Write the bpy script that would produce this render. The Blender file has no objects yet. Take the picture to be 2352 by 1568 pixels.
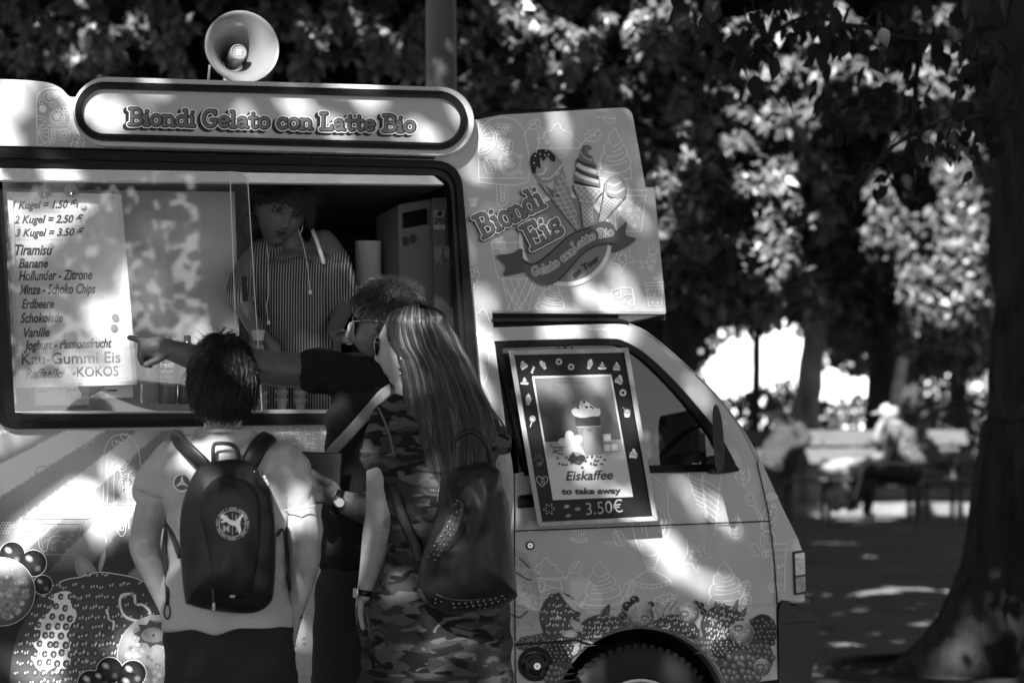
import bpy, bmesh, math, random
import numpy as np
from mathutils import Vector, Matrix, noise
from mathutils.geometry import tessellate_polygon
random.seed(7); np.random.seed(7)
R = math.radians
sc = bpy.context.scene
COL = sc.collection

# ------------------------------------------------------------------ camera
PITCH = R(1.2); FPX = 5525.0; CAM = Vector((0, 0, 1.38))
cd = bpy.data.cameras.new('camera'); cam = bpy.data.objects.new('camera', cd); COL.objects.link(cam)
cd.sensor_width = 36; cd.lens = 36 * FPX / 2352; cd.clip_end = 600; cd.clip_start = .1
cam.location = CAM; cam.rotation_euler = (R(90) + PITCH, 0, 0)
cd.dof.use_dof = True; cd.dof.focus_distance = 6.98; cd.dof.aperture_fstop = 3.0
sc.camera = cam
# ------------------------------------------------------------------ sky, sun, exposure
SUN = Vector((-.342, -1.20, 1.04)).normalized()          # towards the sun
w = bpy.data.worlds.new('World'); sc.world = w; w.use_nodes = True
nt = w.node_tree; nt.nodes.clear()
sky = nt.nodes.new('ShaderNodeTexSky'); sky.sky_type = 'NISHITA'; sky.sun_disc = False
sky.sun_elevation = math.asin(SUN.z); sky.sun_rotation = math.atan2(SUN.x, SUN.y)
bw = nt.nodes.new('ShaderNodeRGBToBW'); bg = nt.nodes.new('ShaderNodeBackground'); wo = nt.nodes.new('ShaderNodeOutputWorld')
bg.inputs['Strength'].default_value = .05
nt.links.new(sky.outputs[0], bw.inputs[0]); nt.links.new(bw.outputs[0], bg.inputs['Color']); nt.links.new(bg.outputs[0], wo.inputs[0])
sl = bpy.data.lights.new('sun', 'SUN'); sl.energy = 5.0; sl.angle = R(.53); sl.color = (1, 1, 1)
so = bpy.data.objects.new('sun', sl); COL.objects.link(so); so.location = SUN * 30
so.rotation_euler = SUN.to_track_quat('Z', 'Y').to_euler()
sc.view_settings.view_transform = 'Standard'; sc.view_settings.look = 'None'
sc.view_settings.gamma = 1; sc.view_settings.use_curve_mapping = False
sc.view_settings.exposure = 1.85
sc.render.engine = 'CYCLES'; sc.cycles.use_denoising = True
sc.cycles.max_bounces = 10; sc.cycles.transparent_max_bounces = 24

# ------------------------------------------------------------------ pixel rays (the photograph read at 2352 px wide)
_cp, _sp = math.cos(PITCH), math.sin(PITCH)
def ray(px, py):
    a = (px - 1176) / FPX; b = -(py - 784) / FPX
    return Vector((a, _cp - b * _sp, _sp + b * _cp))
def W(px, py, d):                 # the point seen at px,py at depth y=d
    r = ray(px, py); return CAM + r * (d / r.y)
def G(px, py, z=0.0):             # the point of the ground seen at px,py
    r = ray(px, py); return CAM + r * ((z - CAM.z) / r.z)
def m_(px, d): return px * d / FPX # length of px pixels at depth d

# van frame: u along the side to the front, v inward, w up
TH, BE, AL = R(21), R(1.3), R(5.5)
U = Vector((math.cos(TH) * math.cos(BE), math.sin(TH) * math.cos(BE), math.sin(BE)))
V = Vector((-math.sin(TH), math.cos(TH), 0))
Wv = U.cross(V).normalized()
VO = Vector(((600 - 1176) / FPX * 7.15, 7.15, 0))
B_ = (Wv * math.cos(AL) + V * math.sin(AL)).normalized()    # up along the leaning side
N_ = (U.cross(B_)).normalized()
if N_.y > 0: N_ = -N_                                       # outward
PO = VO.copy()
def P2(px, py, off=0.0):          # panel coordinates (a,b) of the point of the van side seen at px,py
    r = ray(px, py); o = PO + N_ * off
    t = (o - CAM).dot(N_) / r.dot(N_); p = CAM + r * t - PO
    return (p.dot(U), p.dot(B_))
def PP(ab, off=0.0): return PO + U * ab[0] + B_ * ab[1] + N_ * off
def PX(px, py, off=0.0): return PP(P2(px, py, off), off)

# ------------------------------------------------------------------ materials (all neutral: the photograph is black and white)
MATS = {}
def mat(name, g=.5, rough=.6, spec=.5, metal=0, var=0, vscale=8, bump=0, bscale=60, bdist=.002, trans=0, coat=0, stretch=None, col='Generated', detail=4, emit=0):
    if name in MATS: return MATS[name]
    m = bpy.data.materials.new(name); m.use_nodes = True; nt = m.node_tree; b = nt.nodes['Principled BSDF']
    b.inputs['Base Color'].default_value = (g, g, g, 1); b.inputs['Roughness'].default_value = rough
    b.inputs['Specular IOR Level'].default_value = spec; b.inputs['Metallic'].default_value = metal
    b.inputs['Coat Weight'].default_value = coat
    tc = nt.nodes.new('ShaderNodeTexCoord'); src = tc.outputs['Object']
    if stretch:
        mp = nt.nodes.new('ShaderNodeMapping'); mp.inputs['Scale'].default_value = stretch; nt.links.new(src, mp.inputs[0]); src = mp.outputs[0]
    if var:
        n = nt.nodes.new('ShaderNodeTexNoise'); n.inputs['Scale'].default_value = vscale; n.inputs['Detail'].default_value = detail
        nt.links.new(src, n.inputs['Vector'])
        r = nt.nodes.new('ShaderNodeValToRGB'); e = r.color_ramp.elements
        lo, hi = max(0, g * (1 - var)), min(1, g * (1 + var))
        e[0].position = .3; e[0].color = (lo, lo, lo, 1); e[1].position = .7; e[1].color = (hi, hi, hi, 1)
        nt.links.new(n.outputs['Fac'], r.inputs[0]); nt.links.new(r.outputs[0], b.inputs['Base Color'])
    if bump:
        n2 = nt.nodes.new('ShaderNodeTexNoise'); n2.inputs['Scale'].default_value = bscale; n2.inputs['Detail'].default_value = 5
        nt.links.new(src, n2.inputs['Vector'])
        bp = nt.nodes.new('ShaderNodeBump'); bp.inputs['Strength'].default_value = bump; bp.inputs['Distance'].default_value = bdist
        nt.links.new(n2.outputs['Fac'], bp.inputs['Height']); nt.links.new(bp.outputs[0], b.inputs['Normal'])
    if trans: b.inputs['Transmission Weight'].default_value = trans
    MATS[name] = m; return m
def mat_vc(name, rough=.35, spec=.5, coat=0, bump=0, bscale=60, bdist=.002, var=0, vscale=300):   # printed colour from the mesh
    m = mat(name, .5, rough, spec, coat=coat, bump=bump, bscale=bscale, bdist=bdist); nt = m.node_tree
    a = nt.nodes.new('ShaderNodeVertexColor'); a.layer_name = 'Col'
    b = nt.nodes['Principled BSDF']
    if var:
        tc = nt.nodes.new('ShaderNodeTexCoord'); n = nt.nodes.new('ShaderNodeTexNoise'); n.inputs['Scale'].default_value = vscale
        nt.links.new(tc.outputs['Object'], n.inputs['Vector'])
        mr = nt.nodes.new('ShaderNodeMapRange'); mr.inputs[1].default_value = .3; mr.inputs[2].default_value = .7; mr.inputs[3].default_value = 1 - var; mr.inputs[4].default_value = 1 + var
        nt.links.new(n.outputs['Fac'], mr.inputs[0])
        mx = nt.nodes.new('ShaderNodeVectorMath'); mx.operation = 'SCALE'; nt.links.new(a.outputs[0], mx.inputs[0]); nt.links.new(mr.outputs[0], mx.inputs['Scale'])
        nt.links.new(mx.outputs[0], b.inputs['Base Color'])
    else: nt.links.new(a.outputs[0], b.inputs['Base Color'])
    return m
def glass(name, haze=.0, refl=.1, rough=.02, tint=1.0, hazeg=.8):
    if name in MATS: return MATS[name]
    m = bpy.data.materials.new(name); m.use_nodes = True; nt = m.node_tree; nt.nodes.clear()
    o = nt.nodes.new('ShaderNodeOutputMaterial'); t = nt.nodes.new('ShaderNodeBsdfTransparent'); t.inputs[0].default_value = (tint, tint, tint, 1)
    g = nt.nodes.new('ShaderNodeBsdfGlossy'); g.inputs['Roughness'].default_value = rough; g.inputs[0].default_value = (1, 1, 1, 1)
    d = nt.nodes.new('ShaderNodeBsdfDiffuse'); d.inputs[0].default_value = (hazeg, hazeg, hazeg, 1)
    fr = nt.nodes.new('ShaderNodeFresnel'); gn = nt.nodes.new('ShaderNodeNewGeometry'); mr = nt.nodes.new('ShaderNodeMapRange'); mr.inputs[3].default_value = 1.5; mr.inputs[4].default_value = 1 / 1.5; nt.links.new(gn.outputs['Backfacing'], mr.inputs[0]); nt.links.new(mr.outputs[0], fr.inputs[0])
    ad = nt.nodes.new('ShaderNodeMath'); ad.operation = 'ADD'; ad.inputs[1].default_value = refl; ad.use_clamp = True
    nt.links.new(fr.outputs[0], ad.inputs[0])
    m1 = nt.nodes.new('ShaderNodeMixShader'); m2 = nt.nodes.new('ShaderNodeMixShader'); m1.inputs[0].default_value = haze
    nt.links.new(t.outputs[0], m1.inputs[1]); nt.links.new(d.outputs[0], m1.inputs[2])
    nt.links.new(ad.outputs[0], m2.inputs[0]); nt.links.new(m1.outputs[0], m2.inputs[1]); nt.links.new(g.outputs[0], m2.inputs[2])
    nt.links.new(m2.outputs[0], o.inputs[0]); MATS[name] = m; return m

def leafmat(name, g, trans=.35, rough=.42, var=.3, sp=.6):
    m = bpy.data.materials.new(name); m.use_nodes = True; nt = m.node_tree; b = nt.nodes['Principled BSDF']; o = nt.nodes['Material Output']
    b.inputs['Roughness'].default_value = rough; b.inputs['Specular IOR Level'].default_value = sp
    oi = nt.nodes.new('ShaderNodeNewGeometry'); mr = nt.nodes.new('ShaderNodeMapRange'); mr.inputs[3].default_value = g * (1 - var); mr.inputs[4].default_value = g * (1 + var)
    nt.links.new(oi.outputs['Random Per Island'], mr.inputs[0]); nt.links.new(mr.outputs[0], b.inputs['Base Color'])
    t = nt.nodes.new('ShaderNodeBsdfTranslucent'); nt.links.new(mr.outputs[0], t.inputs[0]); mx = nt.nodes.new('ShaderNodeMixShader'); mx.inputs[0].default_value = trans
    nt.links.new(b.outputs[0], mx.inputs[1]); nt.links.new(t.outputs[0], mx.inputs[2]); nt.links.new(mx.outputs[0], o.inputs[0]); return m
# ------------------------------------------------------------------ things and parts
def props(o, label=None, cat=None, group=None, kind=None):
    if label: o['label'] = label
    if cat: o['category'] = cat
    if group: o['group'] = group
    if kind: o['kind'] = kind
    return o
def thing(name, loc, label, cat, group=None):
    o = bpy.data.objects.new(name, None); COL.objects.link(o); o.location = loc; o.empty_display_size = .1
    return props(o, label, cat, group)
def wloc(o):
    v = Vector(o.location)
    while o.parent: o = o.parent; v += Vector(o.location)
    return v
def link(name, me, m=None, parent=None, loc=None):
    o = bpy.data.objects.new(name, me); COL.objects.link(o)
    if m is not None and not len(me.materials): me.materials.append(m)
    if parent is not None:
        o.parent = parent
    if loc is not None: o.location = loc
    return o

class MB:
    def __init__(s): s.v = []; s.f = []; s.c = []; s.g = .5; s.mi = []; s.m = 0
    def add(s, vs, fs, g=None):
        n = len(s.v); s.v.extend([tuple(p) for p in vs]); s.f.extend([tuple(i + n for i in f) for f in fs]); s.mi.extend([s.m] * len(fs))
        if g is None: g = s.g
        s.c.extend(g if isinstance(g, (list, tuple)) else [g] * len(vs))
        return s
    def box(s, lo, hi, M=None, g=None):
        vs = [Vector((x, y, z)) for x in (lo[0], hi[0]) for y in (lo[1], hi[1]) for z in (lo[2], hi[2])]
        if M: vs = [M @ v for v in vs]
        return s.add(vs, [(0, 1, 3, 2), (4, 6, 7, 5), (0, 4, 5, 1), (2, 3, 7, 6), (0, 2, 6, 4), (1, 5, 7, 3)], g)
    def tube(s, pts, rad, n=8, cap=True, g=None, up=None, flat=1.0):
        pts = [Vector(p) for p in pts]; N = len(pts)
        if not hasattr(rad, '__len__'): rad = [rad] * N
        vs = []; fs = []; prev = None
        for i, p in enumerate(pts):
            t = (pts[min(i + 1, N - 1)] - pts[max(i - 1, 0)]);
            if t.length < 1e-9: t = Vector((0, 0, 1))
            t.normalize()
            if prev is None:
                a = Vector(up) if up else (Vector((0, 0, 1)) if abs(t.z) < .9 else Vector((1, 0, 0)))
                x = (a - t * a.dot(t)).normalized()
            else: x = (prev - t * prev.dot(t)); x = x.normalized() if x.length > 1e-6 else prev
            prev = x; y = t.cross(x)
            for k in range(n):
                A = 2 * math.pi * k / n; vs.append(p + (x * math.cos(A) * flat + y * math.sin(A)) * rad[i])
        for i in range(N - 1):
            for k in range(n):
                fs.append((i * n + k, i * n + (k + 1) % n, (i + 1) * n + (k + 1) % n, (i + 1) * n + k))
        if cap: fs.append(tuple(range(n - 1, -1, -1))); fs.append(tuple((N - 1) * n + k for k in range(n)))
        return s.add(vs, fs, g)
    def lathe(s, prof, o, ax, n=24, g=None, x=None, squash=1.0):  # prof [(r,h)], axis ax from o
        ax = Vector(ax).normalized(); o = Vector(o)
        a = Vector(x) if x else (Vector((0, 0, 1)) if abs(ax.z) < .9 else Vector((1, 0, 0)))
        X = (a - ax * a.dot(ax)).normalized(); Y = ax.cross(X); vs = []; fs = []
        for r, h in prof:
            for k in range(n):
                A = 2 * math.pi * k / n; vs.append(o + ax * h + (X * math.cos(A) * squash + Y * math.sin(A)) * r)
        for i in range(len(prof) - 1):
            for k in range(n): fs.append((i * n + k, i * n + (k + 1) % n, (i + 1) * n + (k + 1) % n, (i + 1) * n + k))
        return s.add(vs, fs, g)
    def ell(s, c, r, M=None, nu=16, nv=10, g=None):
        vs = []; fs = []; c = Vector(c)
        if not hasattr(r, '__len__'): r = (r, r, r)
        for j in range(nv + 1):
            b = -math.pi / 2 + math.pi * j / nv
            for i in range(nu):
                a = 2 * math.pi * i / nu; p = Vector((r[0] * math.cos(b) * math.cos(a), r[1] * math.cos(b) * math.sin(a), r[2] * math.sin(b)))
                if M: p = M @ p
                vs.append(c + p)
        for j in range(nv):
            for i in range(nu): fs.append((j * nu + i, j * nu + (i + 1) % nu, (j + 1) * nu + (i + 1) % nu, (j + 1) * nu + i))
        return s.add(vs, fs, g)
    def flat(s, loops, f, g=None):     # filled polygon with holes; loops are 2D lists, f maps 2D to 3D
        tri = tessellate_polygon([[Vector((p[0], p[1], 0)) for p in l] for l in loops])
        pts = [p for l in loops for p in l]
        return s.add([f(p) for p in pts], [tuple(t) for t in tri], g)
    def prism(s, loops, f0, f1, g=None):
        pts = [p for l in loops for p in l]; n = len(pts)
        tri = tessellate_polygon([[Vector((p[0], p[1], 0)) for p in l] for l in loops])
        fs = [tuple(t) for t in tri] + [tuple(i + n for i in reversed(t)) for t in tri]; k = 0
        for l in loops:
            m = len(l)
            for i in range(m): a, b = k + i, k + (i + 1) % m; fs.append((a, b, b + n, a + n))
            k += m
        return s.add([f0(p) for p in pts] + [f1(p) for p in pts], fs, g)
    def mesh(s, name, org=(0, 0, 0), smooth=False, vc=False, fix=False):
        me = bpy.data.meshes.new(name); o = Vector(org)
        me.from_pydata([(p[0] - o[0], p[1] - o[1], p[2] - o[2]) for p in s.v], [], s.f)
        if any(s.mi): me.polygons.foreach_set('material_index', s.mi)
        if vc:
            ca = me.color_attributes.new('Col', 'FLOAT_COLOR', 'POINT')
            arr = np.ones((len(s.c), 4), np.float32); cc = np.array(s.c, np.float32); arr[:, 0] = arr[:, 1] = arr[:, 2] = cc
            ca.data.foreach_set('color', arr.ravel())
        if fix:
            bm = bmesh.new(); bm.from_mesh(me); bmesh.ops.remove_doubles(bm, verts=bm.verts, dist=1e-5); bmesh.ops.recalc_face_normals(bm, faces=bm.faces); bm.to_mesh(me); bm.free()
        me.validate(); me.update()
        if smooth: me.polygons.foreach_set('use_smooth', [True] * len(me.polygons))
        return me
    def build(s, name, m, parent=None, smooth=False, vc=False, fix=True, bevel=0, seg=2, auto=None):
        org = wloc(parent) if parent is not None else (0, 0, 0)
        me = s.mesh(name, org, smooth, vc, fix and not vc)
        o = link(name, me, None, parent)
        for mm in (m if isinstance(m, (list, tuple)) else [m]): me.materials.append(mm)
        if bevel:
            b = o.modifiers.new('edge', 'BEVEL'); b.width = bevel; b.segments = seg; b.limit_method = 'ANGLE'; b.angle_limit = R(40); b.harden_normals = False
        if auto is not None or (bevel and not smooth):
            try: me.polygons.foreach_set('use_smooth', [True] * len(me.polygons)); me.set_sharp_from_angle(angle=R(auto or 35))
            except Exception: pass
        return o

# ------------------------------------------------------------------ 2D outlines in pixels
def cr(pts, closed=False, n=6):        # Catmull-Rom through points
    out = []; N = len(pts); rng = N if closed else N - 1
    for i in range(rng):
        if closed: p0, p1, p2, p3 = (pts[(i + k - 1) % N] for k in range(4))
        else: p0, p1, p2, p3 = pts[max(i - 1, 0)], pts[i], pts[i + 1], pts[min(i + 2, N - 1)]
        for k in range(n):
            t = k / n; out.append(tuple(.5 * (2 * b + (c - a) * t + (2 * a - 5 * b + 4 * c - d) * t * t + (3 * b - a - 3 * c + d) * t ** 3) for a, b, c, d in zip(p0, p1, p2, p3)))
    if not closed: out.append(tuple(pts[-1]))
    return out
def rr(pts, rad, n=6):                 # polygon with rounded corners
    out = []; N = len(pts)
    for i in range(N):
        p = Vector(pts[i]); a = Vector(pts[i - 1]) - p; b = Vector(pts[(i + 1) % N]) - p
        r = rad[i] if hasattr(rad, '__len__') else rad
        r = min(r, a.length * .49, b.length * .49)
        if r <= 0: out.append(tuple(p)); continue
        a = p + a.normalized() * r; b = p + b.normalized() * r
        for k in range(n + 1):
            t = k / n; q = a * (1 - t) ** 2 + p * 2 * t * (1 - t) + b * t * t; out.append((q.x, q.y))
    return out
def pill(c0, c1, r, n=14):
    c0 = Vector(c0); c1 = Vector(c1); a0 = math.atan2(c1.y - c0.y, c1.x - c0.x); out = []
    for k in range(n + 1): A = a0 + math.pi / 2 + math.pi * k / n; out.append((c0.x + r * math.cos(A), c0.y + r * math.sin(A)))
    for k in range(n + 1): A = a0 - math.pi / 2 + math.pi * k / n; out.append((c1.x + r * math.cos(A), c1.y + r * math.sin(A)))
    return out
def circ(x, y, r, n=20, ry=None, rot=0):
    ry = ry or r; c, s_ = math.cos(rot), math.sin(rot); o = []
    for k in range(n):
        A = 2 * math.pi * k / n; a, b = r * math.cos(A), ry * math.sin(A); o.append((x + a * c - b * s_, y + a * s_ + b * c))
    return o
def resamp(pts, step):
    out = [pts[0]]
    for a, b in zip(pts[:-1], pts[1:]):
        L = math.dist(a, b); k = max(1, int(L / step))
        for i in range(1, k + 1): t = i / k; out.append((a[0] + (b[0] - a[0]) * t, a[1] + (b[1] - a[1]) * t))
    return out
def ribbon(pts, wd, closed=False):     # 2D stroke -> list of quads (two-sided width), returns verts, faces
    P = [Vector(p) for p in pts]; N = len(P); vs = []; fs = []
    for i in range(N):
        a = P[i - 1] if (i > 0 or closed) else P[i]; b = P[(i + 1) % N] if (i < N - 1 or closed) else P[i]
        t = b - a; t = t.normalized() if t.length > 1e-9 else Vector((1, 0)); n = Vector((-t.y, t.x)) * ((wd[i] if hasattr(wd, '__len__') else wd) / 2)
        vs += [P[i] + n, P[i] - n]
    for i in range(N - (0 if closed else 1)):
        j = (i + 1) % N; fs.append((2 * i, 2 * i + 1, 2 * j + 1, 2 * j))
    return vs, fs

class Print(MB):                        # flat print lying on the van side (or on any plane f)
    def __init__(s, f=None, base=.0006): super().__init__(); s.f_ = f or (lambda p, off: PX(p[0], p[1], off)); s.base = base
    def L(s, k): s.ctr = (getattr(s, 'ctr', 0) + 1) % 30; return s.base + k * .0005 + s.ctr * 1.4e-5
    def fill(s, pts, g, k=0, holes=()): off = s.L(k); return s.flat([pts] + list(holes), lambda p: s.f_(p, off), g)
    def line(s, pts, wd, g, k=1, closed=False):
        off = s.L(k); vs, fs = ribbon(pts, wd, closed); return s.add([s.f_(p, off) for p in vs], fs, g)
    def dot(s, x, y, r, g, k=1, n=10, ry=None, rot=0): return s.fill(circ(x, y, r, n, ry, rot), g, k)
    def fan(s, pts, gc, ge, k=0, c=None):       # filled with a centre shade gc and rim shade ge
        off = s.L(k); c = c or (sum(p[0] for p in pts) / len(pts), sum(p[1] for p in pts) / len(pts)); n = len(pts)
        mid = [((p[0] + c[0]) / 2, (p[1] + c[1]) / 2) for p in pts]
        ge_ = ge if isinstance(ge, list) else [ge] * n
        return s.add([s.f_(c, off)] + [s.f_(p, off) for p in mid] + [s.f_(p, off) for p in pts],
              [(0, 1 + i, 1 + (i + 1) % n) for i in range(n)] + [(1 + i, 1 + n + i, 1 + n + (i + 1) % n, 1 + (i + 1) % n) for i in range(n)],
              [gc] + [(gc + x) / 2 for x in ge_] + ge_)

# ------------------------------------------------------------------ lettering
_font_cache = {}
def glyph_mesh(txt, bold=0.0, shear=0.0, spacing=1.0):
    key = (txt, round(bold, 4), round(shear, 3), spacing)
    if key in _font_cache: return _font_cache[key]
    cu = bpy.data.curves.new('t', 'FONT'); cu.body = txt; cu.size = 1; cu.offset = bold; cu.shear = shear; cu.fill_mode = 'FRONT'
    cu.resolution_u = 3; cu.space_character = spacing
    o = bpy.data.objects.new('t', cu); COL.objects.link(o)
    dg = bpy.context.evaluated_depsgraph_get(); me = bpy.data.meshes.new_from_object(o.evaluated_get(dg))
    vs = [(v.co.x, v.co.y) for v in me.vertices]; fs = [tuple(p.vertices) for p in me.polygons]
    bpy.data.objects.remove(o); bpy.data.meshes.remove(me); bpy.data.curves.remove(cu)
    _font_cache[key] = (vs, fs); return vs, fs
def text_px(pr, txt, x0, y0, x1, y1, h, g, k=1, bold=0.0, shear=0.0, spacing=1.0, ref=None):
    """text in print pr along the baseline (x0,y0)-(x1,y1); h = cap height in px"""
    vs, fs = glyph_mesh(txt, bold, shear, spacing)
    if not vs: return
    rv = glyph_mesh(ref, 0, shear, spacing)[0] if ref else vs
    xa = min(v[0] for v in rv); xb = max(v[0] for v in rv); L = math.hypot(x1 - x0, y1 - y0)
    sx = L / (xb - xa); sy = h / .73; t = ((x1 - x0) / L, (y1 - y0) / L); n = (t[1], -t[0]); off = pr.L(k)
    pr.add([pr.f_((x0 + (v[0] - xa) * sx * t[0] + v[1] * sy * n[0], y0 + (v[0] - xa) * sx * t[1] + v[1] * sy * n[1]), off) for v in vs], fs, g)
# rounded slab letters drawn as strokes on a 0..1 cap height grid: (advance, [polylines])
def _arc(cx, cy, rx, ry, a0, a1, n=12): return [(cx + rx * math.cos(R(a0 + (a1 - a0) * k / n)), cy + ry * math.sin(R(a0 + (a1 - a0) * k / n))) for k in range(n + 1)]
SL = {
 'B': (.82, [[(.05, 0), (.42, 0)], [(.05, 1), (.42, 1)], [(.2, 0), (.2, 1)], [(.42, 1)] + _arc(.42, .76, .26, .24, 90, -90, 8), [(.2, .52), (.42, .52)], _arc(.42, .26, .32, .26, 90, -90, 8)]),
 'i': (.36, [[(.06, 0), (.3, 0)], [(.07, .6), (.18, .6), (.18, 0)], [(.17, .86), (.19, .87)]]),
 'o': (.66, [_arc(.33, .31, .25, .31, 0, 360, 18)]),
 'n': (.74, [[(.04, 0), (.26, 0)], [(.5, 0), (.7, 0)], [(.05, .6), (.16, .6), (.16, 0)], [(.16, .42), (.27, .57), (.42, .6), (.54, .5), (.58, .36), (.58, 0)]]),
 'd': (.74, [_arc(.32, .3, .24, .3, 0, 360, 18), [(.45, .98), (.56, .98), (.57, 0), (.68, 0)]]),
 'G': (.88, [_arc(.44, .5, .36, .5, 50, 318, 20) + [(.72, .4)], [(.5, .42), (.8, .42)], [(.7, .98), (.7, .78)]]),
 'e': (.64, [[(.1, .33), (.56, .36)] + _arc(.33, .32, .24, .3, 10, 320, 16)]),
 'l': (.36, [[(.06, .98), (.18, .98), (.18, 0)], [(.06, 0), (.3, 0)]]),
 'a': (.68, [[(.12, .5), (.25, .6), (.42, .58), (.5, .42), (.5, .06), (.62, 0)], [(.5, .34), (.28, .34), (.12, .25), (.12, .1), (.24, 0), (.38, .03), (.5, .16)]]),
 't': (.5, [[(.22, .88), (.21, .12), (.32, 0), (.44, .05)], [(.04, .6), (.42, .6)]]),
 'c': (.6, [_arc(.33, .31, .25, .31, 45, 320, 14), [(.5, .6), (.5, .46)]]),
 'L': (.74, [[(.06, 1), (.36, 1)], [(.2, 1), (.2, 0), (.66, 0), (.66, .24)], [(.06, 0), (.2, 0)]]),
 'E': (.84, [[(.05, 1), (.7, 1), (.7, .78)], [(.2, 1), (.2, 0)], [(.05, 0), (.74, 0), (.74, .24)], [(.2, .52), (.5, .52)], [(.5, .62), (.5, .42)]]),
 's': (.6, [[(.5, .62), (.5, .46)], _arc(.3, .46, .2, .15, 30, 230, 10) + _arc(.3, .16, .22, .16, 70, -160, 10), [(.08, 0), (.08, .18)]]),
 ' ': (.36, []),
}
def slab(pr, txt, base, h, layers, condense=1.0):
    """base: list of px points of the baseline; layers: (stroke px, gray, k, dx, dy)"""
    base = resamp(base, 2); cum = [0]
    for a, b in zip(base[:-1], base[1:]): cum.append(cum[-1] + math.dist(a, b))
    tot = sum(SL[c][0] for c in txt); sx = cum[-1] / tot; x = 0; strokes = []
    for c in txt:
        adv, st = SL[c]
        for s in st: strokes.append([((x + p[0]) * sx, p[1] * h) for p in resamp(s, .08)])
        x += adv
    def at(p):
        s = min(max(p[0], 0), cum[-1] - 1e-6); i = int(np.searchsorted(cum, s, 'right')) - 1; i = min(i, len(base) - 2)
        j0 = max(0, i - 6); j1 = min(len(base) - 1, i + 7)
        t = Vector((base[j1][0] - base[j0][0], base[j1][1] - base[j0][1])).normalized(); f = (s - cum[i])
        q = Vector(base[i]) + t * (f + (p[0] - s)); n = Vector((t.y, -t.x)); return q + n * p[1]
    for wd, g, k, dx, dy in layers:
        for s in strokes:
            q = [at(p) + Vector((dx, dy)) for p in s]; q = [(a.x, a.y) for a in q]
            pr.line(q, wd, g, k)
            for p in (q[0], q[-1]): pr.dot(p[0], p[1], wd / 2, g, k, 10)
            for p in q[1:-1]: pr.dot(p[0], p[1], wd / 2 * .98, g, k, 8)
# places the sun reaches through the crown: px, py, radius px, openness, depth (None: on the van side), stretch, turn
GAPS = [
 (60, 1050, 130, .7), (230, 1120, 100, .5), (90, 1200, 90, .6), (120, 1400, 140, .6), (320, 1480, 70, .5), (20, 1500, 90, .5),
 (140, 540, 110, .85, None, .8), (240, 690, 70, .95), (110, 740, 90, .65), (190, 840, 70, .85), (60, 470, 60, .8), (430, 560, 30, .6, None, .5, .4), (380, 640, 24, .5),
 (50, 250, 26, .8, None, 2.2, .8), (25, 330, 30, .8), (100, 300, 20, .6), 
 (600, 100, 10, 1.0, 7.4), (250, 395, 240, .8, None, 4, 0), (900, 412, 60, .7, None, 3, 0), (560, 400, 60, .6, None, 3, 0),
 (1225, 280, 14, .95, None, 1.8, .4), (1395, 296, 16, .95, None, 1.6, .5), (1310, 276, 6, .7), (1470, 450, 18, .7, None, 1.5, 1.2), (1440, 640, 24, .5, None, 1.6, .8), (1300, 620, 20, .35), (1150, 480, 8, .2), (1380, 500, 12, .5, None, 2, .9),
 (1320, 1290, 4, .7, None, 3, .9), (1350, 1340, 2, .5, None, 3, .9), (1270, 1400, 4, .6), (1600, 1330, 2, .2, None, 2, 1.0), (1550, 1395, 6, .7, None, 1.8, .8), (1550, 1215, 2, .15), (1700, 1420, 2, .5), (1480, 1100, 3, .2), (1395, 1410, 8, .7), (1640, 1220, 3, .5, None, 2, .7), (1300, 1240, 2, .4),
 (870, 1060, 60, .65, 6.35, .6), (860, 1180, 45, .8, 6.35, .6), (885, 850, 28, .9, 6.45), (686, 1060, 36, .7, 6.2), (450, 1020, 20, .6, 6.2), (640, 1180, 20, .7, 6.2), (660, 1300, 14, .6, 6.2), (700, 1200, 40, .55, 6.2, .6), (352, 1210, 40, .9, 6.2, .5), (345, 1260, 30, .8, 6.2),
 (635, 855, 34, .9, 6.7, 1.6), (905, 655, 34, .8, 6.8, 1.5), (760, 860, 24, .6, 6.7),
 (930, 1490, 50, .2, 6.35, 1.4), (600, 1470, 26, .5, 6.2), (1000, 850, 60, .45, 6.45), (1080, 1000, 40, .5, 6.45), (520, 1200, 30, .4, 6.1), (415, 1110, 35, .7, 6.2),
 (2290, 1300, 50, .6, 11.6, .6), (2150, 1460, 40, .8, 11.6), (2330, 1500, 40, .6, 11.6),
]
SHUT = [(690, 640, 150, 7.6), (640, 490, 40, 7.6), (700, 850, 110, 7.6), (330, 805, 62, 6.72), (450, 820, 60, 6.72), (960, 560, 90, 7.6), (840, 600, 60, 7.7), (500, 880, 70, 6.3), (1090, 1240, 90, 6.3), (525, 1300, 90, 6.15), (850, 1100, 60, 6.7), (520, 1500, 120, 6.2), (1000, 1330, 60, 6.35), (820, 740, 30, 6.8), (850, 1400, 60, 6.8), (1010, 860, 50, 6.4), (2300, 500, 200, 11.8)]  # spots where the crown is kept closed on purpose, to shade them
# ------------------------------------------------------------------ van
M_body = mat('van_vinyl', .45, .34, .4, coat=.12, var=.10, vscale=5, bump=.10, bscale=5, bdist=.01, detail=9)
M_black = mat('black_rubber', .005, .45, .2, var=.3, vscale=30, bump=.15, bscale=90, bdist=.001)
M_blackgloss = mat('black_plastic', .006, .3, .3)
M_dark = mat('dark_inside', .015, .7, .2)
M_white = mat('white_plastic', .78, .4, var=.04)
M_metal = mat('bright_metal', .6, .25, metal=1)
M_print = mat_vc('printed_film', .45, .25)
van = thing('ice_cream_van', PP((0, 0)) * 1.0, 'small ice cream van wrapped in pale printed film with a wide serving window', 'van')
van.location = Vector((VO.x, VO.y, 0))

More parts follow.
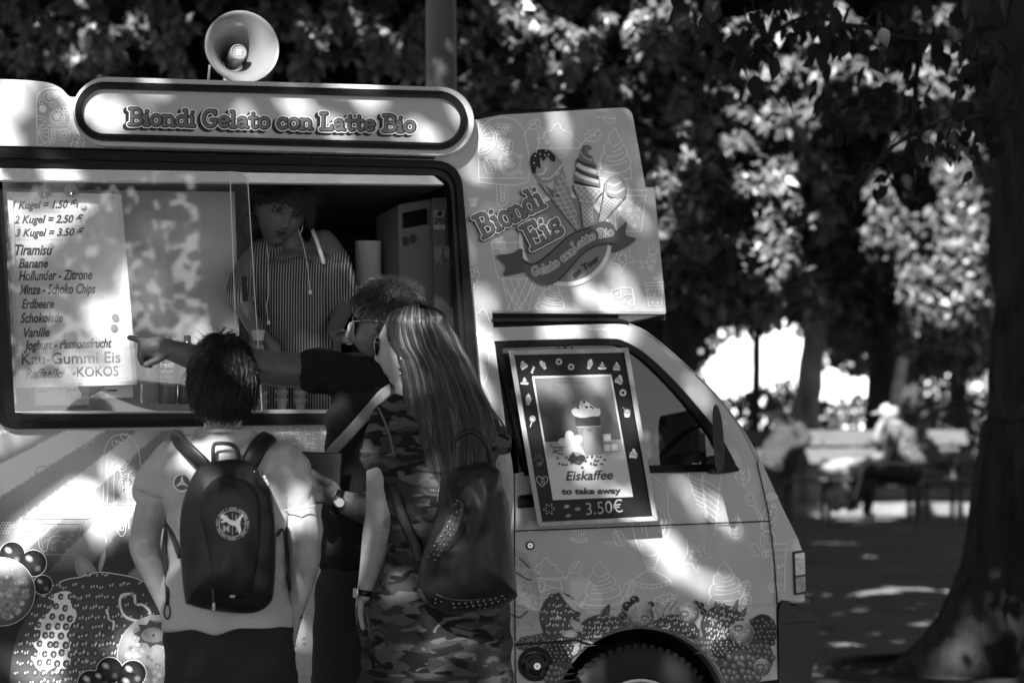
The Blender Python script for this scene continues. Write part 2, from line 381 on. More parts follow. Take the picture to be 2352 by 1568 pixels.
def panel(name, loops, off0, off1, m, parent=van, bevel=.006, seg=2, smooth=False, auto=35):
    mb = MB(); L2 = [[P2(p[0], p[1], off1) for p in l] for l in loops]
    mb.prism(L2, lambda p: PP(p, off1), lambda p: PP(p, off0))
    return mb.build(name, m, parent, bevel=bevel, seg=seg, auto=auto)

WIN = rr([(-8, 383), (1034, 402), (1066, 948), (33, 950)], [8, 45, 40, 25], 8)          # clear opening
WINO = rr([(-40, 338), (1058, 370), (1108, 968), (-14, 985)], [30, 62, 60, 62], 10)     # outside of the rubber
body_out = [(-900, 150), (60, 184)] + cr([(60, 184), (110, 190), (140, 203), (160, 222), (182, 222)], n=4)[1:] + \
    [(1095, 275), (1150, 264), (1400, 249)] + rr([(1400, 249), (1450, 246), (1483, 430)], [0, 34, 0], 8)[1:-1] + \
    [(1483, 430), (1503, 431), (1530, 716), (1130, 713), (1136, 785), (1176, 1085), (1180, 1225), (1184, 1950), (-900, 2000)]
panel('side_panel', [body_out, WINO], -.03, 0, M_body, bevel=.004)
# the cab: door, front wing, roof rail
WND = cr([(1136, 783), (1380, 777), (1440, 786), (1500, 826), (1570, 896), (1650, 990)], n=5) + rr([(1650, 990), (1700, 1082), (1490, 1086), (1192, 1092)], [0, 30, 4, 14], 5)[1:]
WNDI = cr([(1152, 798), (1380, 791), (1436, 800), (1490, 838), (1560, 910), (1632, 1000)], n=5) + rr([(1632, 1000), (1664, 1064), (1490, 1068), (1200, 1074)], [0, 12, 2, 8], 5)[1:]
ARCH = [(1473 + 202 * math.cos(R(a)), 1640 - 202 * math.sin(R(a))) for a in range(-35, 216, 8)]
door_out = [(1130, 752)] + cr([(1380, 744), (1440, 746), (1480, 763), (1560, 829), (1640, 906), (1700, 985), (1738, 1062), (1762, 1165), (1772, 1240), (1778, 1300), (1784, 1388), (1788, 1540)], n=4) + \
    [(1787, 1560), (1690, 1620)] + ARCH[7:24] + [(1282, 1650), (1190, 1660), (1183, 1225), (1177, 1085)]
# near wall of the cab with arch cut-out
arch_top = [(1473 + 202 * math.cos(R(a)), 1640 - 202 * math.sin(R(a))) for a in range(20, 165, 6)]
cab_lower = [(1177, 1088), (1200, 1084), (1490, 1079), (1640, 1076), (1697, 1076), (1738, 1062), (1762, 1165), (1772, 1240), (1778, 1300), (1784, 1388), (1787, 1560), (1680, 1573)] + arch_top + [(1278, 1590), (1276, 1640), (1188, 1650)]
panel('door_panel', [cab_lower], -.03, .001, M_body, bevel=.003)
frame_loop = [(1130, 752)] + cr([(1380, 744), (1440, 746), (1480, 763), (1560, 829), (1640, 906), (1700, 985), (1738, 1062)], n=4) + [(1737.5, 1064), (1697, 1080)]
inner = cr([(1650, 990), (1570, 896), (1500, 826), (1440, 786), (1380, 777), (1136, 783)], n=5)
panel('window_frame', [frame_loop + [(1690, 1066)] + inner], -.03, .002, M_body, bevel=.003)
panel('window_seal', [WND, WNDI], -.02, .006, M_black, bevel=.003)
front_out = [(1739, 1064), (1747, 1052), (1762, 1082), (1800, 1165), (1836, 1238), (1848, 1272), (1852, 1384), (1786, 1388), (1780, 1300), (1774, 1240), (1764, 1165)]
panel('front_wing', [front_out], -.05, -.004, M_body, bevel=.012, seg=4)
panel('windscreen_pillar', [cr([(1432, 738), (1486, 760), (1566, 826), (1646, 903), (1706, 982), (1747, 1052)], n=4) + cr([(1738, 1062), (1700, 985), (1640, 906), (1560, 829), (1480, 763), (1440, 746)], n=4)], -.07, -.012, mat('pillar_paint', .33, .4), bevel=.004)
# door lines: crease shadow painted in black, panel gaps, pressed ridges
mb = MB()
for (a, b, wd) in (((1180, 1219), (1768, 1196), 3), ((1183, 1480), (1324, 1469), 5), ((1324, 1469), (1356, 1480), 5)):
    vs, fs = ribbon([a, b], wd); mb.add([PX(p[0], p[1], .0100) for p in vs], fs)
vs, fs = ribbon(cr([(1738, 1062), (1762, 1165), (1772, 1240), (1779, 1300), (1785, 1388)], n=4), 3); mb.add([PX(p[0], p[1], .0100) for p in vs], fs)
vs, fs = ribbon([(1181, 1088), (1183, 1470)], 3); mb.add([PX(p[0], p[1], .0100) for p in vs], fs)
mb.build('gap_and_crease_shade', M_black, van, fix=False)
for y0, y1, hgt in ((1398, 1386, 5), (1424, 1411, 4), (1444, 1430, 4)):
    mb = MB(); x0, x1 = 1188, (1785 if y0 < 1410 else 1330)
    pr_ = [(x0, y0), (x1, y1 if x1 > 1400 else y0 - 3), (x1, (y1 if x1 > 1400 else y0 - 3) + hgt), (x0, y0 + hgt)]
    mb.prism([pr_], lambda p: PX(p[0], p[1], .004 if p[1] > 0 else 0), lambda p: PX(p[0], p[1], .0005)); mb.build('press_line', M_body, van, bevel=.0015)
# serving window rubber
panel('window_rubber', [WINO, rr([(-22, 362), (1046, 386), (1082, 956), (5, 968)], [12, 52, 50, 34], 10)], -.02, .022, M_black, bevel=.006, seg=3)
panel('inner_rubber', [rr([(-24, 360), (1048, 384), (1084, 958), (3, 970)], [12, 52, 50, 34], 10), WIN], -.04, .008, M_blackgloss, bevel=.004, seg=2)
panel('drip_lip', [[(-40, 333), (1000, 361), (1000, 364), (-40, 337)]], 0, .02, M_blackgloss, bevel=.001)
mb = MB(); Q = [(45, 961), (110, 958.5), (110, 962), (45, 965)]; mb.prism([Q], lambda p: PX(p[0], p[1], .0235), lambda p: PX(p[0], p[1], .015)); mb.build('drain_slot', M_dark, van)
# sign pod
pc0, pc1 = (240, 256), (1006, 277)
def podf(r, o): return [P2(p[0], p[1], o) for p in pill(pc0, pc1, r, 20)]
mb = MB(); mb.prism([pill((246, 256), (1010, 279), 79, 20)], lambda p: PX(p[0], p[1], .05), lambda p: PX(p[0], p[1], -.02)); mb.build('sign_housing', M_body, van, bevel=.018, seg=4)
mb = MB(); mb.prism([pill(pc0, pc1, 68, 22), pill(pc0, pc1, 52, 22)], lambda p: PX(p[0], p[1], .062), lambda p: PX(p[0], p[1], .03)); mb.build('sign_rubber', M_black, van, bevel=.006, seg=3)
mb = MB(); mb.prism([pill(pc0, pc1, 58, 22), pill(pc0, pc1, 51, 22)], lambda p: PX(p[0], p[1], .067), lambda p: PX(p[0], p[1], .05)); mb.build('sign_bead', M_blackgloss, van, bevel=.003, seg=2)
mb = MB(); mb.prism([pill(pc0, pc1, 53, 22)], lambda p: PX(p[0], p[1], .056), lambda p: PX(p[0], p[1], .03)); sign = mb.build('sign_plate', mat('sign_plate', .42, .4, .3, coat=.0, var=.05, vscale=4), van)
pr = Print(base=.0566)
wpx = lambda k: [(k[0], k[1]), (k[2], k[3])]
T = 'Biondi Gelato con Latte Bio'
bl = [(290, 286), (500, 291), (960, 303)]
for i, (wd, g, k, dx, dy) in enumerate([(17, .02, 0, -7, 5), (15.5, .85, 1, 0, 0), (11, .02, 2, 0, 0), (6.2, .15, 3, -1, -.5)]):
    slab(pr, T, [(295, 286), (500, 291), (955, 303)], 36, [(wd, g, k, dx, dy)])
pr.build('sign_lettering', M_print, van, vc=True, fix=False)

# roof, back, floor and the far side
mb = MB()
def inw(px, py, d): return PX(px, py, 0) - N_ * 0 + V * d
WD = 1.36
roof_px = [(-900, 152), (60, 186), (110, 192), (160, 224), (1095, 277), (1150, 266), (1400, 251), (1448, 262), (1480, 430), (1500, 433), (1528, 714)]
for a, b in zip(roof_px[:-1], roof_px[1:]):
    p, q = inw(*a, .004), inw(*b, .004); p2, q2 = p + V * WD, q + V * WD; dn = -B_ * .03
    mb.add([p, q, q2, p2, p + dn, q + dn, q2 + dn, p2 + dn], [(0, 1, 2, 3), (4, 7, 6, 5), (0, 4, 5, 1), (2, 6, 7, 3)])
mb.build('roof_shell', mat('roof_dark', .04, .6), van)
mb = MB()
mb.prism([[(1092, 268), (1120, 256), (1424, 243), (1440, 251), (1150, 268), (1096, 280)]], lambda p: PX(p[0], p[1], -.02), lambda p: PX(p[0], p[1], -.4)); mb.build('roof_cover', M_black, van, bevel=.004)
mb = MB()
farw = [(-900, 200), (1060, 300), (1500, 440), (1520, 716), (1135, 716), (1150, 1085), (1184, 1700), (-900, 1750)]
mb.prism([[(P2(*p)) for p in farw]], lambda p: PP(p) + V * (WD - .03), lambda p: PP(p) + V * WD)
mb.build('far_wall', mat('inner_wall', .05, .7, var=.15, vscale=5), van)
mb = MB(); q = [inw(-900, 1150, .03), inw(1120, 1120, .03)]
mb.add([q[0], q[1], q[1] + V * 1.3, q[0] + V * 1.3], [(0, 1, 2, 3)])
q = [inw(-900, 1730, .03), inw(1780, 1600, .03)]
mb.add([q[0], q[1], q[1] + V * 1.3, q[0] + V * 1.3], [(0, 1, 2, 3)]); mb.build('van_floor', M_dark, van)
mb = MB()                                   # bulkhead behind the cab
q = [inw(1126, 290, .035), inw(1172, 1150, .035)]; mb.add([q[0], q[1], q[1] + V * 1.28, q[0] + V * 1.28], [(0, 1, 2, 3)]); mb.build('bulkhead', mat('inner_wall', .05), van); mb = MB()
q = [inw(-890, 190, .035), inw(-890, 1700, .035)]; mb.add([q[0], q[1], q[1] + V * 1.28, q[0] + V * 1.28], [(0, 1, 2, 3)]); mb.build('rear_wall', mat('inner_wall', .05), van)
# overhang underside and the gap above the door, its shade put in as black
panel('overhang_lip', [[(1131, 713), (1531, 716), (1528, 722), (1131, 719)]], -.5, .0, mat('lip_paint', .3, .4), bevel=.002)
panel('overhang_shade_gap', [[(1131, 719), (1424, 722), (1436, 741), (1380, 744), (1131, 752)]], -1.2, -.035, M_black, bevel=.003)
panel('rain_rail', [cr([(1131, 731), (1390, 730), (1432, 734), (1446, 740)], n=3) + cr([(1444, 746), (1432, 741), (1390, 737), (1131, 739)], n=3)], -.03, .006, M_blackgloss, bevel=.002)
mb = MB(); mb.prism([[(1416, 736), (1424, 721), (1529, 721), (1440, 740)]], lambda p: PX(p[0], p[1], -.03), lambda p: PX(p[0], p[1], -.5)); mb.build('overhang_floor', M_body, van)
# serving hatch interior
mb = MB(); mb.box((0, 0, 0), (1, 1, 1)); 
def slabbox(name, px0, py0, px1, py1, d0, d1, m, bevel=.003, parent=van, pts=None):
    pts = pts or [(px0, py0), (px1, py0), (px1, py1), (px0, py1)]
    mb = MB(); L2 = [P2(p[0], p[1], -d0) for p in pts]; mb.prism([L2], lambda p: PP(p, -d0), lambda p: PP(p, -d1))
    return mb.build(name, m, parent, bevel=bevel)
slabbox('light_rail', 0, 0, 0, 0, -.012, .02, mat('rail_white', .82, .3, var=.08, vscale=20, stretch=(1, 1, 6), bump=.3, bscale=14), pts=[(-5, 386), (996, 403), (1022, 424), (-5, 414)])
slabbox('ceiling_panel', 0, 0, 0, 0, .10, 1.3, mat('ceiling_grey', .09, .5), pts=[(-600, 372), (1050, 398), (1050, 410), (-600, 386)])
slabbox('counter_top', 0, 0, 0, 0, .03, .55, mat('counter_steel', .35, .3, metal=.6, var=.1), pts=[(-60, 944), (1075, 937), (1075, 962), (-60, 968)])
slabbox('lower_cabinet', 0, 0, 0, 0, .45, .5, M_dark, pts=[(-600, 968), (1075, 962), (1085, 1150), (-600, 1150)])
slabbox('shelf', 0, 0, 0, 0, .95, 1.28, mat('shelf_grey', .22, .5), pts=[(688, 486), (762, 482), (762, 504), (688, 508)])
slabbox('back_panel', 0, 0, 0, 0, .30, .32, mat('back_panel', .6, .5, var=.05), pts=[(-80, 432), (540, 440), (556, 942), (-50, 950)])
# fridge: a thing standing inside
fr = thing('fridge', PX(960, 940, -.35), 'tall pale fridge with a dark display inside the van', 'fridge')
def fb(name, pts, d0, d1, m, parent, bevel=.006): return slabbox(name, 0, 0, 0, 0, d0, d1, m, bevel, parent, pts)
fb('cabinet', [(914, 469), (988, 455), (1003, 930), (922, 940)], 0.38, .62, mat('fridge_white', .2, .4, var=.06), fr)
fb('display', [(926, 489), (980, 478), (981, 514), (927, 524)], .365, .379, M_blackgloss, fr, .002)
fb('magnet', [(925, 545), (938, 543), (940, 562), (927, 565)], .37, .379, mat('magnet', .05, .5), fr, .001)
fb('magnet', [(948, 537), (956, 541), (956, 556), (948, 560), (942, 550), (943, 540)], .37, .379, mat('magnet', .05), fr, .001)
bd = thing('notice_board', PX(1015, 800, -.5), 'dim board of notices beside the fridge, right inner wall of the van', 'notice board')
fb('board', [(992, 455), (1040, 452), (1062, 860), (1004, 870)], .26, .28, mat('notice_dark', .12, .6), bd, .002)
for (a, b, c, d, g) in ((996, 483, 1022, 527, .3), (999, 564, 1016, 606, .22), (1019, 566, 1040, 594, .2)):
    fb('notice', [(a, b), (c, b), (c + 1, d), (a + 1, d)], .252, .259, mat('notice_%d' % int(g * 100), g, .7, var=.5, vscale=60), bd, .0005)
mbn = Print(f=lambda p, off: PX(p[0], p[1], off), base=-.247); text_px(mbn, 'OPEN', 998, 516, 1021, 515, 16, .02, 1, bold=.03); mbn.dot(1010, 491, 6, .02, 1); mbn.build('notice_lettering', M_print, bd, vc=True, fix=False)
mb = MB()
for j in range(24):
    for i in range(6):
        for (x, y) in ((1021, 487), (1030, 618)):
            c = circ(x + i * 4 + (j % 2) * 2 + j * .15, y + j * 3.7, 1.5, 6); mb.flat([c], lambda p: PX(p[0], p[1], -.257))
props(mb.build('perforation', M_dark, bd, fix=False), kind='stuff')
# sliding glass
M_glass = glass('hatch_glass', .025, .09, .012)
M_glass2 = glass('cab_glass', .0, .06, .01, .75)
pane1 = rr([(4, 388), (568, 396), (602, 944), (34, 946)], [3, 26, 3, 3], 6)
mb = MB(); mb.prism([[P2(*p, .0165) for p in pane1]], lambda p: PP(p, .0165), lambda p: PP(p, .0160)); mb.build('sliding_pane', M_glass, van, fix=True)
pane2 = [(4, 386), (527, 392), (552, 944), (34, 946)]
mb = MB(); mb.flat([pane2], lambda p: PX(p[0], p[1], -.02)); mb.build('rear_pane', glass('hatch_glass_b', .01, .0, .02), van)
pr = Print(base=.0170)
pr.line(pane1[3:-3], 1.6, .75, 0); pr.line([(528, 392), (548, 940)], 1.6, .7, 0)
pr.build('pane_edge', M_print, van, vc=True, fix=False)
panel('pane_handle', [rr([(554, 634), (566, 633), (570, 691), (557, 692)], 3, 3)], .0165, .028, M_blackgloss, bevel=.002)
mb = MB()
for k in range(46):
    y = 560 + k * 8; x = 7 + (y - 400) * .052
    mb.prism([[(x, y), (x + 4, y), (x + 4.2, y + 5), (x + .2, y + 5)]], lambda p: PX(p[0], p[1], .012), lambda p: PX(p[0], p[1], .006))
props(mb.build('brush_seal', mat('brush_white', .5, .8), van), kind='stuff')
# cab glass, seat, wheel, dashboard, far frame
mb = MB(); mb.flat([WNDI], lambda p: PX(p[0], p[1], -.008)); mb.build('door_glass', M_glass2, van)
mb = MB(); W3 = [P2(*p) for p in [(1150, 760), (1440, 765), (1640, 940), (1760, 1100), (1790, 1390), (1180, 1480), (1150, 1080)]]
H3 = [P2(*p) for p in [(1172, 800), (1425, 795), (1590, 940), (1655, 1040), (1195, 1060)]]
mb.prism([W3, H3], lambda p: PP(p) + V * (WD - .03), lambda p: PP(p) + V * WD); mb.build('far_door', M_dark, van)
slabbox('dashboard', 0, 0, 0, 0, .05, 1.25, M_dark, pts=[(1560, 1072), (1600, 1030), (1690, 1060), (1745, 1090), (1770, 1380), (1560, 1380)], bevel=.02)
slabbox('cab_bench', 0, 0, 0, 0, .1, 1.2, M_dark, pts=[(1190, 1000), (1215, 996), (1250, 1090), (1400, 1120), (1400, 1180), (1200, 1180)], bevel=.02)
mb = MB(); c = PX(1560, 1060, -.35); ax = (U * -.75 + Wv * .65).normalized(); e1 = V; e2 = ax.cross(V)
mb.tube([c + (e1 * math.cos(a) + e2 * math.sin(a)) * .17 for a in [2 * math.pi * k / 24 for k in range(25)]], .012, 6, False); mb.tube([c + e1 * .17, c - e1 * .17], .014, 6); mb.tube([c, c - ax * .4], .02, 6)
mb.build('steering_wheel', M_blackgloss, van, smooth=True)
# mirror
mb = MB()
mi = cr([(1642, 929), (1650, 935), (1657, 958), (1662, 1000), (1664, 1050), (1660, 1080), (1646, 1080), (1641, 1050), (1637, 990), (1637, 945)], True, 4)
mb.prism([mi], lambda p: PX(p[0], p[1], .20), lambda p: PX(p[0], p[1], .06)); mirror = mb.build('door_mirror', M_blackgloss, van, bevel=.012, seg=3)
panel('mirror_base', [cr([(1644, 1046), (1668, 1048), (1684, 1062), (1698, 1076), (1690, 1083), (1644, 1082)], True, 4)], .004, .07, M_black, bevel=.01, seg=3)
# lock, handle, fuel cap
def disc(name, px, py, rpx, o0, o1, m, hole=0, bevel=.001, n=28, parent=van):
    mb = MB(); l = [circ(px, py, rpx, n)] + ([circ(px, py, hole, n)] if hole else []); mb.prism(l, lambda p: PX(p[0], p[1], o1), lambda p: PX(p[0], p[1], o0)); return mb.build(name, m, parent, bevel=bevel)
disc('lock_ring', 1218, 1252, 10, 0, .004, M_black, 6.5); disc('door_lock', 1218, 1252, 6.5, 0, .006, M_metal, 0); disc('key_slot', 1218, 1252, 2, .006, .0065, M_black)
panel('handle_recess', [rr([(1190, 1137), (1226, 1133), (1228, 1164), (1189, 1167)], 6)], .001, .003, M_blackgloss, bevel=.001)
panel('door_handle', [rr([(1195, 1148), (1238, 1144), (1239, 1158), (1196, 1160)], 4)], .012, .03, M_black, bevel=.004)
disc('fuel_recess', 1230, 1524, 40, -.02, .006, M_black, 30, .003); disc('fuel_cap_back', 1229, 1526, 31, -.03, .001, M_dark)
mb = MB(); c0 = PX(1227, 1526, 0); mb.lathe([(0, .012), (.02, .012), (.022, .006), (.034, .004), (.036, -.01)], c0, N_, 24); mb.box((-.036, -.008, 0), (.036, .008, .018), Matrix.Translation(c0) @ Matrix((U, B_, N_)).transposed().to_4x4()); mb.build('fuel_cap', M_blackgloss, van, smooth=False, auto=30)
disc('cap_lock', 1234, 1529, 8, .014, .021, M_metal, 0, .001); disc('cap_key_slot', 1234, 1529, 2.2, .0212, .0216, M_black, n=6)
# head lamp, bumper
hl = panel('headlight', [rr([(1822, 1266), (1850, 1262), (1853, 1362), (1826, 1366)], 4)], -.03, .004, M_blackgloss, bevel=.003)
M_lens = mat('lamp_lens', .35, .12, .9, coat=.6, var=.5, vscale=30, stretch=(1, 1, 4))
panel('lens', [rr([(1826, 1271), (1848, 1268), (1850, 1318), (1828, 1322)], 3)], .003, .008, M_lens, hl, bevel=.002)
panel('lens', [rr([(1828, 1326), (1850, 1322), (1851, 1357), (1829, 1361)], 3)], .003, .007, mat('lamp_lens_b', .12, .12, .9, coat=.6, var=.6, vscale=50), hl, bevel=.002)
mb = MB(); bo = cr([(1792, 1386), (1829, 1388), (1832, 1402), (1866, 1409), (1882, 1424), (1885, 1455), (1884, 1496), (1870, 1520), (1864, 1566), (1868, 1640), (1800, 1680), (1792, 1640), (1790, 1500)], True, 4)
mb.prism([bo], lambda p: PX(p[0], p[1], .012), lambda p: PX(p[0], p[1], -.1) + V * 1.2); mb.build('bumper', mat('bumper_black', .014, .42, .4, bump=.2, bscale=200, bdist=.0006), van, bevel=.014, seg=4)
panel('bumper_groove', [[(1796, 1431), (1876, 1424), (1877, 1427), (1796, 1434)]], .012, .0135, mat('groove_black', .004), bevel=.0003)
# wheels
def wheel(px, py, dpt):
    c = PX(px, py, 0) + V * dpt; s = (PX(px, py, 0) - CAM).y / FPX
    rt = 205 * s; rm = 125 * s; ax = -V
    w0 = thing('wheel', c, None, None); w0.parent = van; w0.location = c - wloc(van)
    mb = MB(); tw = .155
    mb.lathe([(rm, -.0), (rm + .012, .004), (rt * .80, .012), (rt * .93, .006), (rt * .985, -.010), (rt, -.028), (rt, -tw + .02), (rt * .97, -tw), (rm, -tw)], c, ax, 72)
    mb.build('tyre', mat('tyre_rubber', .02, .75, .3, bump=.4, bscale=120, bdist=.001), w0, smooth=True)
    mb = MB()
    for k in range(60):
        A = 2 * math.pi * k / 60; X = U * math.cos(A) + Wv * math.sin(A); Y = ax.cross(X)
        Mx = Matrix.Translation(c) @ Matrix((X, Y, ax)).transposed().to_4x4()
        mb.box((rt * .955, -.007, -.05), (rt * 1.012, .007, -.002), Mx); mb.box((rt * .99, -.008, -.15), (rt * 1.012, .008, -.055), Mx)
    props(mb.build('tread', mat('tyre_rubber', .02), w0), kind='stuff')
    mb = MB(); mb.lathe([(rm + .004, .006), (rm - .004, .008), (rm - .012, -.02), (rm * .6, -.03), (rm * .5, -.01), (0, -.005)], c, ax, 48); mb.build('rim', mat('rim_silver', .5, .35, metal=.7), w0, smooth=True, auto=40)
    return w0
wheel(1478, 1690, .045)
wheel(150, 1775, .045)
mb = MB()                                             # wheel housing
n = 24; arc = [(1473 + 204 * math.cos(R(a)), 1640 - 204 * math.sin(R(a))) for a in np.linspace(-10, 190, n)]
vs = [PX(*p, -.004) for p in arc] + [PX(*p, -.004) + V * .5 for p in arc]; fs = [(i, i + 1, i + 1 + n, i + n) for i in range(n - 1)] + [tuple(range(n, 2 * n))]
mb.add(vs, fs); mb.build('wheel_housing', mat('housing_black', .006, .8), van)
panel('arch_edge', [[(1473 + 204 * math.cos(R(a)), 1640 - 204 * math.sin(R(a))) for a in range(14, 170, 4)] + [(1473 + 197 * math.cos(R(a)), 1640 - 197 * math.sin(R(a))) for a in range(168, 12, -4)]], -.04, .003, mat('arch_paint', .09, .4), bevel=.002)
# ------------------------------------------------------------------ printed line drawings on the van film
LG = .85
TP = {}
def _c(x, y, r, n=12): return (circ(x, y, r, n), 0, 1)
TP['swirl'] = [([(34, 0), (22, 10), (18, 24), (26, 34)], 1, 0), ([(34, 0), (42, 12), (52, 22), (56, 34), (50, 42), (36, 47), (28, 46)], 1, 0), ([(20, 26), (10, 34), (8, 46), (14, 54)], 1, 0), ([(55, 32), (66, 38), (70, 48), (64, 58), (44, 66), (26, 66), (14, 64)], 1, 0),
  ([(9, 50), (2, 60), (0, 74), (6, 84)], 1, 0), ([(68, 50), (78, 58), (82, 70), (76, 80), (56, 88), (30, 90), (12, 88)], 1, 0), ([(3, 82), (-2, 92), (0, 102)], 1, 0), ([(80, 76), (86, 86), (86, 98)], 1, 0), ([(30, 38), (42, 34), (50, 26)], 1, 0), ([(16, 58), (40, 56), (60, 48)], 1, 0), ([(12, 76), (42, 74), (72, 64)], 1, 0), ([(0, 102), (40, 104), (86, 98)], 1, 0)]
TP['cone'] = [([(0, 0), (24, 70), (48, 0), (0, 0)], 0, 0)] + [([(4 + 7 * k, 0), (24 + (k - 3) * 3.4 + 10, 40)], 0, 0) for k in range(5)] + [([(46 - 7 * k, 0), (14 - (k - 3) * 3.4, 40)], 0, 0) for k in range(5)]
TP['cup'] = [([(0, 0), (80, 0), (74, 12), (66, 90), (14, 90), (6, 12), (0, 0)], 0, 0)] + [([(12 + 0 * k, 30), (20, 20), (28, 30), (36, 20), (44, 30), (52, 20), (60, 30), (68, 20)], 0, 0)] + [([(14, 62), (22, 52), (30, 62), (38, 52), (46, 62), (54, 52), (62, 62)], 0, 0), ([(8, 12), (72, 12)], 0, 0), _c(20, 42, 3), _c(40, 44, 4), _c(58, 41, 3), _c(30, 76, 4), _c(52, 78, 3)]
TP['leaf'] = [([(0, 100), (10, 74), (18, 60), (8, 44), (20, 38), (18, 22), (32, 22), (38, 8), (48, 14), (60, 0), (60, 20), (74, 22), (66, 36), (76, 44), (60, 50), (58, 62), (40, 60), (24, 66), (18, 60)], 0, 0), ([(16, 64), (36, 40), (58, 8)], 1, 0), ([(30, 46), (28, 30)], 0, 0), ([(40, 36), (58, 38)], 0, 0), ([(46, 28), (44, 18)], 0, 0)]
TP['mint'] = [([(30, 110), (30, 98), (10, 88), (0, 68), (6, 62), (0, 46), (10, 38), (8, 22), (22, 16), (30, 0), (40, 16), (52, 22), (50, 38), (60, 46), (54, 62), (60, 70), (48, 90), (30, 98)], 1, 0), ([(30, 98), (30, 14)], 0, 0)] + [([(30, 84 - 20 * k), (44 - k, 70 - 20 * k)], 0, 0) for k in range(4)] + [([(30, 84 - 20 * k), (16 + k, 70 - 20 * k)], 0, 0) for k in range(4)]
TP['glass'] = [([(10, 0), (4, 20), (14, 60), (34, 100), (40, 118)], 1, 0), ([(92, 0), (96, 20), (88, 60), (66, 100), (60, 118)], 1, 0), ([(24, 66), (34, 88), (50, 92), (66, 86), (78, 64)], 1, 0), ([(38, 118), (62, 118)], 0, 0), ([(38, 126), (62, 126)], 0, 0), ([(38, 122), (62, 122)], 0, 0), ([(38, 126), (6, 146), (10, 156), (50, 164), (92, 156), (96, 146), (62, 126)], 1, 0), ([(6, 147), (50, 156), (96, 147)], 1, 0)] + \
  [([(14 + 12 * k, 151 + (3 if 1 < k < 6 else 1)), (15 + 12 * k, 158 + (3 if 1 < k < 6 else 0))], 0, 0) for k in range(7)] + [([(24, 14), (30, 40)], 0, 0), ([(34, 20), (42, 50)], 0, 0), ([(76, 14), (70, 40)], 0, 0)]
TP['star'] = [([(20, 0), (34, 22), (44, 26), (60, 6), (58, 34), (76, 50), (48, 58), (38, 86), (28, 62), (0, 60), (18, 36)], 0, 1)] + [(circ(38 + 12 * math.cos(a), 42 + 12 * math.sin(a), 2.5, 8, 5, a), 0, 1) for a in (0.3, 1.5, 2.8, 4.1, 5.4)]
TP['popsicle'] = [([(0, 150), (0, 50), (10, 18), (36, 0), (80, 0), (104, 18), (116, 50), (120, 150), (0, 150)], 1, 0), ([(0, 140), (120, 140)], 0, 0), ([(44, 152), (46, 196), (58, 206), (70, 196), (72, 152)], 1, 0), ([(52, 152), (54, 190), (58, 194), (64, 190), (66, 152)], 1, 0)] + [([(52, 156 + 6 * k), (66, 156 + 6 * k)], 0, 0) for k in range(6)] + \
  [_c(76, 106, 28, 20), _c(76, 106, 23, 20), _c(60, 60, 13, 14), _c(60, 60, 6), _c(104, 88, 4), _c(104, 128, 4)] + [(circ(76 + 8 * math.cos(a), 106 + 8 * math.sin(a), 2.4, 8, 5, a + 1.57), 0, 1) for a in [k * 1.047 for k in range(6)]] + [_c(46 + 9 * (i % 4) + (i // 4 % 2) * 4, 18 + 8 * (i // 4), 4.6, 10) for i in range(11)]
TP['slice'] = [([(0, 0), (2, 76)], 0, 0), (_arc(0, 38, 44, 40, -90, 90, 14), 0, 0), (_arc(2, 38, 36, 32, -90, 90, 14), 0, 0)] + [([(2, 38), (2 + 34 * math.cos(R(a)), 38 + 31 * math.sin(R(a)))], 0, 0) for a in (-60, -30, 0, 30, 60)]
TP['berry'] = [_c(10 * (i % 5) + (i // 5 % 2) * 5, 9 * (i // 5), 5.2, 10) for i in range(18) if not (i in (0, 4, 14))]
TP['heart'] = [([(20, 36), (4, 20), (2, 8), (10, 2), (18, 6), (20, 12), (24, 4), (34, 4), (38, 14), (34, 24), (20, 36)], 1, 0)]
TP['sundae'] = [([(0, 60), (6, 50), (4, 38), (16, 34), (18, 22), (32, 18), (40, 4), (50, 0), (54, 12), (66, 20), (76, 22), (80, 34), (92, 42), (96, 54), (100, 60), (0, 60)], 1, 0), ([(0, 60), (4, 74), (22, 76), (26, 96), (36, 100), (42, 84), (60, 82)], 1, 0), _c(24, 46, 3.5), _c(30, 58, 2)]
TP['basket'] = [([(0, 0), (16, 84), (54, 84), (70, 0), (0, 0)], 0, 0)] + [([(2 + 14 * k, 0), (10 + 14 * k + 20, 84 - 0 * k)], 0, 0) for k in range(3)] + [([(66 - 14 * k, 0), (56 - 14 * k - 18, 84)], 0, 0) for k in range(3)] + [([(6, 24), (40, 84)], 0, 0), ([(64, 24), (30, 84)], 0, 0)]
TP['cake'] = [([(0, 10), (40, 0), (70, 4), (74, 14), (72, 70), (6, 80), (0, 10)], 1, 0), ([(2, 30), (30, 40), (50, 26), (74, 30)], 0, 0), ([(30, 6), (34, 30), (20, 44)], 0, 0), ([(4, 56), (40, 60), (72, 50)], 0, 0), _c(16, 62, 6), _c(44, 50, 4), _c(58, 62, 5), _c(18, 22, 4)]
TP['boat'] = [([(0, 0), (6, 12), (50, 20), (94, 12), (100, 0)], 1, 0), ([(2, 4), (50, 12), (98, 4)], 1, 0), ([(0, 0), (40, 3), (100, 0)], 1, 0)] + [([(12 + 11 * k, 8 + (2 if 1 < k < 6 else 0)), (13 + 11 * k, 15 + (2 if 1 < k < 6 else 0))], 0, 0) for k in range(8)]
TP['rays'] = [([(0, 0), (10, 26)], 0, 0), ([(20, 0), (24, 26)], 0, 0), ([(38, 0), (38, 28)], 0, 0), ([(58, 0), (52, 26)], 0, 0), ([(80, 0), (62, 26)], 0, 0)]
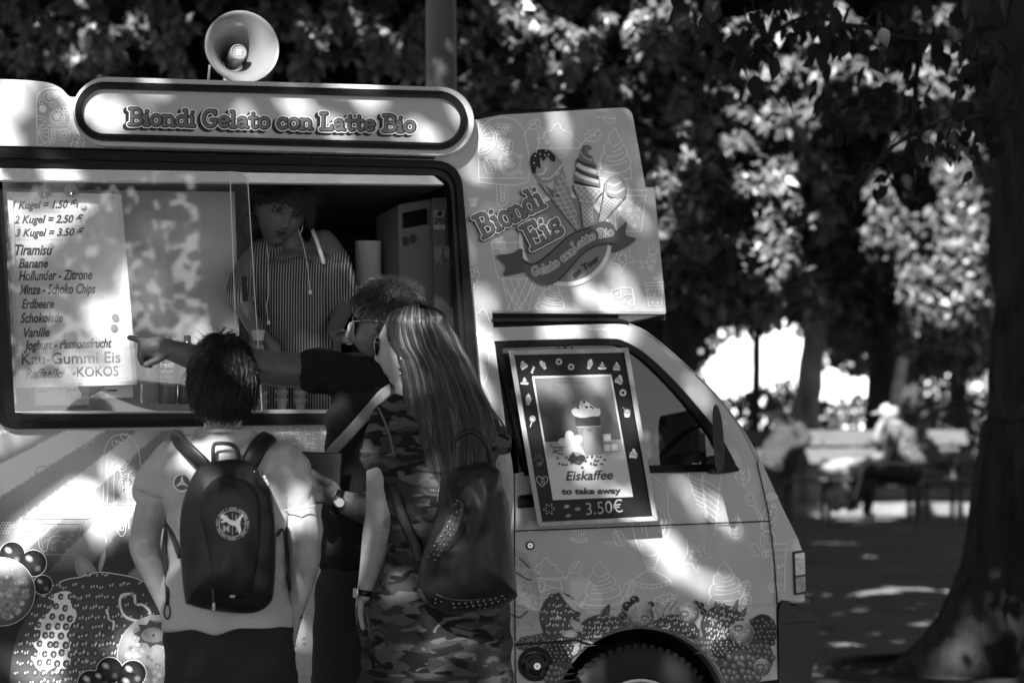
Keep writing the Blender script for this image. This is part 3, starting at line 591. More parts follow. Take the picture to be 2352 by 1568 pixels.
TP['twist'] = [([(0, 30), (10, 12), (26, 0), (40, 8), (46, 0)], 1, 0), ([(0, 30), (-4, 44), (2, 60), (0, 80), (24, 160), (46, 0)], 0, 0)] + [([(2 - (k < 2) * 2, 30 + 14 * k), (42 - k * 1.5 - (0 if k < 6 else 3), 58 + 14 * k - (k > 5) * 6)], 0, 0) for k in range(7)]
TP['pineapple'] = [(circ(34, 70, 20, 16, 26), 0, 1)] + [([(34, 48), (16, 40), (10, 14), (24, 26), (30, 0), (38, 24), (56, 6), (50, 34), (34, 48)], 0, 0), ([(14, 96), (4, 80), (-20, 84), (0, 100), (-14, 112), (14, 110)], 0, 0), ([(20, 100), (50, 100), (48, 112), (22, 112), (20, 100)], 0, 0), _c(30, 106, 2), _c(40, 106, 2)] + [([(24 + 8 * (i % 3), 56 + 9 * (i // 3)), (27 + 8 * (i % 3), 61 + 9 * (i // 3))], 0, 0) for i in range(9)]
TP['spoon'] = [(circ(12, 16, 12, 14, 17, -.3), 0, 1), (circ(12, 14, 6, 10, 9, -.3), 0, 1), ([(20, 30), (38, 78)], 0, 0), ([(26, 28), (44, 76)], 0, 0)] + [([(36 + k * .6, 70 + 4 * k), (44, 68 + 4 * k)], 0, 0) for k in range(5)]
def doodle(pr, t, x, y, s, rot=0, sy=None, g=LG, wd=1.7, k=1, clip=None):
    sy = sy or s; c, s_ = math.cos(R(rot)), math.sin(R(rot))
    for pts, sm, cl in TP[t]:
        q = [(x + p[0] * s * c - p[1] * sy * s_, y + p[0] * s * s_ + p[1] * sy * c) for p in pts]
        if sm: q = cr(q, False, 3)
        if clip:
            run = []; 
            for p in q + [None]:
                if p is not None and clip(p): run.append(p)
                else:
                    if len(run) > 1: pr.line(run, wd, g, k)
                    run = []
            continue
        pr.line(q, wd, g, k, closed=bool(cl))
pr = Print(base=.0012)
ab = lambda y: (lambda p: p[1] > y)
# top rail and left side
doodle(pr, 'popsicle', 84, 204, .62, 0, .6); doodle(pr, 'berry', 126, 250, .8); doodle(pr, 'slice', 84, 268, .95); pr.line(circ(115, 223, 14, 16), 1.6, LG, 1, True); pr.line(circ(115, 223, 6, 12), 1.6, LG, 1, True)
pr.line(circ(148, 310, 13, 14), 1.6, LG, 1, True); pr.line(circ(148, 310, 6, 10), 1.6, LG, 1, True); doodle(pr, 'mint', 170, 296, .5, 12); pr.dot(98, 250, 9, LG, 1); pr.line(circ(94, 234, 5, 10), 1.5, LG, 1, True)
inr = lambda p: 340 < p[1] < 364
doodle(pr, 'boat', 580, 334, 1.0, 1); doodle(pr, 'cake', 430, 330, .8, 0, clip=inr); doodle(pr, 'sundae', 700, 320, .9, clip=inr); doodle(pr, 'swirl', 290, 320, .7, clip=inr); doodle(pr, 'basket', 850, 338, .8, clip=inr)
doodle(pr, 'rays', 925, 338, 1.15, 3)
# box over the cab
doodle(pr, 'popsicle', 1100, 272, .93, 0, .98); doodle(pr, 'slice', 1099, 282, .95); doodle(pr, 'mint', 1160, 314, .42, 14); doodle(pr, 'mint', 1104, 366, .42, -24); doodle(pr, 'mint', 1160, 284, .22, 30)
doodle(pr, 'sundae', 1232, 284, 1.05, 0, .95); doodle(pr, 'leaf', 1210, 266, .46, 8); doodle(pr, 'leaf', 1344, 284, .58, 14); doodle(pr, 'leaf', 1404, 250, .42, 60)
doodle(pr, 'swirl', 1384, 292, .86, 4, 1.15); doodle(pr, 'cup', 1402, 436, 1.1, 1, 1.05, k=0); doodle(pr, 'cone', 1075, 455, .5)
doodle(pr, 'sundae', 1128, 500, 1.0, 0, .95); doodle(pr, 'mint', 1082, 604, .6, 32, .62); doodle(pr, 'basket', 1152, 640, 1.15, 0, .88); doodle(pr, 'star', 1404, 560, .74, 4)
pr.line(cr([(1130, 560), (1134, 600), (1146, 640), (1156, 632), (1162, 610)], n=4), 1.7, LG); doodle(pr, 'swirl', 1254, 640, .75, 20, .7, clip=lambda p: p[1] < 712 and p[1] > 632); doodle(pr, 'cake', 1404, 662, .66, -3, .6); doodle(pr, 'pineapple', 1486, 560, .5, 10); doodle(pr, 'cup', 1480, 650, .55, -3, .6)
pr.line([(1098, 364), (1100, 366), (1190, 372)], 1.2, .3, 0)
for p in ((1500, 600), (1504, 640), (1496, 622), (1486, 668)): pr.line(circ(*p, 3.5, 10), 1.5, LG, 1, True)
# door frame strip, pillar behind the door
doodle(pr, 'cake', 1146, 752, .9, 88, clip=lambda p: 753 < p[1] < 780); doodle(pr, 'cake', 1256, 750, .72, 0, .6, clip=lambda p: 750 < p[1] < 776); doodle(pr, 'boat', 1340, 750, .8, 0, .5)
for k in range(7): pr.line(cr([(1352 + 11 * k, 758), (1356 + 11 * k, 754), (1360 + 11 * k, 758)], n=3), 1.4, LG)
doodle(pr, 'leaf', 1506, 775, .5, 80, clip=lambda p: True); doodle(pr, 'swirl', 1585, 845, .5, 50); doodle(pr, 'leaf', 1672, 950, .36, 70)
for q in ([(1098, 720), (1112, 710), (1126, 740)], [(1100, 760), (1120, 800), (1122, 850), (1106, 900)], [(1110, 900), (1130, 930), (1124, 980), (1140, 1010)], [(1118, 1000), (1140, 1030), (1150, 1090)]): pr.line(cr(q, n=5), 1.7, LG)
doodle(pr, 'heart', 1116, 940, .35)
# door
doodle(pr, 'mint', 1684, 1045, .55, -6, .72); doodle(pr, 'twist', 1612, 1068, 1.0, -2, 1.02); doodle(pr, 'twist', 1575, 1068, .75, -14, .8); doodle(pr, 'glass', 1448, 1180, .95, 0, 1.04); doodle(pr, 'spoon', 1712, 1130, .95); doodle(pr, 'mint', 1676, 1185, .52, 2)
doodle(pr, 'star', 1560, 1236, .95, -3); doodle(pr, 'swirl', 1345, 1288, .98, 0, .98); doodle(pr, 'swirl', 1632, 1288, .98, 2, 1.0); doodle(pr, 'leaf', 1302, 1282, .5, 4); doodle(pr, 'mint', 1400, 1222, .42, -30); doodle(pr, 'mint', 1440, 1324, .42, 20, .4); doodle(pr, 'mint', 1432, 1358, .46, 16, .5)
doodle(pr, 'mint', 1706, 1326, .42, 20, .4); doodle(pr, 'mint', 1704, 1354, .5, 16, .5); doodle(pr, 'mint', 1545, 1350, .6, 60, .6); doodle(pr, 'sundae', 1218, 1280, .78); doodle(pr, 'cake', 1222, 1330, .9, 0, .7); doodle(pr, 'berry', 1212, 1200, .62); doodle(pr, 'boat', 1310, 1234, .4, 0, .6); doodle(pr, 'rays', 1314, 1210, .4, 0, .8)
pr.line(cr([(1444, 1090), (1480, 1110), (1500, 1150), (1530, 1190), (1520, 1230)], n=5), 1.7, LG); pr.line(cr([(1480, 1080), (1530, 1120), (1534, 1180), (1550, 1200)], n=5), 1.5, LG)
doodle(pr, 'pineapple', 1736, 1178, .88, 2); doodle(pr, 'mint', 1765, 1150, .5, 24, .5); doodle(pr, 'cup', 1768, 1248, .5, 0, 1.2); pr.line(circ(1777, 1348, 11, 14), 1.7, LG, 1, True); pr.line(circ(1777, 1348, 5, 10), 1.5, LG, 1, True); doodle(pr, 'berry', 1762, 1132, .5, 10)
# below the hatch
doodle(pr, 'berry', 172, 1000, .9, 6, .8); doodle(pr, 'berry', 425, 975, .62); doodle(pr, 'berry', 0, 1202, .7); doodle(pr, 'popsicle', 238, 1000, .72, 0, 1.12, k=4); doodle(pr, 'heart', 256, 1010, .55, k=4); doodle(pr, 'heart', 276, 994, .5, k=4); doodle(pr, 'heart', 250, 1050, .5, k=4); doodle(pr, 'heart', 282, 1048, .5, k=4)
for a in ([(244, 1246), (250, 1046)], [(262, 1220), (262, 1100), (270, 1080), (280, 1100), (284, 1212)], [(296, 1214), (294, 1100), (304, 1080)]): pr.line(cr(a, n=4), 2, LG, 4)
doodle(pr, 'cup', 80, 1190, 1.45, 0, .92, k=4, g=.5); doodle(pr, 'sundae', 52, 1075, 1.5, 0, 1.9, k=4, g=.62); pr.line(circ(100, 1088, 19, 16), 2, .6, 4, True)
for j in range(5):
    for i in range(7): pr.line([(625 + 18 * i + (j % 2) * 6, 985 + 11 * j), (637 + 18 * i + (j % 2) * 6, 985 + 11 * j)] if (i + j) % 2 else [(630 + 18 * i, 980 + 11 * j), (630 + 18 * i, 990 + 11 * j)], 1.8, LG)
props(pr.build('line_drawings', M_print, van, vc=True, fix=False), kind='stuff')

# ------------------------------------------------------------------ glowing rays printed under the hatch
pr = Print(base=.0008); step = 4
xs = list(range(-60, 480, step)); ys = list(range(988, 1420, step)); vs = []; gs = []
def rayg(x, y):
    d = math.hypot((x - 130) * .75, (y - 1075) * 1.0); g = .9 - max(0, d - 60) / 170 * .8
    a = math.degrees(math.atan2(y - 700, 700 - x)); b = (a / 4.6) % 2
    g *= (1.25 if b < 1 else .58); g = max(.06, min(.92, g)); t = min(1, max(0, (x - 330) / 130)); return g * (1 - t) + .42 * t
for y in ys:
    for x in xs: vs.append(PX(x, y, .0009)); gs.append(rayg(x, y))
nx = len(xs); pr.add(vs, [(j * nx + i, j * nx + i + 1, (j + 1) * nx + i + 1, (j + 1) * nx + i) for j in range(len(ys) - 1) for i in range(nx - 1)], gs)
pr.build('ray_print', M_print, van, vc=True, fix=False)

# ------------------------------------------------------------------ printed fruit
rf = random.Random(21)
def strawberry(pr, out, c, rx, ry, seeds, base=.085, k=0, glint=None, ss=1.0, rot=0.0):
    pr.fan(out, base * 1.5, base * .7, k, c)
    from_poly = lambda x, y: sum(((out[i][1] > y) != (out[i - 1][1] > y)) and x < (out[i - 1][0] - out[i][0]) * (y - out[i][1]) / (out[i - 1][1] - out[i][1]) + out[i][0] for i in range(len(out))) % 2 == 1
    if glint:
        for gp in glint: pr.fill(cr(gp, True, 4), .9, k + 1)
    for j in range(-seeds, seeds + 1):
        for i in range(-seeds, seeds + 1):
            u, v = (i + (j % 2) * .5) / seeds, j / seeds
            if u * u + v * v > .96: continue
            q = math.sqrt(1 - (u * u + v * v) * .93); x0, y0 = u * rx * (1.25 - .25 * q), v * ry * (1.25 - .25 * q)
            x = c[0] + x0 * math.cos(rot) - y0 * math.sin(rot) + rf.gauss(0, 1.7) * ss; y = c[1] + x0 * math.sin(rot) + y0 * math.cos(rot) + rf.gauss(0, 1.7) * ss
            if not from_poly(x, y): continue
            r = ss * (1.2 + 3.6 * q)
            pr.dot(x, y, r * 1.75, base * .8, k + 2, 8, r * 2.0, .3); pr.dot(x + r * .2, y + r * .2, r * .72, .36, k + 3, 7, r * 1.05, .35)
            pr.dot(x + r * .1, y - r * .1, r * .3, .7, k + 4, 6, r * .5, .35)
            if rf.random() < .55: pr.dot(x + r * 1.7, y - r * .3, r * .35, .85, k + 4, 6, r * (.6 + rf.random() * .8), .3)
            if rf.random() < .3: pr.dot(x - r * 1.6, y - r * .8, r * .4, .85, k + 4, 6, r * .9, .3)
def ball(pr, x, y, r, k=0, dark=.02, hi=.8, hx=-.3, hy=-.35):
    """glossy currant"""
    pr.dot(x, y, r * 1.06, .75, k, 20); pr.fan(circ(x, y, r, 20), .05, dark * .5, k + 1)
    pr.fan(circ(x + hx * r, y + hy * r, r * .36, 12, r * .26, .6), hi, .1, k + 2); pr.fan(circ(x + .35 * r, y + .4 * r, r * .3, 10), .28, .04, k + 2)
def blueberry(pr, x, y, r, k=0, crown=(0, 0, 0)):
    pr.dot(x, y, r * 1.02, .7, k, 28)
    n = 28; ge = [.06 + .5 * max(0, math.cos(2 * math.pi * i / n - R(250))) for i in range(n)]
    pr.fan(circ(x, y, r, n), .5, ge, k + 1, (x - r * .2, y - r * .35))
    for i in range(int(16 + r)):
        a, q = rf.uniform(0, 6.28), math.sqrt(rf.random()) * .8; pr.fan(circ(x + r * q * math.cos(a), y + r * q * math.sin(a), r * rf.uniform(.04, .13), 6), rf.choice((.75, .12, .3, .6)), .35 if q < .4 else .3, k + 2)
    if crown[2]:
        cx, cy, cr_ = x + crown[0] * r, y + crown[1] * r, crown[2] * r
        st = [(cx + cr_ * (1.2 if i % 2 else .85) * math.cos(2 * math.pi * i / 18), cy + cr_ * .72 * (1.2 if i % 2 else .85) * math.sin(2 * math.pi * i / 18)) for i in range(18)]
        pr.fill(st, .08, k + 3); pr.fan(circ(cx, cy + cr_ * .08, cr_ * .75, 16, cr_ * .46), .55, .25, k + 4); pr.dot(cx, cy + cr_ * .1, cr_ * .08, .1, k + 5)
def cluster(pr, x, y, rx, ry, n, g0, k=0, hi=.75):
    pts = []; n = max(3, int(n * .75))
    for j in range(-n, n + 1):
        for i in range(-n, n + 1):
            u, v = (i + (j % 2) * .5) / n, j / n
            if u * u + v * v <= 1.0: pts.append((x + u * rx + rf.gauss(0, rx * .05), y + v * ry + rf.gauss(0, ry * .05)))
    pr.dot(x, y, rx * 1.08, g0 * .4, k, 18, ry * 1.08)
    for (a, b) in pts:
        r = rx / n * .62; pr.fan(circ(a, b, r, 9), g0 * 1.5, g0 * .3, k + 1); pr.fan(circ(a - r * .2, b - r * .3, r * .34, 6), hi, g0 * 1.5, k + 2)
def sepal(pr, pts, k=0, g=.3): pr.fan(cr(pts, True, 4), g * 1.6, g, k); pr.line(cr([pts[0], ((pts[0][0] + pts[len(pts) // 2][0]) / 2, (pts[0][1] + pts[len(pts) // 2][1]) / 2), pts[len(pts) // 2]], n=3), 1, g * .5, k + 1)
Z = lambda x, y: (x * .2311, 1205.9 + y * .2311)
pr = Print(base=.0022)
big = [Z(*p) for p in ((60, 1800), (90, 1568), (130, 1250), (200, 1030), (320, 810), (400, 700), (500, 615), (650, 545), (800, 515), (980, 468), (1150, 485), (1330, 520), (1480, 600), (1600, 740), (1680, 900), (1720, 1200), (1700, 1500), (1600, 1800))]
pr.fill([(-40, 1400), (60, 1340), (100, 1380), (60, 1500), (40, 1700), (-40, 1700)], .02, 0)
sepal(pr, [Z(*p) for p in ((760, 245), (738, 330), (745, 420), (800, 520), (960, 470), (880, 340))], 0, .28); sepal(pr, [Z(*p) for p in ((1042, 240), (1000, 310), (975, 420), (1005, 455), (1050, 320))], 0, .34); sepal(pr, [Z(*p) for p in ((1400, 330), (1340, 420), (1270, 500), (1440, 580), (1500, 420))], 0, .22)
strawberry(pr, cr(big, True, 4), (200, 1500), 190, 205, 10, .10, 1, glint=[[Z(*p) for p in ((640, 650), (720, 680), (700, 760), (760, 860), (740, 960), (690, 1010), (680, 1120), (700, 1240), (690, 1380), (560, 1470), (560, 1400), (430, 1460), (340, 1380), (310, 1300), (400, 1280), (330, 1180), (390, 1130), (400, 1040), (340, 1030), (400, 920), (480, 870), (540, 760), (480, 720), (520, 690))]])
for q in (((1330, 680), (1220, 690), (1190, 770), (1240, 900), (1380, 950), (1490, 940)), ((1340, 690), (1350, 780), (1420, 790), (1490, 860), (1490, 960)), ((1060, 830), (1080, 920), (1130, 960), (1120, 1040)), ((1380, 950), (1370, 1010))): pr.line(cr([Z(*p) for p in q], n=5), 6, .85, 3)
pr.line(cr([Z(*p) for p in ((500, 612), (650, 540), (800, 512), (980, 465), (1150, 482), (1330, 517), (1420, 560))], n=4), 2.2, .8, 3)
for x, y, r in ((120, 290, 29), (330, 375, 30), (425, 590, 22)): X, Y = Z(x, y); ball(pr, X, Y, r, 6)
blueberry(pr, 2, 1358, 78, 9)
blueberry(pr, 362, 1505, 92, 9, (-.1, -.55, .42))
for x, y, r in ((900, 1570, 30), (1010, 1530, 25), (1090, 1440, 30), (1320, 1470, 30), (1290, 1590, 30)): X, Y = Z(x, y); ball(pr, X, Y, r, 14, hi=.95)
pr.fan(cr([(668, 1330), (690, 1300), (720, 1310), (740, 1400), (742, 1620), (650, 1620), (640, 1400)], True, 4), .62, .4, 0)
for i in range(90): r = rf.uniform(1.5, 6); pr.fan(circ(rf.uniform(655, 735), rf.uniform(1325, 1600), r, 7, r * rf.uniform(.4, 1), rf.uniform(0, 3)), rf.choice((.7, .3, .2, .6)), .48, 1)
pr.build('fruit_print', M_print, van, vc=True, fix=False)
# right hand fruit under the door
pr = Print(base=.0022)
ZE = lambda x, y: (1148.4 + x * .1953, 1292 + y * .1953)
sc_out = cr([ZE(*p) for p in ((120, -160), (250, -130), (340, -30), (400, 110), (450, 280), (470, 450), (460, 560), (420, 680), (380, 760), (280, 700), (160, 780), (60, 820), (40, 200))], True, 4)
pr.fan(sc_out, .5, .38, 0)
for i in range(260):
    a, b = rf.uniform(120, 460), rf.uniform(-120, 740)
    if a > 330 + 140 * math.sin(max(0, (b + 160)) / 900 * 3.1): continue
    x, y = ZE(a, b); r = rf.uniform(1.2, 5); g = rf.choice((.62, .7, .3, .2, .55)); pr.fan(circ(x, y, r, 7, r * rf.uniform(.4, 1), rf.uniform(0, 3)), g, .44, 1)
for q in (((180, 110), (250, 150), (320, 190), (380, 200)), ((230, -60), (300, 10), (350, 60)), ((130, 600), (230, 640), (330, 560))): pr.line(cr([ZE(*p) for p in q], n=4), 4, .1, 2)
cluster(pr, 1250, 1478, 60, 20, 9, .12, 0, .4)
def sb(cx, cy, rx, ry, n, glint=False, rot=0, k=4):
    out = [(cx + rx * math.cos(a) * (1 if math.sin(a) < 0 else .93), cy + ry * math.sin(a) * (1 if math.sin(a) < 0 else 1.1)) for a in [2 * math.pi * i / 26 for i in range(26)]]
    strawberry(pr, out, (cx, cy), rx, ry, max(4, int(n * .62)), .08, k, ss=.85, rot=rot, glint=[[(cx - rx * .5, cy - ry * .3), (cx - rx * .2, cy - ry * .5), (cx - rx * .05, cy), (cx - rx * .3, cy + ry * .5), (cx - rx * .6, cy + ry * .2)]] if glint else None)
sb(1287, 1420, 48, 60, 8); sepal(pr, [(1285, 1358), (1300, 1366), (1330, 1385), (1336, 1400), (1320, 1402), (1300, 1382)], 9, .5); sepal(pr, [(1342, 1368), (1326, 1395), (1334, 1405), (1346, 1380)], 9, .5)
sb(1385, 1462, 62, 52, 9, True); sepal(pr, [(1400, 1386), (1384, 1404), (1386, 1414), (1400, 1408)], 9, .08); sepal(pr, [(1308, 1422), (1334, 1430), (1338, 1450), (1318, 1444)], 9, .4); sepal(pr, [(1290, 1452), (1318, 1444), (1326, 1460), (1300, 1462)], 9, .3)
for x, y, r in ((1458, 1378, 11), (1442, 1392, 12), (1432, 1414, 10), (1495, 1388, 8)): ball(pr, x, y, r, 7, hi=.5)
blueberry(pr, 1472, 1412, 30, 9, (.3, .2, .3))
for q in (((1510, 1380), (1506, 1400), (1516, 1420), (1522, 1400)), ((1540, 1380), (1524, 1404), (1530, 1420)), ((1556, 1378), (1540, 1400), (1544, 1420))): sepal(pr, list(q), 4, .35)
sb(1548, 1456, 58, 46, 8, True); blueberry(pr, 1582, 1406, 24, 9, (-.4, .1, .4))
for x, y, r in ((1598, 1384, 7), (1610, 1390, 8), (1616, 1404, 8), (1576, 1392, 6)): ball(pr, x, y, r, 7, hi=.5)
sb(1660, 1440, 52, 52, 9, True, .3); sepal(pr, [(1644, 1380), (1642, 1396), (1656, 1402)], 9, .12); sepal(pr, [(1696, 1374), (1684, 1394), (1694, 1400)], 9, .12); sepal(pr, [(1714, 1394), (1698, 1412), (1712, 1414)], 9, .12)
cluster(pr, 1752, 1450, 30, 38, 5, .06, 5, .6); blueberry(pr, 1704, 1452, 27, 11, (-.3, -.4, .4)); cluster(pr, 1672, 1490, 34, 22, 5, .05, 11, .7); cluster(pr, 1740, 1510, 34, 40, 5, .14, 8, .4)
cluster(pr, 1704, 1540, 42, 46, 5, .2, 14, .5); blueberry(pr, 1750, 1532, 20, 14, (-.2, -.1, .5)); cluster(pr, 1285, 1500, 32, 26, 5, .05, 5, .6); cluster(pr, 1290, 1560, 34, 40, 4, .18, 8, .5); blueberry(pr, 1345, 1500, 30, 11, (-.1, -.6, .4)); cluster(pr, 1620, 1500, 26, 36, 4, .3, 4, .7)
for k in range(420):
    A = R(rf.uniform(-5, 175)); q = 206 + abs(rf.gauss(0, 14)); r = rf.uniform(3, 7); g = rf.choice((.03, .07, .1, .2, .05)); x, y = 1473 + q * math.cos(A), 1640 - q * math.sin(A); pr.fan(circ(x, y, r, 8), g * 2.2, g * .5, 3); pr.dot(x - r * .3, y - r * .3, r * .2, .6, 4, 5)
keepf = []
for f in pr.f:                                 # cut the print at the wheel arch
    c = sum((Vector(pr.v[i]) for i in f), Vector()) / len(f)
    q = c - PO; a_, b_ = q.dot(U), q.dot(B_); cc = P2(1473, 1640); ra = abs(P2(1473 + 204, 1640)[0] - cc[0]); rb = abs(P2(1473, 1640 - 204)[1] - cc[1])
    keepf.append(math.hypot((a_ - cc[0]) / ra, (b_ - cc[1]) / rb) > 1.012 and not (c.x > PX(1786, 1480).x))
pr.f = [f for f, k in zip(pr.f, keepf) if k]; pr.mi = [0] * len(pr.f)
pr.build('fruit_print', M_print, van, vc=True, fix=False)

# ------------------------------------------------------------------ round ice cream emblem on the box
pr = Print(base=.0035)
ZL = lambda x, y: ((1850 + x * .4846) / 1.7415, (500 + y * .4846) / 1.7415)
zl = lambda pts: [ZL(*p) for p in pts]
c = ZL(850, 945); pr.fill(circ(c[0], c[1], 387 * .2783, 48, 388 * .2783), .72, 0); pr.fan(circ(c[0], c[1], 352 * .2783, 48, 350 * .2783), .24, .20, 1)
def waffle(poly, g, k, a0, a1, n=9, m=.55):
    pr.fan(poly, g, g * .8, k); xs_ = [p[0] for p in poly]; ys_ = [p[1] for p in poly]
    inside = lambda x, y: sum(((poly[i][1] > y) != (poly[i - 1][1] > y)) and x < (poly[i - 1][0] - poly[i][0]) * (y - poly[i][1]) / (poly[i - 1][1] - poly[i][1]) + poly[i][0] for i in range(len(poly))) % 2 == 1
    cx, cy = sum(xs_) / len(xs_), sum(ys_) / len(ys_); L = max(max(xs_) - min(xs_), max(ys_) - min(ys_))
    for aa in (a0, a1):
        d = (math.cos(R(aa)), math.sin(R(aa))); nn = (-d[1], d[0])
        for q in range(-n, n + 1):
            run = []
            for s in range(-30, 31):
                x, y = cx + nn[0] * q * L / n / 1.2 + d[0] * s * L / 34, cy + nn[1] * q * L / n / 1.2 + d[1] * s * L / 34
                if inside(x, y): run.append((x, y))
                elif len(run) > 1: pr.line(run, 1.5, m, k + 1); run = []
                else: run = []
            if len(run) > 1: pr.line(run, 1.5, m, k + 1)
waffle(zl([(828, 360), (870, 500), (940, 700), (975, 850), (950, 880), (800, 700), (640, 480), (690, 500), (740, 590), (780, 420)]), .30, 2, 62, -12, 10)
pr.line(zl([(625, 480), (760, 650), (945, 885)]), 2.6, .06, 5)
pr.fan(cr(zl([(555, 300), (580, 240), (650, 200), (730, 215), (790, 270), (830, 330), (820, 400), (780, 440), (700, 480), (640, 470), (585, 400)]), True, 4), .36, .26, 4)
for q in (((620, 410), (670, 400), (690, 350)), ((650, 440), (720, 440), (780, 380), (830, 320)), ((770, 420), (800, 390))): pr.line(cr(zl(q), n=4), 4, .55, 5)
pr.fill(cr(zl([(556, 300), (580, 240), (650, 200), (720, 215), (765, 260), (760, 305), (730, 295), (700, 260), (670, 300), (640, 270), (645, 360), (615, 345), (600, 400), (575, 390), (560, 340)]), True, 4), .015, 6)
for p in ((600, 255), (640, 240), (680, 250), (710, 245), (590, 315), (610, 225), (688, 215)): x, y = ZL(*p); pr.dot(x, y, 2.2, .8, 7, 4, 1.4, p[0])
# middle soft-serve in stripes
def S_(pts, g, k): pr.fill(cr(zl(pts), True, 4), g, k)
S_([(1000, 170), (1040, 165), (1068, 190), (1050, 210), (1040, 190), (1035, 230), (1075, 265), (1080, 300), (1110, 330), (1112, 380), (1128, 430), (1135, 500), (1120, 530), (1020, 500), (925, 480), (925, 400), (935, 370), (930, 320), (965, 260), (980, 210)], .16, 6)
for q, g, wd in (((((985, 220), (1010, 260), (1070, 290))), .42, 6), (((940, 290), (1000, 320), (1100, 350)), .04, 8), (((945, 325), (1010, 360), (1110, 390)), .42, 9), (((935, 360), (1000, 400), (1125, 440)), .03, 8), (((930, 395), (1000, 435), (1125, 470)), .4, 8), (((930, 430), (1000, 465), (1130, 510)), .14, 7), (((925, 468), (1000, 490), (1125, 520)), .015, 6), (((1000, 175), (1000, 240), (1060, 275)), .1, 5)): pr.line(cr(zl(q), n=5), wd, g, 7)
waffle(cr(zl([(915, 500), (1140, 530), (1125, 580), (1080, 635), (980, 630), (940, 560)]), True, 3), .32, 6, 45, -45, 6, .6)
waffle(zl([(970, 640), (1085, 640), (1080, 800), (1040, 870), (1000, 850), (985, 750)]), .30, 2, 45, -45, 7, .56)
pr.line(cr(zl([(910, 495), (1000, 508), (1140, 530)]), n=4), 3, .55, 8); pr.line(cr(zl([(960, 622), (1030, 636), (1095, 628)]), n=4), 3, .55, 8)
pr.line(cr(zl([(912, 495), (930, 570), (965, 615)]), n=4), 3, .05, 8); pr.line(zl([(970, 640), (992, 845)]), 2.4, .05, 8)
waffle(zl([(1170, 590), (1215, 610), (1340, 600), (1250, 700), (1160, 810), (1110, 850), (1140, 700)]), .34, 3, 30, -50, 9, .6)
pr.fan(cr(zl([(1265, 415), (1310, 425), (1350, 490), (1350, 560), (1330, 605), (1250, 600), (1190, 570), (1170, 500), (1200, 440)]), True, 4), .30, .2, 6)
for q in (((1200, 480), (1250, 500), (1310, 470)), ((1200, 545), (1270, 560), (1340, 520))): pr.line(cr(zl(q), n=4), 4, .5, 7)
pr.line(zl([(1170, 480), (1150, 640), (1105, 855)]), 1.8, .05, 8)
# ribbon
S_([(280, 1080), (400, 1060), (490, 1020), (500, 1100), (560, 1140), (560, 1200), (500, 1215), (345, 1245), (355, 1165)], .075, 9)
S_([(1355, 795), (1350, 905), (1435, 940), (1350, 1010), (1235, 1055), (1240, 980), (1215, 900), (1290, 860)], .09, 9)
S_([(490, 1095), (540, 1150), (620, 1130), (760, 1020), (870, 920), (980, 860), (1080, 830), (1120, 800), (1210, 800), (1260, 860), (1280, 1010), (1200, 985), (1100, 1000), (1000, 1050), (900, 1160), (800, 1280), (690, 1325), (590, 1290), (520, 1210)], .105, 10)
pr.line(cr(zl([(490, 1110), (540, 1150), (630, 1130), (760, 1025), (870, 925), (985, 865), (1050, 850)]), n=5), 3, .015, 11); pr.line(cr(zl([(1275, 990), (1200, 980), (1100, 1000), (1000, 1055), (900, 1165), (790, 1285)]), n=5), 2.6, .02, 11)
def lay(txt, base, h, s): slab(pr, txt, zl(base), h, [(9 * s, .04, 12, -1.5 * s, 1.6 * s), (8.4 * s, .85, 13, 0, 0), (6.0 * s, .02, 14, 0, 0), (4.0 * s, .15, 15, -.3, -.3)])
lay('Biondi', [(165, 935), (400, 815), (690, 665)], 52, 1.75); lay('Eis', [(565, 1030), (700, 960), (845, 885)], 56, 1.85)
def lay2(txt, base, h, s): slab(pr, txt, zl(base), h, [(3.9 * s, .85, 13, 0, 0), (1.7 * s, .03, 14, 0, 0)])
lay2('Gelato con', cr([(580, 1245), (700, 1215), (800, 1155), (935, 1050)], n=6), 20, 1.2); lay2('Latte Bio', cr([(925, 1040), (1010, 985), (1110, 935), (1250, 910)], n=6), 19, 1.2)
a, b = ZL(925, 1262), ZL(1140, 1110); text_px(pr, 'on Tour', a[0], a[1], b[0], b[1], 15, .02, 12, bold=.03, shear=.2)
pr.build('emblem', M_print, van, vc=True, fix=False)
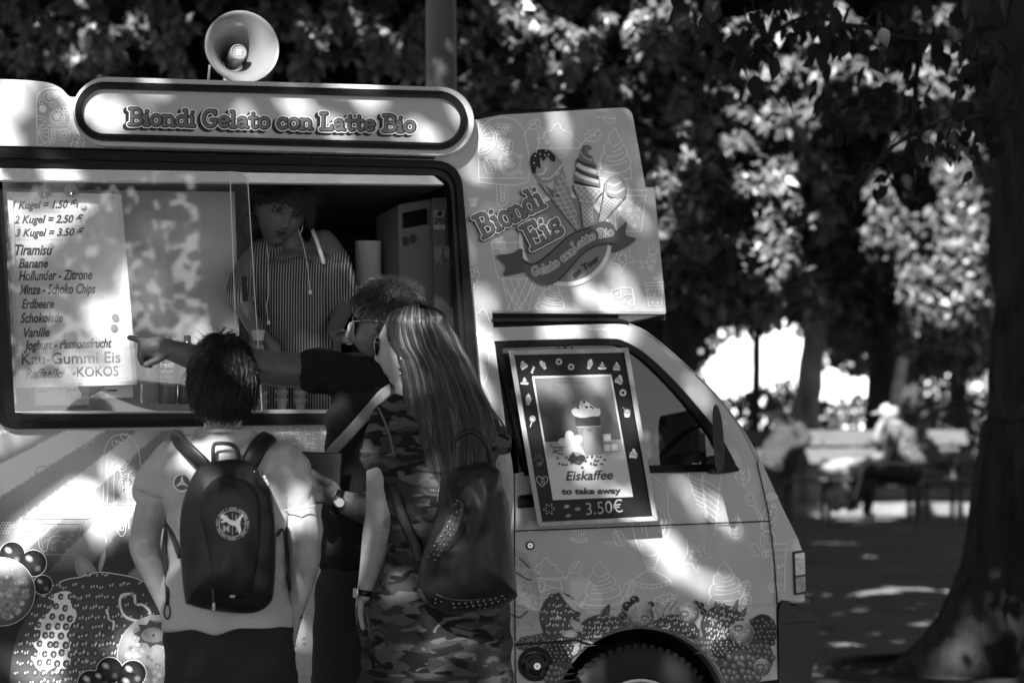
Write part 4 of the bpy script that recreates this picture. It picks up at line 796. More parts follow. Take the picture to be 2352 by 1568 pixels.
# ------------------------------------------------------------------ price list behind the pane
mbd = thing('price_board', PX(160, 888, -.03), 'white framed ice cream price list standing behind the sliding pane', 'price board')
def mp(px, py, off=0): return PX(px, py, -.06 + off)
ob = [(14, 440), (279, 445), (316, 884), (36, 891)]; ib = [(30, 452), (268, 456), (303, 873), (48, 880)]
mb = MB(); mb.prism([ob, ib], lambda p: mp(*p, .012), lambda p: mp(*p, 0)); mb.build('frame', M_white, mbd, bevel=.002)
mb = MB(); mb.prism([[(28, 450), (270, 454), (305, 875), (46, 882)]], lambda p: mp(*p, .006), lambda p: mp(*p, .002)); mb.build('paper', mat('paper', .85, .7, var=.03), mbd)
M_ink = mat_vc('ink', .6)
pr = Print(f=lambda p, off: mp(p[0], p[1], off), base=.0066)
rows = [('1 Kugel = 1.50 €', 28, 480, 178, 477, 15), ('2 Kugel = 2.50 €', 32, 513, 192, 511, 15), ('3 Kugel = 3.50 €', 35, 543, 194, 541, 15), ('Tiramisu', 35, 585, 120, 585, 20), ('Banane', 43, 615, 111, 614, 18), ('Hollunder - Zitrone', 43, 644, 212, 641, 19),
  ('Minze - Schoko Chips', 45, 676, 220, 673, 19), ('Erdbeere', 50, 708, 124, 707, 18), ('Schokolade', 47, 741, 145, 739, 19), ('Vanille', 55, 774, 115, 772, 18), ('Joghurt - Passionsfrucht', 55, 803, 257, 797, 18), ('Kau-Gummi Eis', 50, 837, 277, 832, 22), ('Raffaello', 58, 868, 145, 867, 18), ('-KOKOS', 167, 865, 272, 862, 19)]
for i, (t, x0, y0, x1, y1, h) in enumerate(rows):
    hand = i in (11, 13); sh = 0 if hand else .3
    text_px(pr, t, x0, y0, x1, y1, h * 1.22, .14 if hand else .05, 1, bold=.01 if hand else .028, shear=sh)
    if i < 3 or True: pr.line([(x0 - 4, y0 + 8), (x1 + 4, y1 + 8)], .8, .6, 0)
pr.build('lettering', M_ink, mbd, vc=True, fix=False)
for i, (t, x0, y0, x1, y1, h) in enumerate(rows):
    if i in (11, 13): continue
    for (x, y) in ((x0 - 10, y0 - 2), (min(x1 + (14 if i < 3 else -4), 140 if 2 < i < 11 and i != 8 else x1 + 12), y1 - (4 if i < 3 else h + 2))):
        mb = MB(); mb.prism([circ(x, y, 7, 14)], lambda p: mp(*p, .013), lambda p: mp(*p, .007)); mb.build('magnet', mat('magnet_white', .8, .3), mbd, bevel=.001)
for (x, y) in ((265, 729), (262, 753)): mb = MB(); mb.prism([circ(x, y, 9, 18)], lambda p: mp(*p, .010), lambda p: mp(*p, .007)); mb.build('sticker_dot', mat('dot_grey', .2, .5), mbd)
for (x, y) in ((103, 440), (164, 438)):
    h_ = thing('suction_hook', PX(x, y, -.03), 'clear suction hook above the price list, %s one' % ('first from the window edge' if x < 120 else 'second from the window edge'), 'hook')
    mb = MB(); mb.lathe([(.0, .014), (.010, .012), (.012, .004), (.021, .001), (.022, -.001)], PX(x, y, -.04), N_, 20); mb.build('cup', mat('clear_cup', .6, .15, .8, trans=.6), h_, smooth=True)
    mb = MB(); mb.tube(cr([tuple(PX(x, y, -.025)), tuple(PX(x, y + 10, -.02)), tuple(PX(x + 4, y + 18, -.03)), tuple(PX(x + 8, y + 8, -.035))], n=4), .0025, 6); mb.build('wire', M_metal, h_, smooth=True)
# ------------------------------------------------------------------ poster board hanging on the cab window
PH = lambda x, y: (1137 + x * .2784, 781 + y * .2784)
pb = thing('poster_board', PX(1374, 1203, .05), 'wood framed black poster board advertising iced coffee, hanging on the cab window', 'poster')
oc = [PH(110, 85), PH(1100, 62), PH(1348, 1490), PH(355, 1540)]
def lerp(a, b, t): return tuple(x + (y - x) * t for x, y in zip(a, b))
def bil(u, v): return lerp(lerp(oc[0], oc[1], u), lerp(oc[3], oc[2], u), v)
bo = lambda p, off: PX(p[0], p[1], .03 + (p[1] - 800) / 400 * .016 + off)
fw, fh = .042, .028
ic = [bil(fw, fh), bil(1 - fw, fh), bil(1 - fw, 1 - fh), bil(fw, 1 - fh)]
M_fr = mat('frame_wood', .42, .55, var=.18, vscale=7, stretch=(6, 6, 1), bump=.25, bscale=30)
for a, b in ((0, 1), (1, 2), (2, 3), (3, 0)):
    mb = MB(); mb.prism([[oc[a], oc[b], ic[b], ic[a]]], lambda p: bo(p, .018), lambda p: bo(p, 0)); mb.build('frame_side', M_fr, pb, bevel=.003)
mb = MB(); mb.prism([[bil(.02, .015), bil(.98, .015), bil(.98, .985), bil(.02, .985)]], lambda p: bo(p, .008), lambda p: bo(p, .003)); mb.build('chalkboard', mat('chalkboard', .012, .5, .3, var=.3, vscale=6), pb)
pc = [PH(305, 298), PH(960, 282), PH(1140, 1290), PH(478, 1318)]
pa = lambda u, v: lerp(lerp(pc[0], pc[1], u), lerp(pc[3], pc[2], u), v)
mb = MB(); mb.prism([pc], lambda p: bo(p, .011), lambda p: bo(p, .0085)); sheet = mb.build('sheet', mat('paper_sheet', .6, .35, coat=.3), pb)
pr = Print(f=bo, base=.0115)
def grid(u0, v0, u1, v1, f, nx=8, ny=10, k=0):
    vs = []; gs = []; off = pr.L(k)
    for j in range(ny + 1):
        for i in range(nx + 1): u, v = u0 + (u1 - u0) * i / nx, v0 + (v1 - v0) * j / ny; vs.append(pr.f_(pa(u, v), off)); gs.append(f(u, v))
    pr.add(vs, [(j * (nx + 1) + i, j * (nx + 1) + i + 1, (j + 1) * (nx + 1) + i + 1, (j + 1) * (nx + 1) + i) for j in range(ny) for i in range(nx)], gs)
grid(.022, .015, .978, .53, lambda u, v: max(.02, .17 - .25 * v - .05 * math.cos(u * 5) + .1 * u * (1 - v)), k=0)
grid(.022, .53, .978, .66, lambda u, v: .30 + (v - .53) * 1.8, k=0)
Q = lambda pts: [PH(*p) for p in pts]
pr.line(Q([(470, 375), (590, 430), (655, 530)]), 1.6, .12, 1); pr.line(Q([(480, 350), (740, 350)]), 1, .1, 1)
pr.fan(Q([(645, 590), (868, 585), (880, 720), (890, 900), (885, 940), (750, 950), (715, 870), (680, 720)]), .36, .22, 1)
pr.fill(Q([(655, 630), (868, 625), (875, 705), (670, 712)]), .06, 2)
pr.line(Q([(672, 715), (876, 708)]), 1.5, .6, 3)
for q in (((690, 725), (730, 725), (725, 770), (700, 780)), ((750, 735), (800, 732), (785, 755)), ((830, 728), (870, 725), (860, 750))): pr.fill(Q(q), .2, 3)
for q in (((740, 740), (740, 860), (760, 930)), ((850, 760), (830, 880), (820, 935))): pr.line(cr(Q(q), n=3), 2, .3, 3)
pr.fill(cr(Q([(632, 575), (650, 620), (720, 640), (800, 628), (862, 622), (866, 570), (830, 560), (790, 530), (760, 510), (735, 495), (700, 505), (690, 545)]), True, 4), .8, 4)
for x, y, r in ((735, 508, 4), (755, 552, 4), (684, 558, 3.6), (790, 548, 3.4), (806, 560, 3)): a, b = PH(x, y); pr.dot(a, b, r, .03, 5, 8, r * .7, .4)
for a in range(5):
    A = R(a * 72 - 100); x, y = PH(625 + 52 * math.cos(A), 850 + 55 * math.sin(A)); pr.fan(circ(x, y, 15, 12, 11, A), .8, .6, 3)
for q in (((455, 860), (490, 885), (570, 880)), ((470, 930), (540, 905), (620, 920)), ((480, 900), (540, 940), (640, 900))): pr.line(cr(Q(q), n=4), 2.4, .03, 2)
for (x, y) in ((885, 770), (890, 855), (945, 850)):
    q = Q([(x, y), (x + 72, y), (x + 76, y + 66), (x + 4, y + 68)]); pr.fan(q, .75, .5, 4); pr.line(q, 1.6, .12, 5, True)
pr.fill(Q([(620, 950), (650, 920), (740, 950), (750, 980), (700, 1025), (650, 1015), (600, 990)]), .03, 4); pr.fill(Q([(650, 925), (690, 920), (700, 950), (665, 955)]), .3, 5); pr.fill(Q([(650, 1000), (700, 990), (720, 1010), (670, 1022)]), .09, 5)
for (x, y) in ((518, 973), (530, 1018), (560, 1024), (590, 1026), (590, 968), (720, 1048), (790, 1015), (835, 1026), (880, 1020), (905, 985), (825, 990), (848, 994), (760, 962), (800, 960), (840, 958), (870, 962), (630, 1012), (748, 995), (815, 1020)): a, b = PH(x, y); pr.dot(a, b, 3.6, .035, 4, 9, 2.3, x); pr.dot(a - 1, b - 1, 1.2, .3, 5, 6)
a, b = PH(585, 1155), PH(975, 1145); text_px(pr, 'Eiskaffee', a[0], a[1], b[0], b[1], 22, .05, 2, bold=.02, shear=.22)
a, b = PH(550, 1270), PH(1040, 1262); text_px(pr, 'to take away', a[0], a[1], b[0], b[1], 14, .05, 2, bold=.042)
pr.build('printed_picture', M_ink, sheet, vc=True, fix=False)
pr = Print(f=bo, base=.0086); a, b = PH(755, 1442), PH(1055, 1415); text_px(pr, '3.50€', a[0], a[1], b[0], b[1], 30, .45, 1, bold=-.005); pr.build('chalk_price', mat_vc('chalk', .9), pb, vc=True, fix=False)
# foil stickers round the poster
M_foil = mat_vc('foil', .2, .9)
rk = random.Random(4)
def sticker(x, y, kind, s=1.0, g=.6, r=0.0):
    pr = Print(f=bo, base=.0092); cx, cy = PH(x, y)
    def tr(pts): c, s_ = math.cos(r), math.sin(r); return [(cx + (p[0] * c - p[1] * s_) * s, cy + (p[0] * s_ + p[1] * c) * s) for p in pts]
    if kind == 'donut': pr.fill(circ(cx, cy, 7 * s, 18), g, 0, [circ(cx, cy, 3 * s, 12)]); [pr.dot(cx + 5 * s * math.cos(a), cy + 5 * s * math.sin(a), .9, .15 if a % 2 > 1 else .9, 1, 5) for a in [k * .7 for k in range(9)]]
    elif kind == 'cone': pr.fill(tr([(-6, -2), (6, -2), (3, 11), (-3, 11)]), g * .8, 0); pr.fan(tr([(-7, -2), (-6, -8), (-1, -14), (4, -8), (7, -2)]), .8, g * .5, 1); pr.line(tr([(-6, -4), (5, -6)]), 1.2, .05, 2); pr.line(tr([(-4, 2), (4, 1)]), 1, .05, 2); pr.line(tr([(-3, 6), (3, 5)]), 1, .05, 2)
    elif kind == 'cake': pr.fill(tr([(-8, 2), (0, -9), (9, 2), (8, 9), (-7, 10)]), g, 0); pr.line(tr([(-8, 3), (9, 3)]), 1.4, .05, 1); pr.line(tr([(-7, 7), (8, 7)]), 1, .85, 1); pr.dot(cx, cy - 7 * s, 2.4 * s, .85, 2, 8); pr.dot(cx - 2, cy - 1, 1.6, .05, 2, 6)
    elif kind == 'hat': pr.fill(circ(cx, cy + 5 * s, 10 * s, 16, 3.4 * s), g, 0); pr.fan(tr([(-6, 4), (-6, -3), (0, -9), (6, -3), (6, 4)]), .6, .1, 1); pr.line(tr([(-9, 7), (9, 7)]), 1, .9, 2); pr.dot(cx, cy - 7 * s, 2 * s, .8, 2, 8)
    elif kind == 'candy': pr.fan(circ(cx, cy, 4 * s, 10), .8, .2, 0); pr.fill(tr([(3, -1), (8, -6), (8, 3)]), g, 0); pr.fill(tr([(-3, 1), (-8, -3), (-8, 6)]), g, 0)
    elif kind == 'lolly': pr.fan(circ(cx, cy, 8 * s, 16), .8, .25, 0); pr.line(tr([(-2, 8), (-6, 20)]), 2, .6, 0); pr.line(tr([(-5, 0), (0, -4), (5, 1)]), 1.2, .1, 1)
    elif kind == 'muffin': pr.fill(tr([(-7, 0), (7, 0), (5, 10), (-5, 10)]), g, 0); pr.fan(circ(cx, cy - 3 * s, 8 * s, 14, 6 * s), .4, .12, 1); pr.line(tr([(-10, -12), (-3, -5)]), 1, .5, 0); [pr.dot(cx + dx, cy + dy, .9, .05, 2, 5) for dx, dy in ((-3, 4), (2, 4), (0, 7), (4, 7))]
    elif kind == 'heart': pr.line(cr(tr([(0, 12), (-11, 0), (-9, -9), (-2, -8), (0, -3), (4, -9), (11, -7), (10, 2), (0, 12)]), n=3), 1.8, .35, 0); [pr.line(circ(cx + dx, cy + dy, 3, 8), 1, .3, 1, True) for dx, dy in ((3, -2), (-1, 3), (4, 4))]
    elif kind == 'sun': [pr.fill([(cx + q * math.cos(A), cy + q * math.sin(A)), (cx + (q + 4) * math.cos(A - .15), cy + (q + 4) * math.sin(A - .15)), (cx + (q + 4) * math.cos(A + .15), cy + (q + 4) * math.sin(A + .15))], .5, 0) for q, A in [(5 if k % 2 else 9, k * .52) for k in range(12)]]
    elif kind == 'lips': pr.fan(circ(cx, cy, 7 * s, 12, 4 * s, -.2), g * .6, g * .25, 0); pr.line(tr([(-6, 0), (0, -1), (6, 0)]), .8, .02, 1)
    elif kind == 'crown': pr.line(tr([(-8, 8), (-9, 0), (-4, 4), (-5, -8), (0, 0), (3, -10), (5, 2), (9, 0), (10, 9), (2, 14)]), 1.3, .2, 0); pr.line(circ(cx + 3, cy + 14, 4, 10), 1.2, .18, 0, True)
    pr.build('sticker', M_foil, pb, vc=True, fix=False)
for a in ((230, 205, 'cake', 1, .55, -.5), (312, 245, 'candy', .9, .7, -1), (398, 205, 'cone', .95, .6, -.5), (527, 178, 'donut', 1.1, .45), (628, 220, 'donut', 1.1, .45), (783, 200, 'cone', 1, .5, .3), (885, 212, 'hat', 1, .7), (1003, 215, 'cake', 1, .55, .1), (243, 338, 'hat', .95, .6, .1), (1028, 322, 'cake', 1.1, .6, .5), (1055, 433, 'donut', 1.15, .6),
  (276, 492, 'cone', 1.1, .6, .1), (1090, 598, 'muffin', 1, .6), (310, 648, 'lolly', .95, .6), (1143, 932, 'cake', 1.15, .7, .2), (355, 970, 'crown', 1.1, .3), (388, 1160, 'heart', 1.1, .3), (1035, 1105, 'cone', 1.1, .55, -.5), (447, 1392, 'sun', 1.2, .4), (590, 1370, 'lips', 1, .6), (683, 1392, 'lips', 1.1, .25), (605, 1446, 'lips', 1, .25)): sticker(*a)
for x, y0 in ((1300, 790), (1314, 788)):
    mb = MB(); mb.tube([bo((x, 806), .005), bo((x, 796), 0), PX(x - 2, 786, .008)], .002, 5); mb.build('hanging_wire', M_black, pb, fix=False)
# ------------------------------------------------------------------ horn loudspeaker on the roof
hc = W(556, 108, 7.46); hr = m_(86, 7.46); hax = Vector((.30, -1, .16)).normalized()
hn = thing('horn_loudspeaker', PX(560, 186, -.1), 'round grey horn loudspeaker mounted on the van roof', 'loudspeaker')
M_horn = mat('horn_paint', .16, .28, .5, coat=.4)
prof = [(.012, -.20), (.018, -.195), (.030, -.17), (.040, -.14), (.052, -.10), (.070, -.055), (.090, -.02), (.106, -.003), (.1125, .004), (.1165, .004), (.1175, 0), (.116, -.006), (.108, -.012), (.092, -.03), (.072, -.066), (.056, -.11), (.048, -.15), (.046, -.20), (.04, -.23), (0, -.235)]
prof = [(r * hr / .1165, h) for r, h in prof]
mb = MB(); mb.lathe(prof, hc, hax, 72); mb.build('bell', M_horn, hn, smooth=True, auto=60)
mb = MB(); mb.lathe([(.030, -.20), (.028, -.09), (.0275, -.062), (.024, -.056), (.0225, -.0545), (.021, -.056), (.0205, -.0575), (0, -.0575)], hc, hax, 40); tq = mb.build('throat_cap', M_horn, hn, smooth=True, auto=40)
hx = hax.cross(Vector((0, 0, 1))).normalized() * -1; hy = hx.cross(hax).normalized() * 1
if hy.z < 0: hy = -hy
if hx.x < 0: hx = -hx
pr = Print(f=lambda p, off: hc + hax * (-.0574 + off) + hx * p[0] + hy * p[1], base=.0002)
pr.fill([(-.012, -.012), (.012, -.012), (.012, .012), (-.012, .012)], .12, 0); pr.line([(-.010, .0085), (.010, .0085)], .001, .6, 1); pr.line([(-.010, -.0085), (.010, -.0085)], .001, .6, 1)
vs, fs = glyph_mesh('MY', .02); pr.add([pr.f_((-.009 + v[0] * .0125, -.0045 + v[1] * .0125), pr.L(1)) for v in vs], fs, .7); pr.build('badge', M_print, tq, vc=True, fix=False)
mb = MB(); rp = hc - hax * .16; base = rp + Vector((0, 0, -.16)); mb.box((-.03, -.004, -.11), (.03, .004, 0), Matrix.Translation(rp)); mb.box((-.05, -.04, -.115), (.05, .04, -.11), Matrix.Translation(rp)); mb.build('bracket', M_metal, hn)
mb = MB(); mb.tube([tuple(W(482, 150, 7.52)), tuple(W(478, 190, 7.52))], .004, 6); mb.build('stay', M_white, hn)

# ------------------------------------------------------------------ things on the counter
M_wafer = mat('wafer', .26, .8, var=.2, vscale=40)
def cone_stack(px, y0, y1, n, label, r0=15, dpt=.12):
    for i in range(n):
        yb = y0 + (y1 - y0) * (1 - (i + 1) / n); ytop = y0 + (y1 - y0) * (1 - i / n); c = PX(px, ytop, -dpt); s = c.y / FPX
        t = thing('wafer_cone', c, label % ('lowest', 'second', 'third', 'top')[i if i < n - 1 else 3] if '%s' in label else label, 'wafer cone', 'wafer cones stacked upside down on the counter' if False else 'wafer cones stacked on the counter')
        h = (y1 - y0) / n * 1.35 * s; mb = MB(); r = r0 * s
        mb.lathe([(r * .62, 0), (r * .74, h * .5), (r * .86, h * .72), (r * .90, h * .74), (r, h * .76), (r * 1.0, h), (r * .94, h), (r * .9, h * .8)], c, (0, 0, 1), 20); w0 = mb.build('cone', M_wafer, t, smooth=True, auto=40)
        mb = MB()
        for k in range(14):
            A = 2 * math.pi * k / 14
            for sg in (1, -1): mb.tube([c + Vector((math.cos(A + sg * q * .5) * r * (.625 + .2 * q), math.sin(A + sg * q * .5) * r * (.625 + .2 * q), h * .72 * q)) for q in (0, .33, .66, 1)], .0011, 3, False)
        props(mb.build('waffle_ribs', M_wafer, t, fix=False), kind='stuff')
cone_stack(647, 883, 940, 3, '%s wafer cone of the tall stack left of the man\'s arm hem')
cone_stack(689, 885, 940, 3, '%s wafer cone of the stack behind the man\'s chest')
cone_stack(600, 905, 942, 2, '%s wafer cone of the short stack at the pane edge')
t = thing('paper_cup', PX(593, 782, -.1), 'pale paper cup on the cone rack behind the pane edge', 'cup'); s = PX(593, 782, -.1).y / FPX
mb = MB(); mb.lathe([(0, 0), (12 * s, 0), (15.5 * s, 22 * s), (16.4 * s, 23 * s), (15.4 * s, 24 * s), (12 * s, 2 * s), (0, 2 * s)], PX(593, 782, -.1), (0, 0, 1), 24); mb.build('cup', mat('cup_pale', .6, .6), t, smooth=True, auto=40)
mb = MB(); mb.lathe([(0, 0), (14 * s, 0), (13 * s, 100 * s), (10 * s, 120 * s), (0, 120 * s)], PX(593, 902, -.1), (0, 0, 1), 16); mb.build('rack_tube', mat('clear_tube', .5, .2, trans=.7), t, smooth=True)
def bottle(px, y0, y1, rpx, label, g, labg, cap, text=None, trans=.0, dpt=.16):
    c = PX(px, y1, -dpt); s = c.y / FPX; H = (y1 - y0) * s; r = rpx * s; t = thing('bottle', c, label, 'bottle')
    mb = MB(); mb.lathe([(0, 0), (r * .9, 0), (r, H * .04), (r * .96, H * .2), (r, H * .3), (r, H * .62), (r * .94, H * .7), (r * .5, H * .88), (r * .3, H * .93), (r * .3, H * .97), (0, H * .97)], c, (0, 0, 1), 28); mb.build('body', mat('bottle_%d' % int(g * 100), g, .12, .6, trans=trans), t, smooth=True, auto=50)
    mb = MB(); mb.lathe([(r * 1.01, H * .30), (r * 1.01, H * .62)], c, (0, 0, 1), 28); lb = mb.build('label_band', mat('label_%d' % int(labg * 100), labg, .5, var=.3, vscale=40), t, smooth=True)
    mb = MB(); mb.lathe([(r * .36, H * .92), (r * .36, H), (0, H)], c, (0, 0, 1), 18); mb.build('cap', mat('cap_%d' % int(cap * 100), cap, .4), t, auto=30)
    if text:
        pr = Print(f=lambda p, off: c + Vector((math.sin(p[0] / r) * (r * 1.02 + off), -math.cos(p[0] / r) * (r * 1.02 + off), p[1])), base=.0004)
        for i, (tx, g_) in enumerate(text): vs, fs = glyph_mesh(tx, .02, .2); k = 1.5 * r / max(.1, max(v[0] for v in vs)); pr.add([pr.f_((-.75 * r + v[0] * k, H * .54 - i * H * .085 + v[1] * min(k, H * .11)), pr.L(0)) for v in vs], fs, g_)
        pr.build('label_lettering', M_ink, lb, vc=True, fix=False)
bottle(340, 778, 925, 20, 'clear plastic water bottle beside the price list', .55, .35, .7, (('HELLES', .05),), .7)
bottle(385, 772, 927, 23, 'soft drink bottle with dark lemon and lime label behind the pointing hand', .10, .05, .06, (('fresh', .6), ('lemon', .6), ('& lime', .6), ('taste', .6)), .3)
bottle(430, 770, 928, 22, 'dark cola coloured bottle next to the boy\'s head', .02, .03, .05, (('* *', .4),), .0)
for i, (a, b, c_, d, g, l) in enumerate(((80, 888, 150, 930, .65, 'pale carton at the left end of the counter'), (150, 886, 204, 930, .5, 'grey carton in the middle of the row on the counter'), (240, 886, 306, 912, .8, 'small white tissue box under the price list corner'))):
    bx_ = thing('carton', PX((a + c_) / 2, d, -.2), l, 'carton'); q = [(a, b), (c_, b - 1), (c_ + 1, d), (a + 1, d + 1)]
    mb = MB(); mb.prism([[P2(x, y, -.16) for x, y in q]], lambda p: PP(p, -.16), lambda p: PP(p, -.26)); mb.build('box', mat('carton_%d' % int(g * 100), g, .6), bx_, bevel=.002)
    mb = MB(); mb.prism([[P2(x, y, -.15) for x, y in ((a + 6, b + 8), (a + 30, b + 8), (a + 30, b + 12), (a + 6, b + 12))]], lambda p: PP(p, -.158), lambda p: PP(p, -.1595)); mb.build('flap_line', M_dark, bx_)
# kitchen roll and paper sheet
kr = thing('kitchen_roll', PX(840, 680, -.55), 'standing pale kitchen roll behind the saleswoman\'s arm', 'kitchen roll'); c = PX(845, 700, -.55); s = c.y / FPX
mb = MB(); mb.lathe([(9 * s, 0), (30 * s, 0), (30 * s, 146 * s), (9 * s, 146 * s), (9 * s, 0)], c, (0, 0, 1), 40); mb.build('roll', mat('tissue', .6, .9, bump=.3, bscale=200, bdist=.0005), kr, smooth=True, auto=40)
mb = MB(); mb.lathe([(0, -4 * s), (34 * s, -4 * s), (34 * s, 0), (0, 0)], c, (0, 0, 1), 30); mb.build('holder', M_metal, kr, auto=30)
tt = thing('side_table', PX(845, 702, -.55), 'low dark work table under the kitchen roll', 'work table'); fb('table_top', [(800, 704), (920, 702), (920, 714), (800, 716)], .4, .74, M_dark, tt); fb('side', [(806, 716), (916, 714), (918, 960), (808, 960)], .45, .72, M_dark, tt)
# ------------------------------------------------------------------ people: continuous bodies fused from shaped sections
def fuse(name, mb, vox, m, parent, smooth=3, wr=None, shade=None, keep=None):
    me = mb.mesh('tmp'); bm = bmesh.new(); bm.from_mesh(me); bmesh.ops.recalc_face_normals(bm, faces=bm.faces); bm.to_mesh(me); bm.free()
    o = bpy.data.objects.new('tmp', me); COL.objects.link(o)
    r = o.modifiers.new('r', 'REMESH'); r.mode = 'VOXEL'; r.voxel_size = vox
    s_ = o.modifiers.new('s', 'SMOOTH'); s_.factor = .5; s_.iterations = smooth
    dg = bpy.context.evaluated_depsgraph_get(); dg.update(); out = bpy.data.meshes.new_from_object(o.evaluated_get(dg)); bpy.data.objects.remove(o); bpy.data.meshes.remove(me)
    n = len(out.vertices); co = np.empty(n * 3, np.float32); out.vertices.foreach_get('co', co); co = co.reshape(-1, 3)
    if wr:
        nn = np.empty(n * 3, np.float32); out.vertices.foreach_get('normal', nn); nn = nn.reshape(-1, 3)
        for amp, fr, seed in wr:
            d = np.array([noise.noise(Vector((c[0] * fr[0] + seed, c[1] * fr[1], c[2] * fr[2] + c[0] * fr[3]))) for c in co], np.float32); d = np.sign(d) * np.abs(d) ** .8
            co = co + nn * (d * amp)[:, None]
    if shade is not None:
        ca = out.color_attributes.new('Col', 'FLOAT_COLOR', 'POINT'); arr = np.ones((n, 4), np.float32); g = shade(co); arr[:, 0] = arr[:, 1] = arr[:, 2] = g; ca.data.foreach_set('color', arr.ravel())
    org = np.array(wloc(parent), np.float32); out.vertices.foreach_set('co', (co - org).ravel()); out.update()
    out.name = name; out.polygons.foreach_set('use_smooth', [True] * len(out.polygons)); out.materials.clear(); out.materials.append(m)
    return link(name, out, None, parent)
def rings(mb, L, d, n=30, e=2.3):
    """L: (px, py, half width px, half depth m, depth shift m)"""
    vs = []; fs = []
    for px, py, hw, hd, dd in L:
        c = W(px, py, d + dd); a = hw * (d + dd) / FPX
        for k in range(n):
            A = 2 * math.pi * k / n; ca, sa = math.cos(A), math.sin(A)
            vs.append(c + Vector((a * math.copysign(abs(ca) ** (2 / e), ca), hd * math.copysign(abs(sa) ** (2 / e), sa), 0)))
    m = len(L)
    for i in range(m - 1):
        for k in range(n): fs.append((i * n + k, i * n + (k + 1) % n, (i + 1) * n + (k + 1) % n, (i + 1) * n + k))
    fs.append(tuple(range(n))); fs.append(tuple((m - 1) * n + k for k in range(n - 1, -1, -1))); mb.add(vs, fs)
def limb(mb, pts, d=None, n=14, flat=1.0, k=4):
    """pts: (px, py, radius px, depth) tapered limb with round ends"""
    q = [(*W(p[0], p[1], p[3] if len(p) > 3 else d), p[2] * (p[3] if len(p) > 3 else d) / FPX) for p in pts]; q = cr(q, False, k)
    mb.tube([p[:3] for p in q], [p[3] for p in q], n, flat=flat); mb.ell(q[0][:3], q[0][3] * .98, nu=12, nv=8); mb.ell(q[-1][:3], q[-1][3] * .98, nu=12, nv=8)
def wlimb(mb, pts, n=12, k=3, flat=1.0):
    q = cr([tuple(p) for p in pts], False, k); mb.tube([p[:3] for p in q], [p[3] for p in q], n, flat=flat); mb.ell(q[0][:3], q[0][3] * .98, nu=10, nv=6); mb.ell(q[-1][:3], q[-1][3] * .98, nu=10, nv=6)
def G_(x, c, s_): return math.exp(-((x - c) / s_) ** 2 / 2)
def head(mb, M, S=1.0, nu=56, nv=44, fem=0.0):
    vs = []; fs = []
    for j in range(nv + 1):
        b = -math.pi / 2 + math.pi * j / nv
        for i in range(nu):
            a = 2 * math.pi * i / nu; x, y, z = math.cos(b) * math.cos(a), math.cos(b) * math.sin(a), math.sin(b)
            X, Y, Z = .076 * x, .098 * y, .118 * z; lo = max(0, -z); lo2 = lo * lo * (3 - 2 * lo)
            X *= 1 - (.30 + .05 * fem) * lo2
            if y > 0: Y *= 1 - .42 * lo2
            else: Y *= 1 + .02 * lo2
            if z > .3 and y < 0: Y *= 1 - .10 * (z - .3)
            if y < 0:
                f = -y; dy = 0
                dy += .017 * G_(X, 0, .008) * G_(Z, -.006, .016) + .019 * G_(X, 0, .0095) * G_(Z, -.026, .0085) + .006 * (G_(X, .012, .005) + G_(X, -.012, .005)) * G_(Z, -.031, .006)
                dy -= .011 * (G_(X, .031, .013) + G_(X, -.031, .013)) * G_(Z, .014, .011)
                dy += .005 * (G_(X, .026, .018) + G_(X, -.026, .018)) * G_(Z, .034, .007)
                dy += .0065 * G_(X, 0, .019) * G_(Z, -.051, .0045) + .0068 * G_(X, 0, .016) * G_(Z, -.0635, .005) - .0035 * G_(X, 0, .02) * G_(Z, -.0572, .0022) - .003 * G_(X, 0, .02) * G_(Z, -.075, .006)
                dy += .008 * G_(X, 0, .016) * G_(Z, -.096, .012) + .004 * (G_(X, .038, .014) + G_(X, -.038, .014)) * G_(Z, -.018, .018)
                Y -= dy * min(1, f * 1.6)
            vs.append(M @ Vector((X * S, Y * S, Z * S)))
    for j in range(nv):
        for i in range(nu): fs.append((j * nu + i, j * nu + (i + 1) % nu, (j + 1) * nu + (i + 1) % nu, (j + 1) * nu + i))
    mb.add(vs, fs)
    for sx in (-1, 1):        # ears
        e = M @ Matrix.Translation((sx * .076 * S, .012 * S, -.012 * S)) @ Matrix.Rotation(sx * R(22), 4, 'Z')
        R3 = e.to_3x3(); c = e.translation
        for zz, rr_ in ((.014, .013), (0, .012), (-.014, .009)): mb.ell(c + R3 @ Vector((0, 0, zz * S)), (.006 * S, rr_ * S, .012 * S), R3, 10, 6)
def HM(px, py, d, yaw, pitch=0, roll=0): return Matrix.Translation(W(px, py, d)) @ Matrix.Rotation(R(roll), 4, 'Y') @ Matrix.Rotation(R(yaw), 4, 'Z') @ Matrix.Rotation(R(pitch), 4, 'X')
def skin_mat(name, g, rough=.5):
    m = mat_vc(name, rough, .4, bump=.45, bscale=230, bdist=.0009, var=.14, vscale=26); m.node_tree.nodes['Principled BSDF'].inputs['Subsurface Weight'].default_value = .12
    m.node_tree.nodes['Principled BSDF'].inputs['Subsurface Radius'].default_value = (.01, .01, .01); return m
def finger(mb, P, r0, r1): wlimb(mb, [(*p, r0 + (r1 - r0) * i / (len(P) - 1)) for i, p in enumerate(P)], 10, 3)
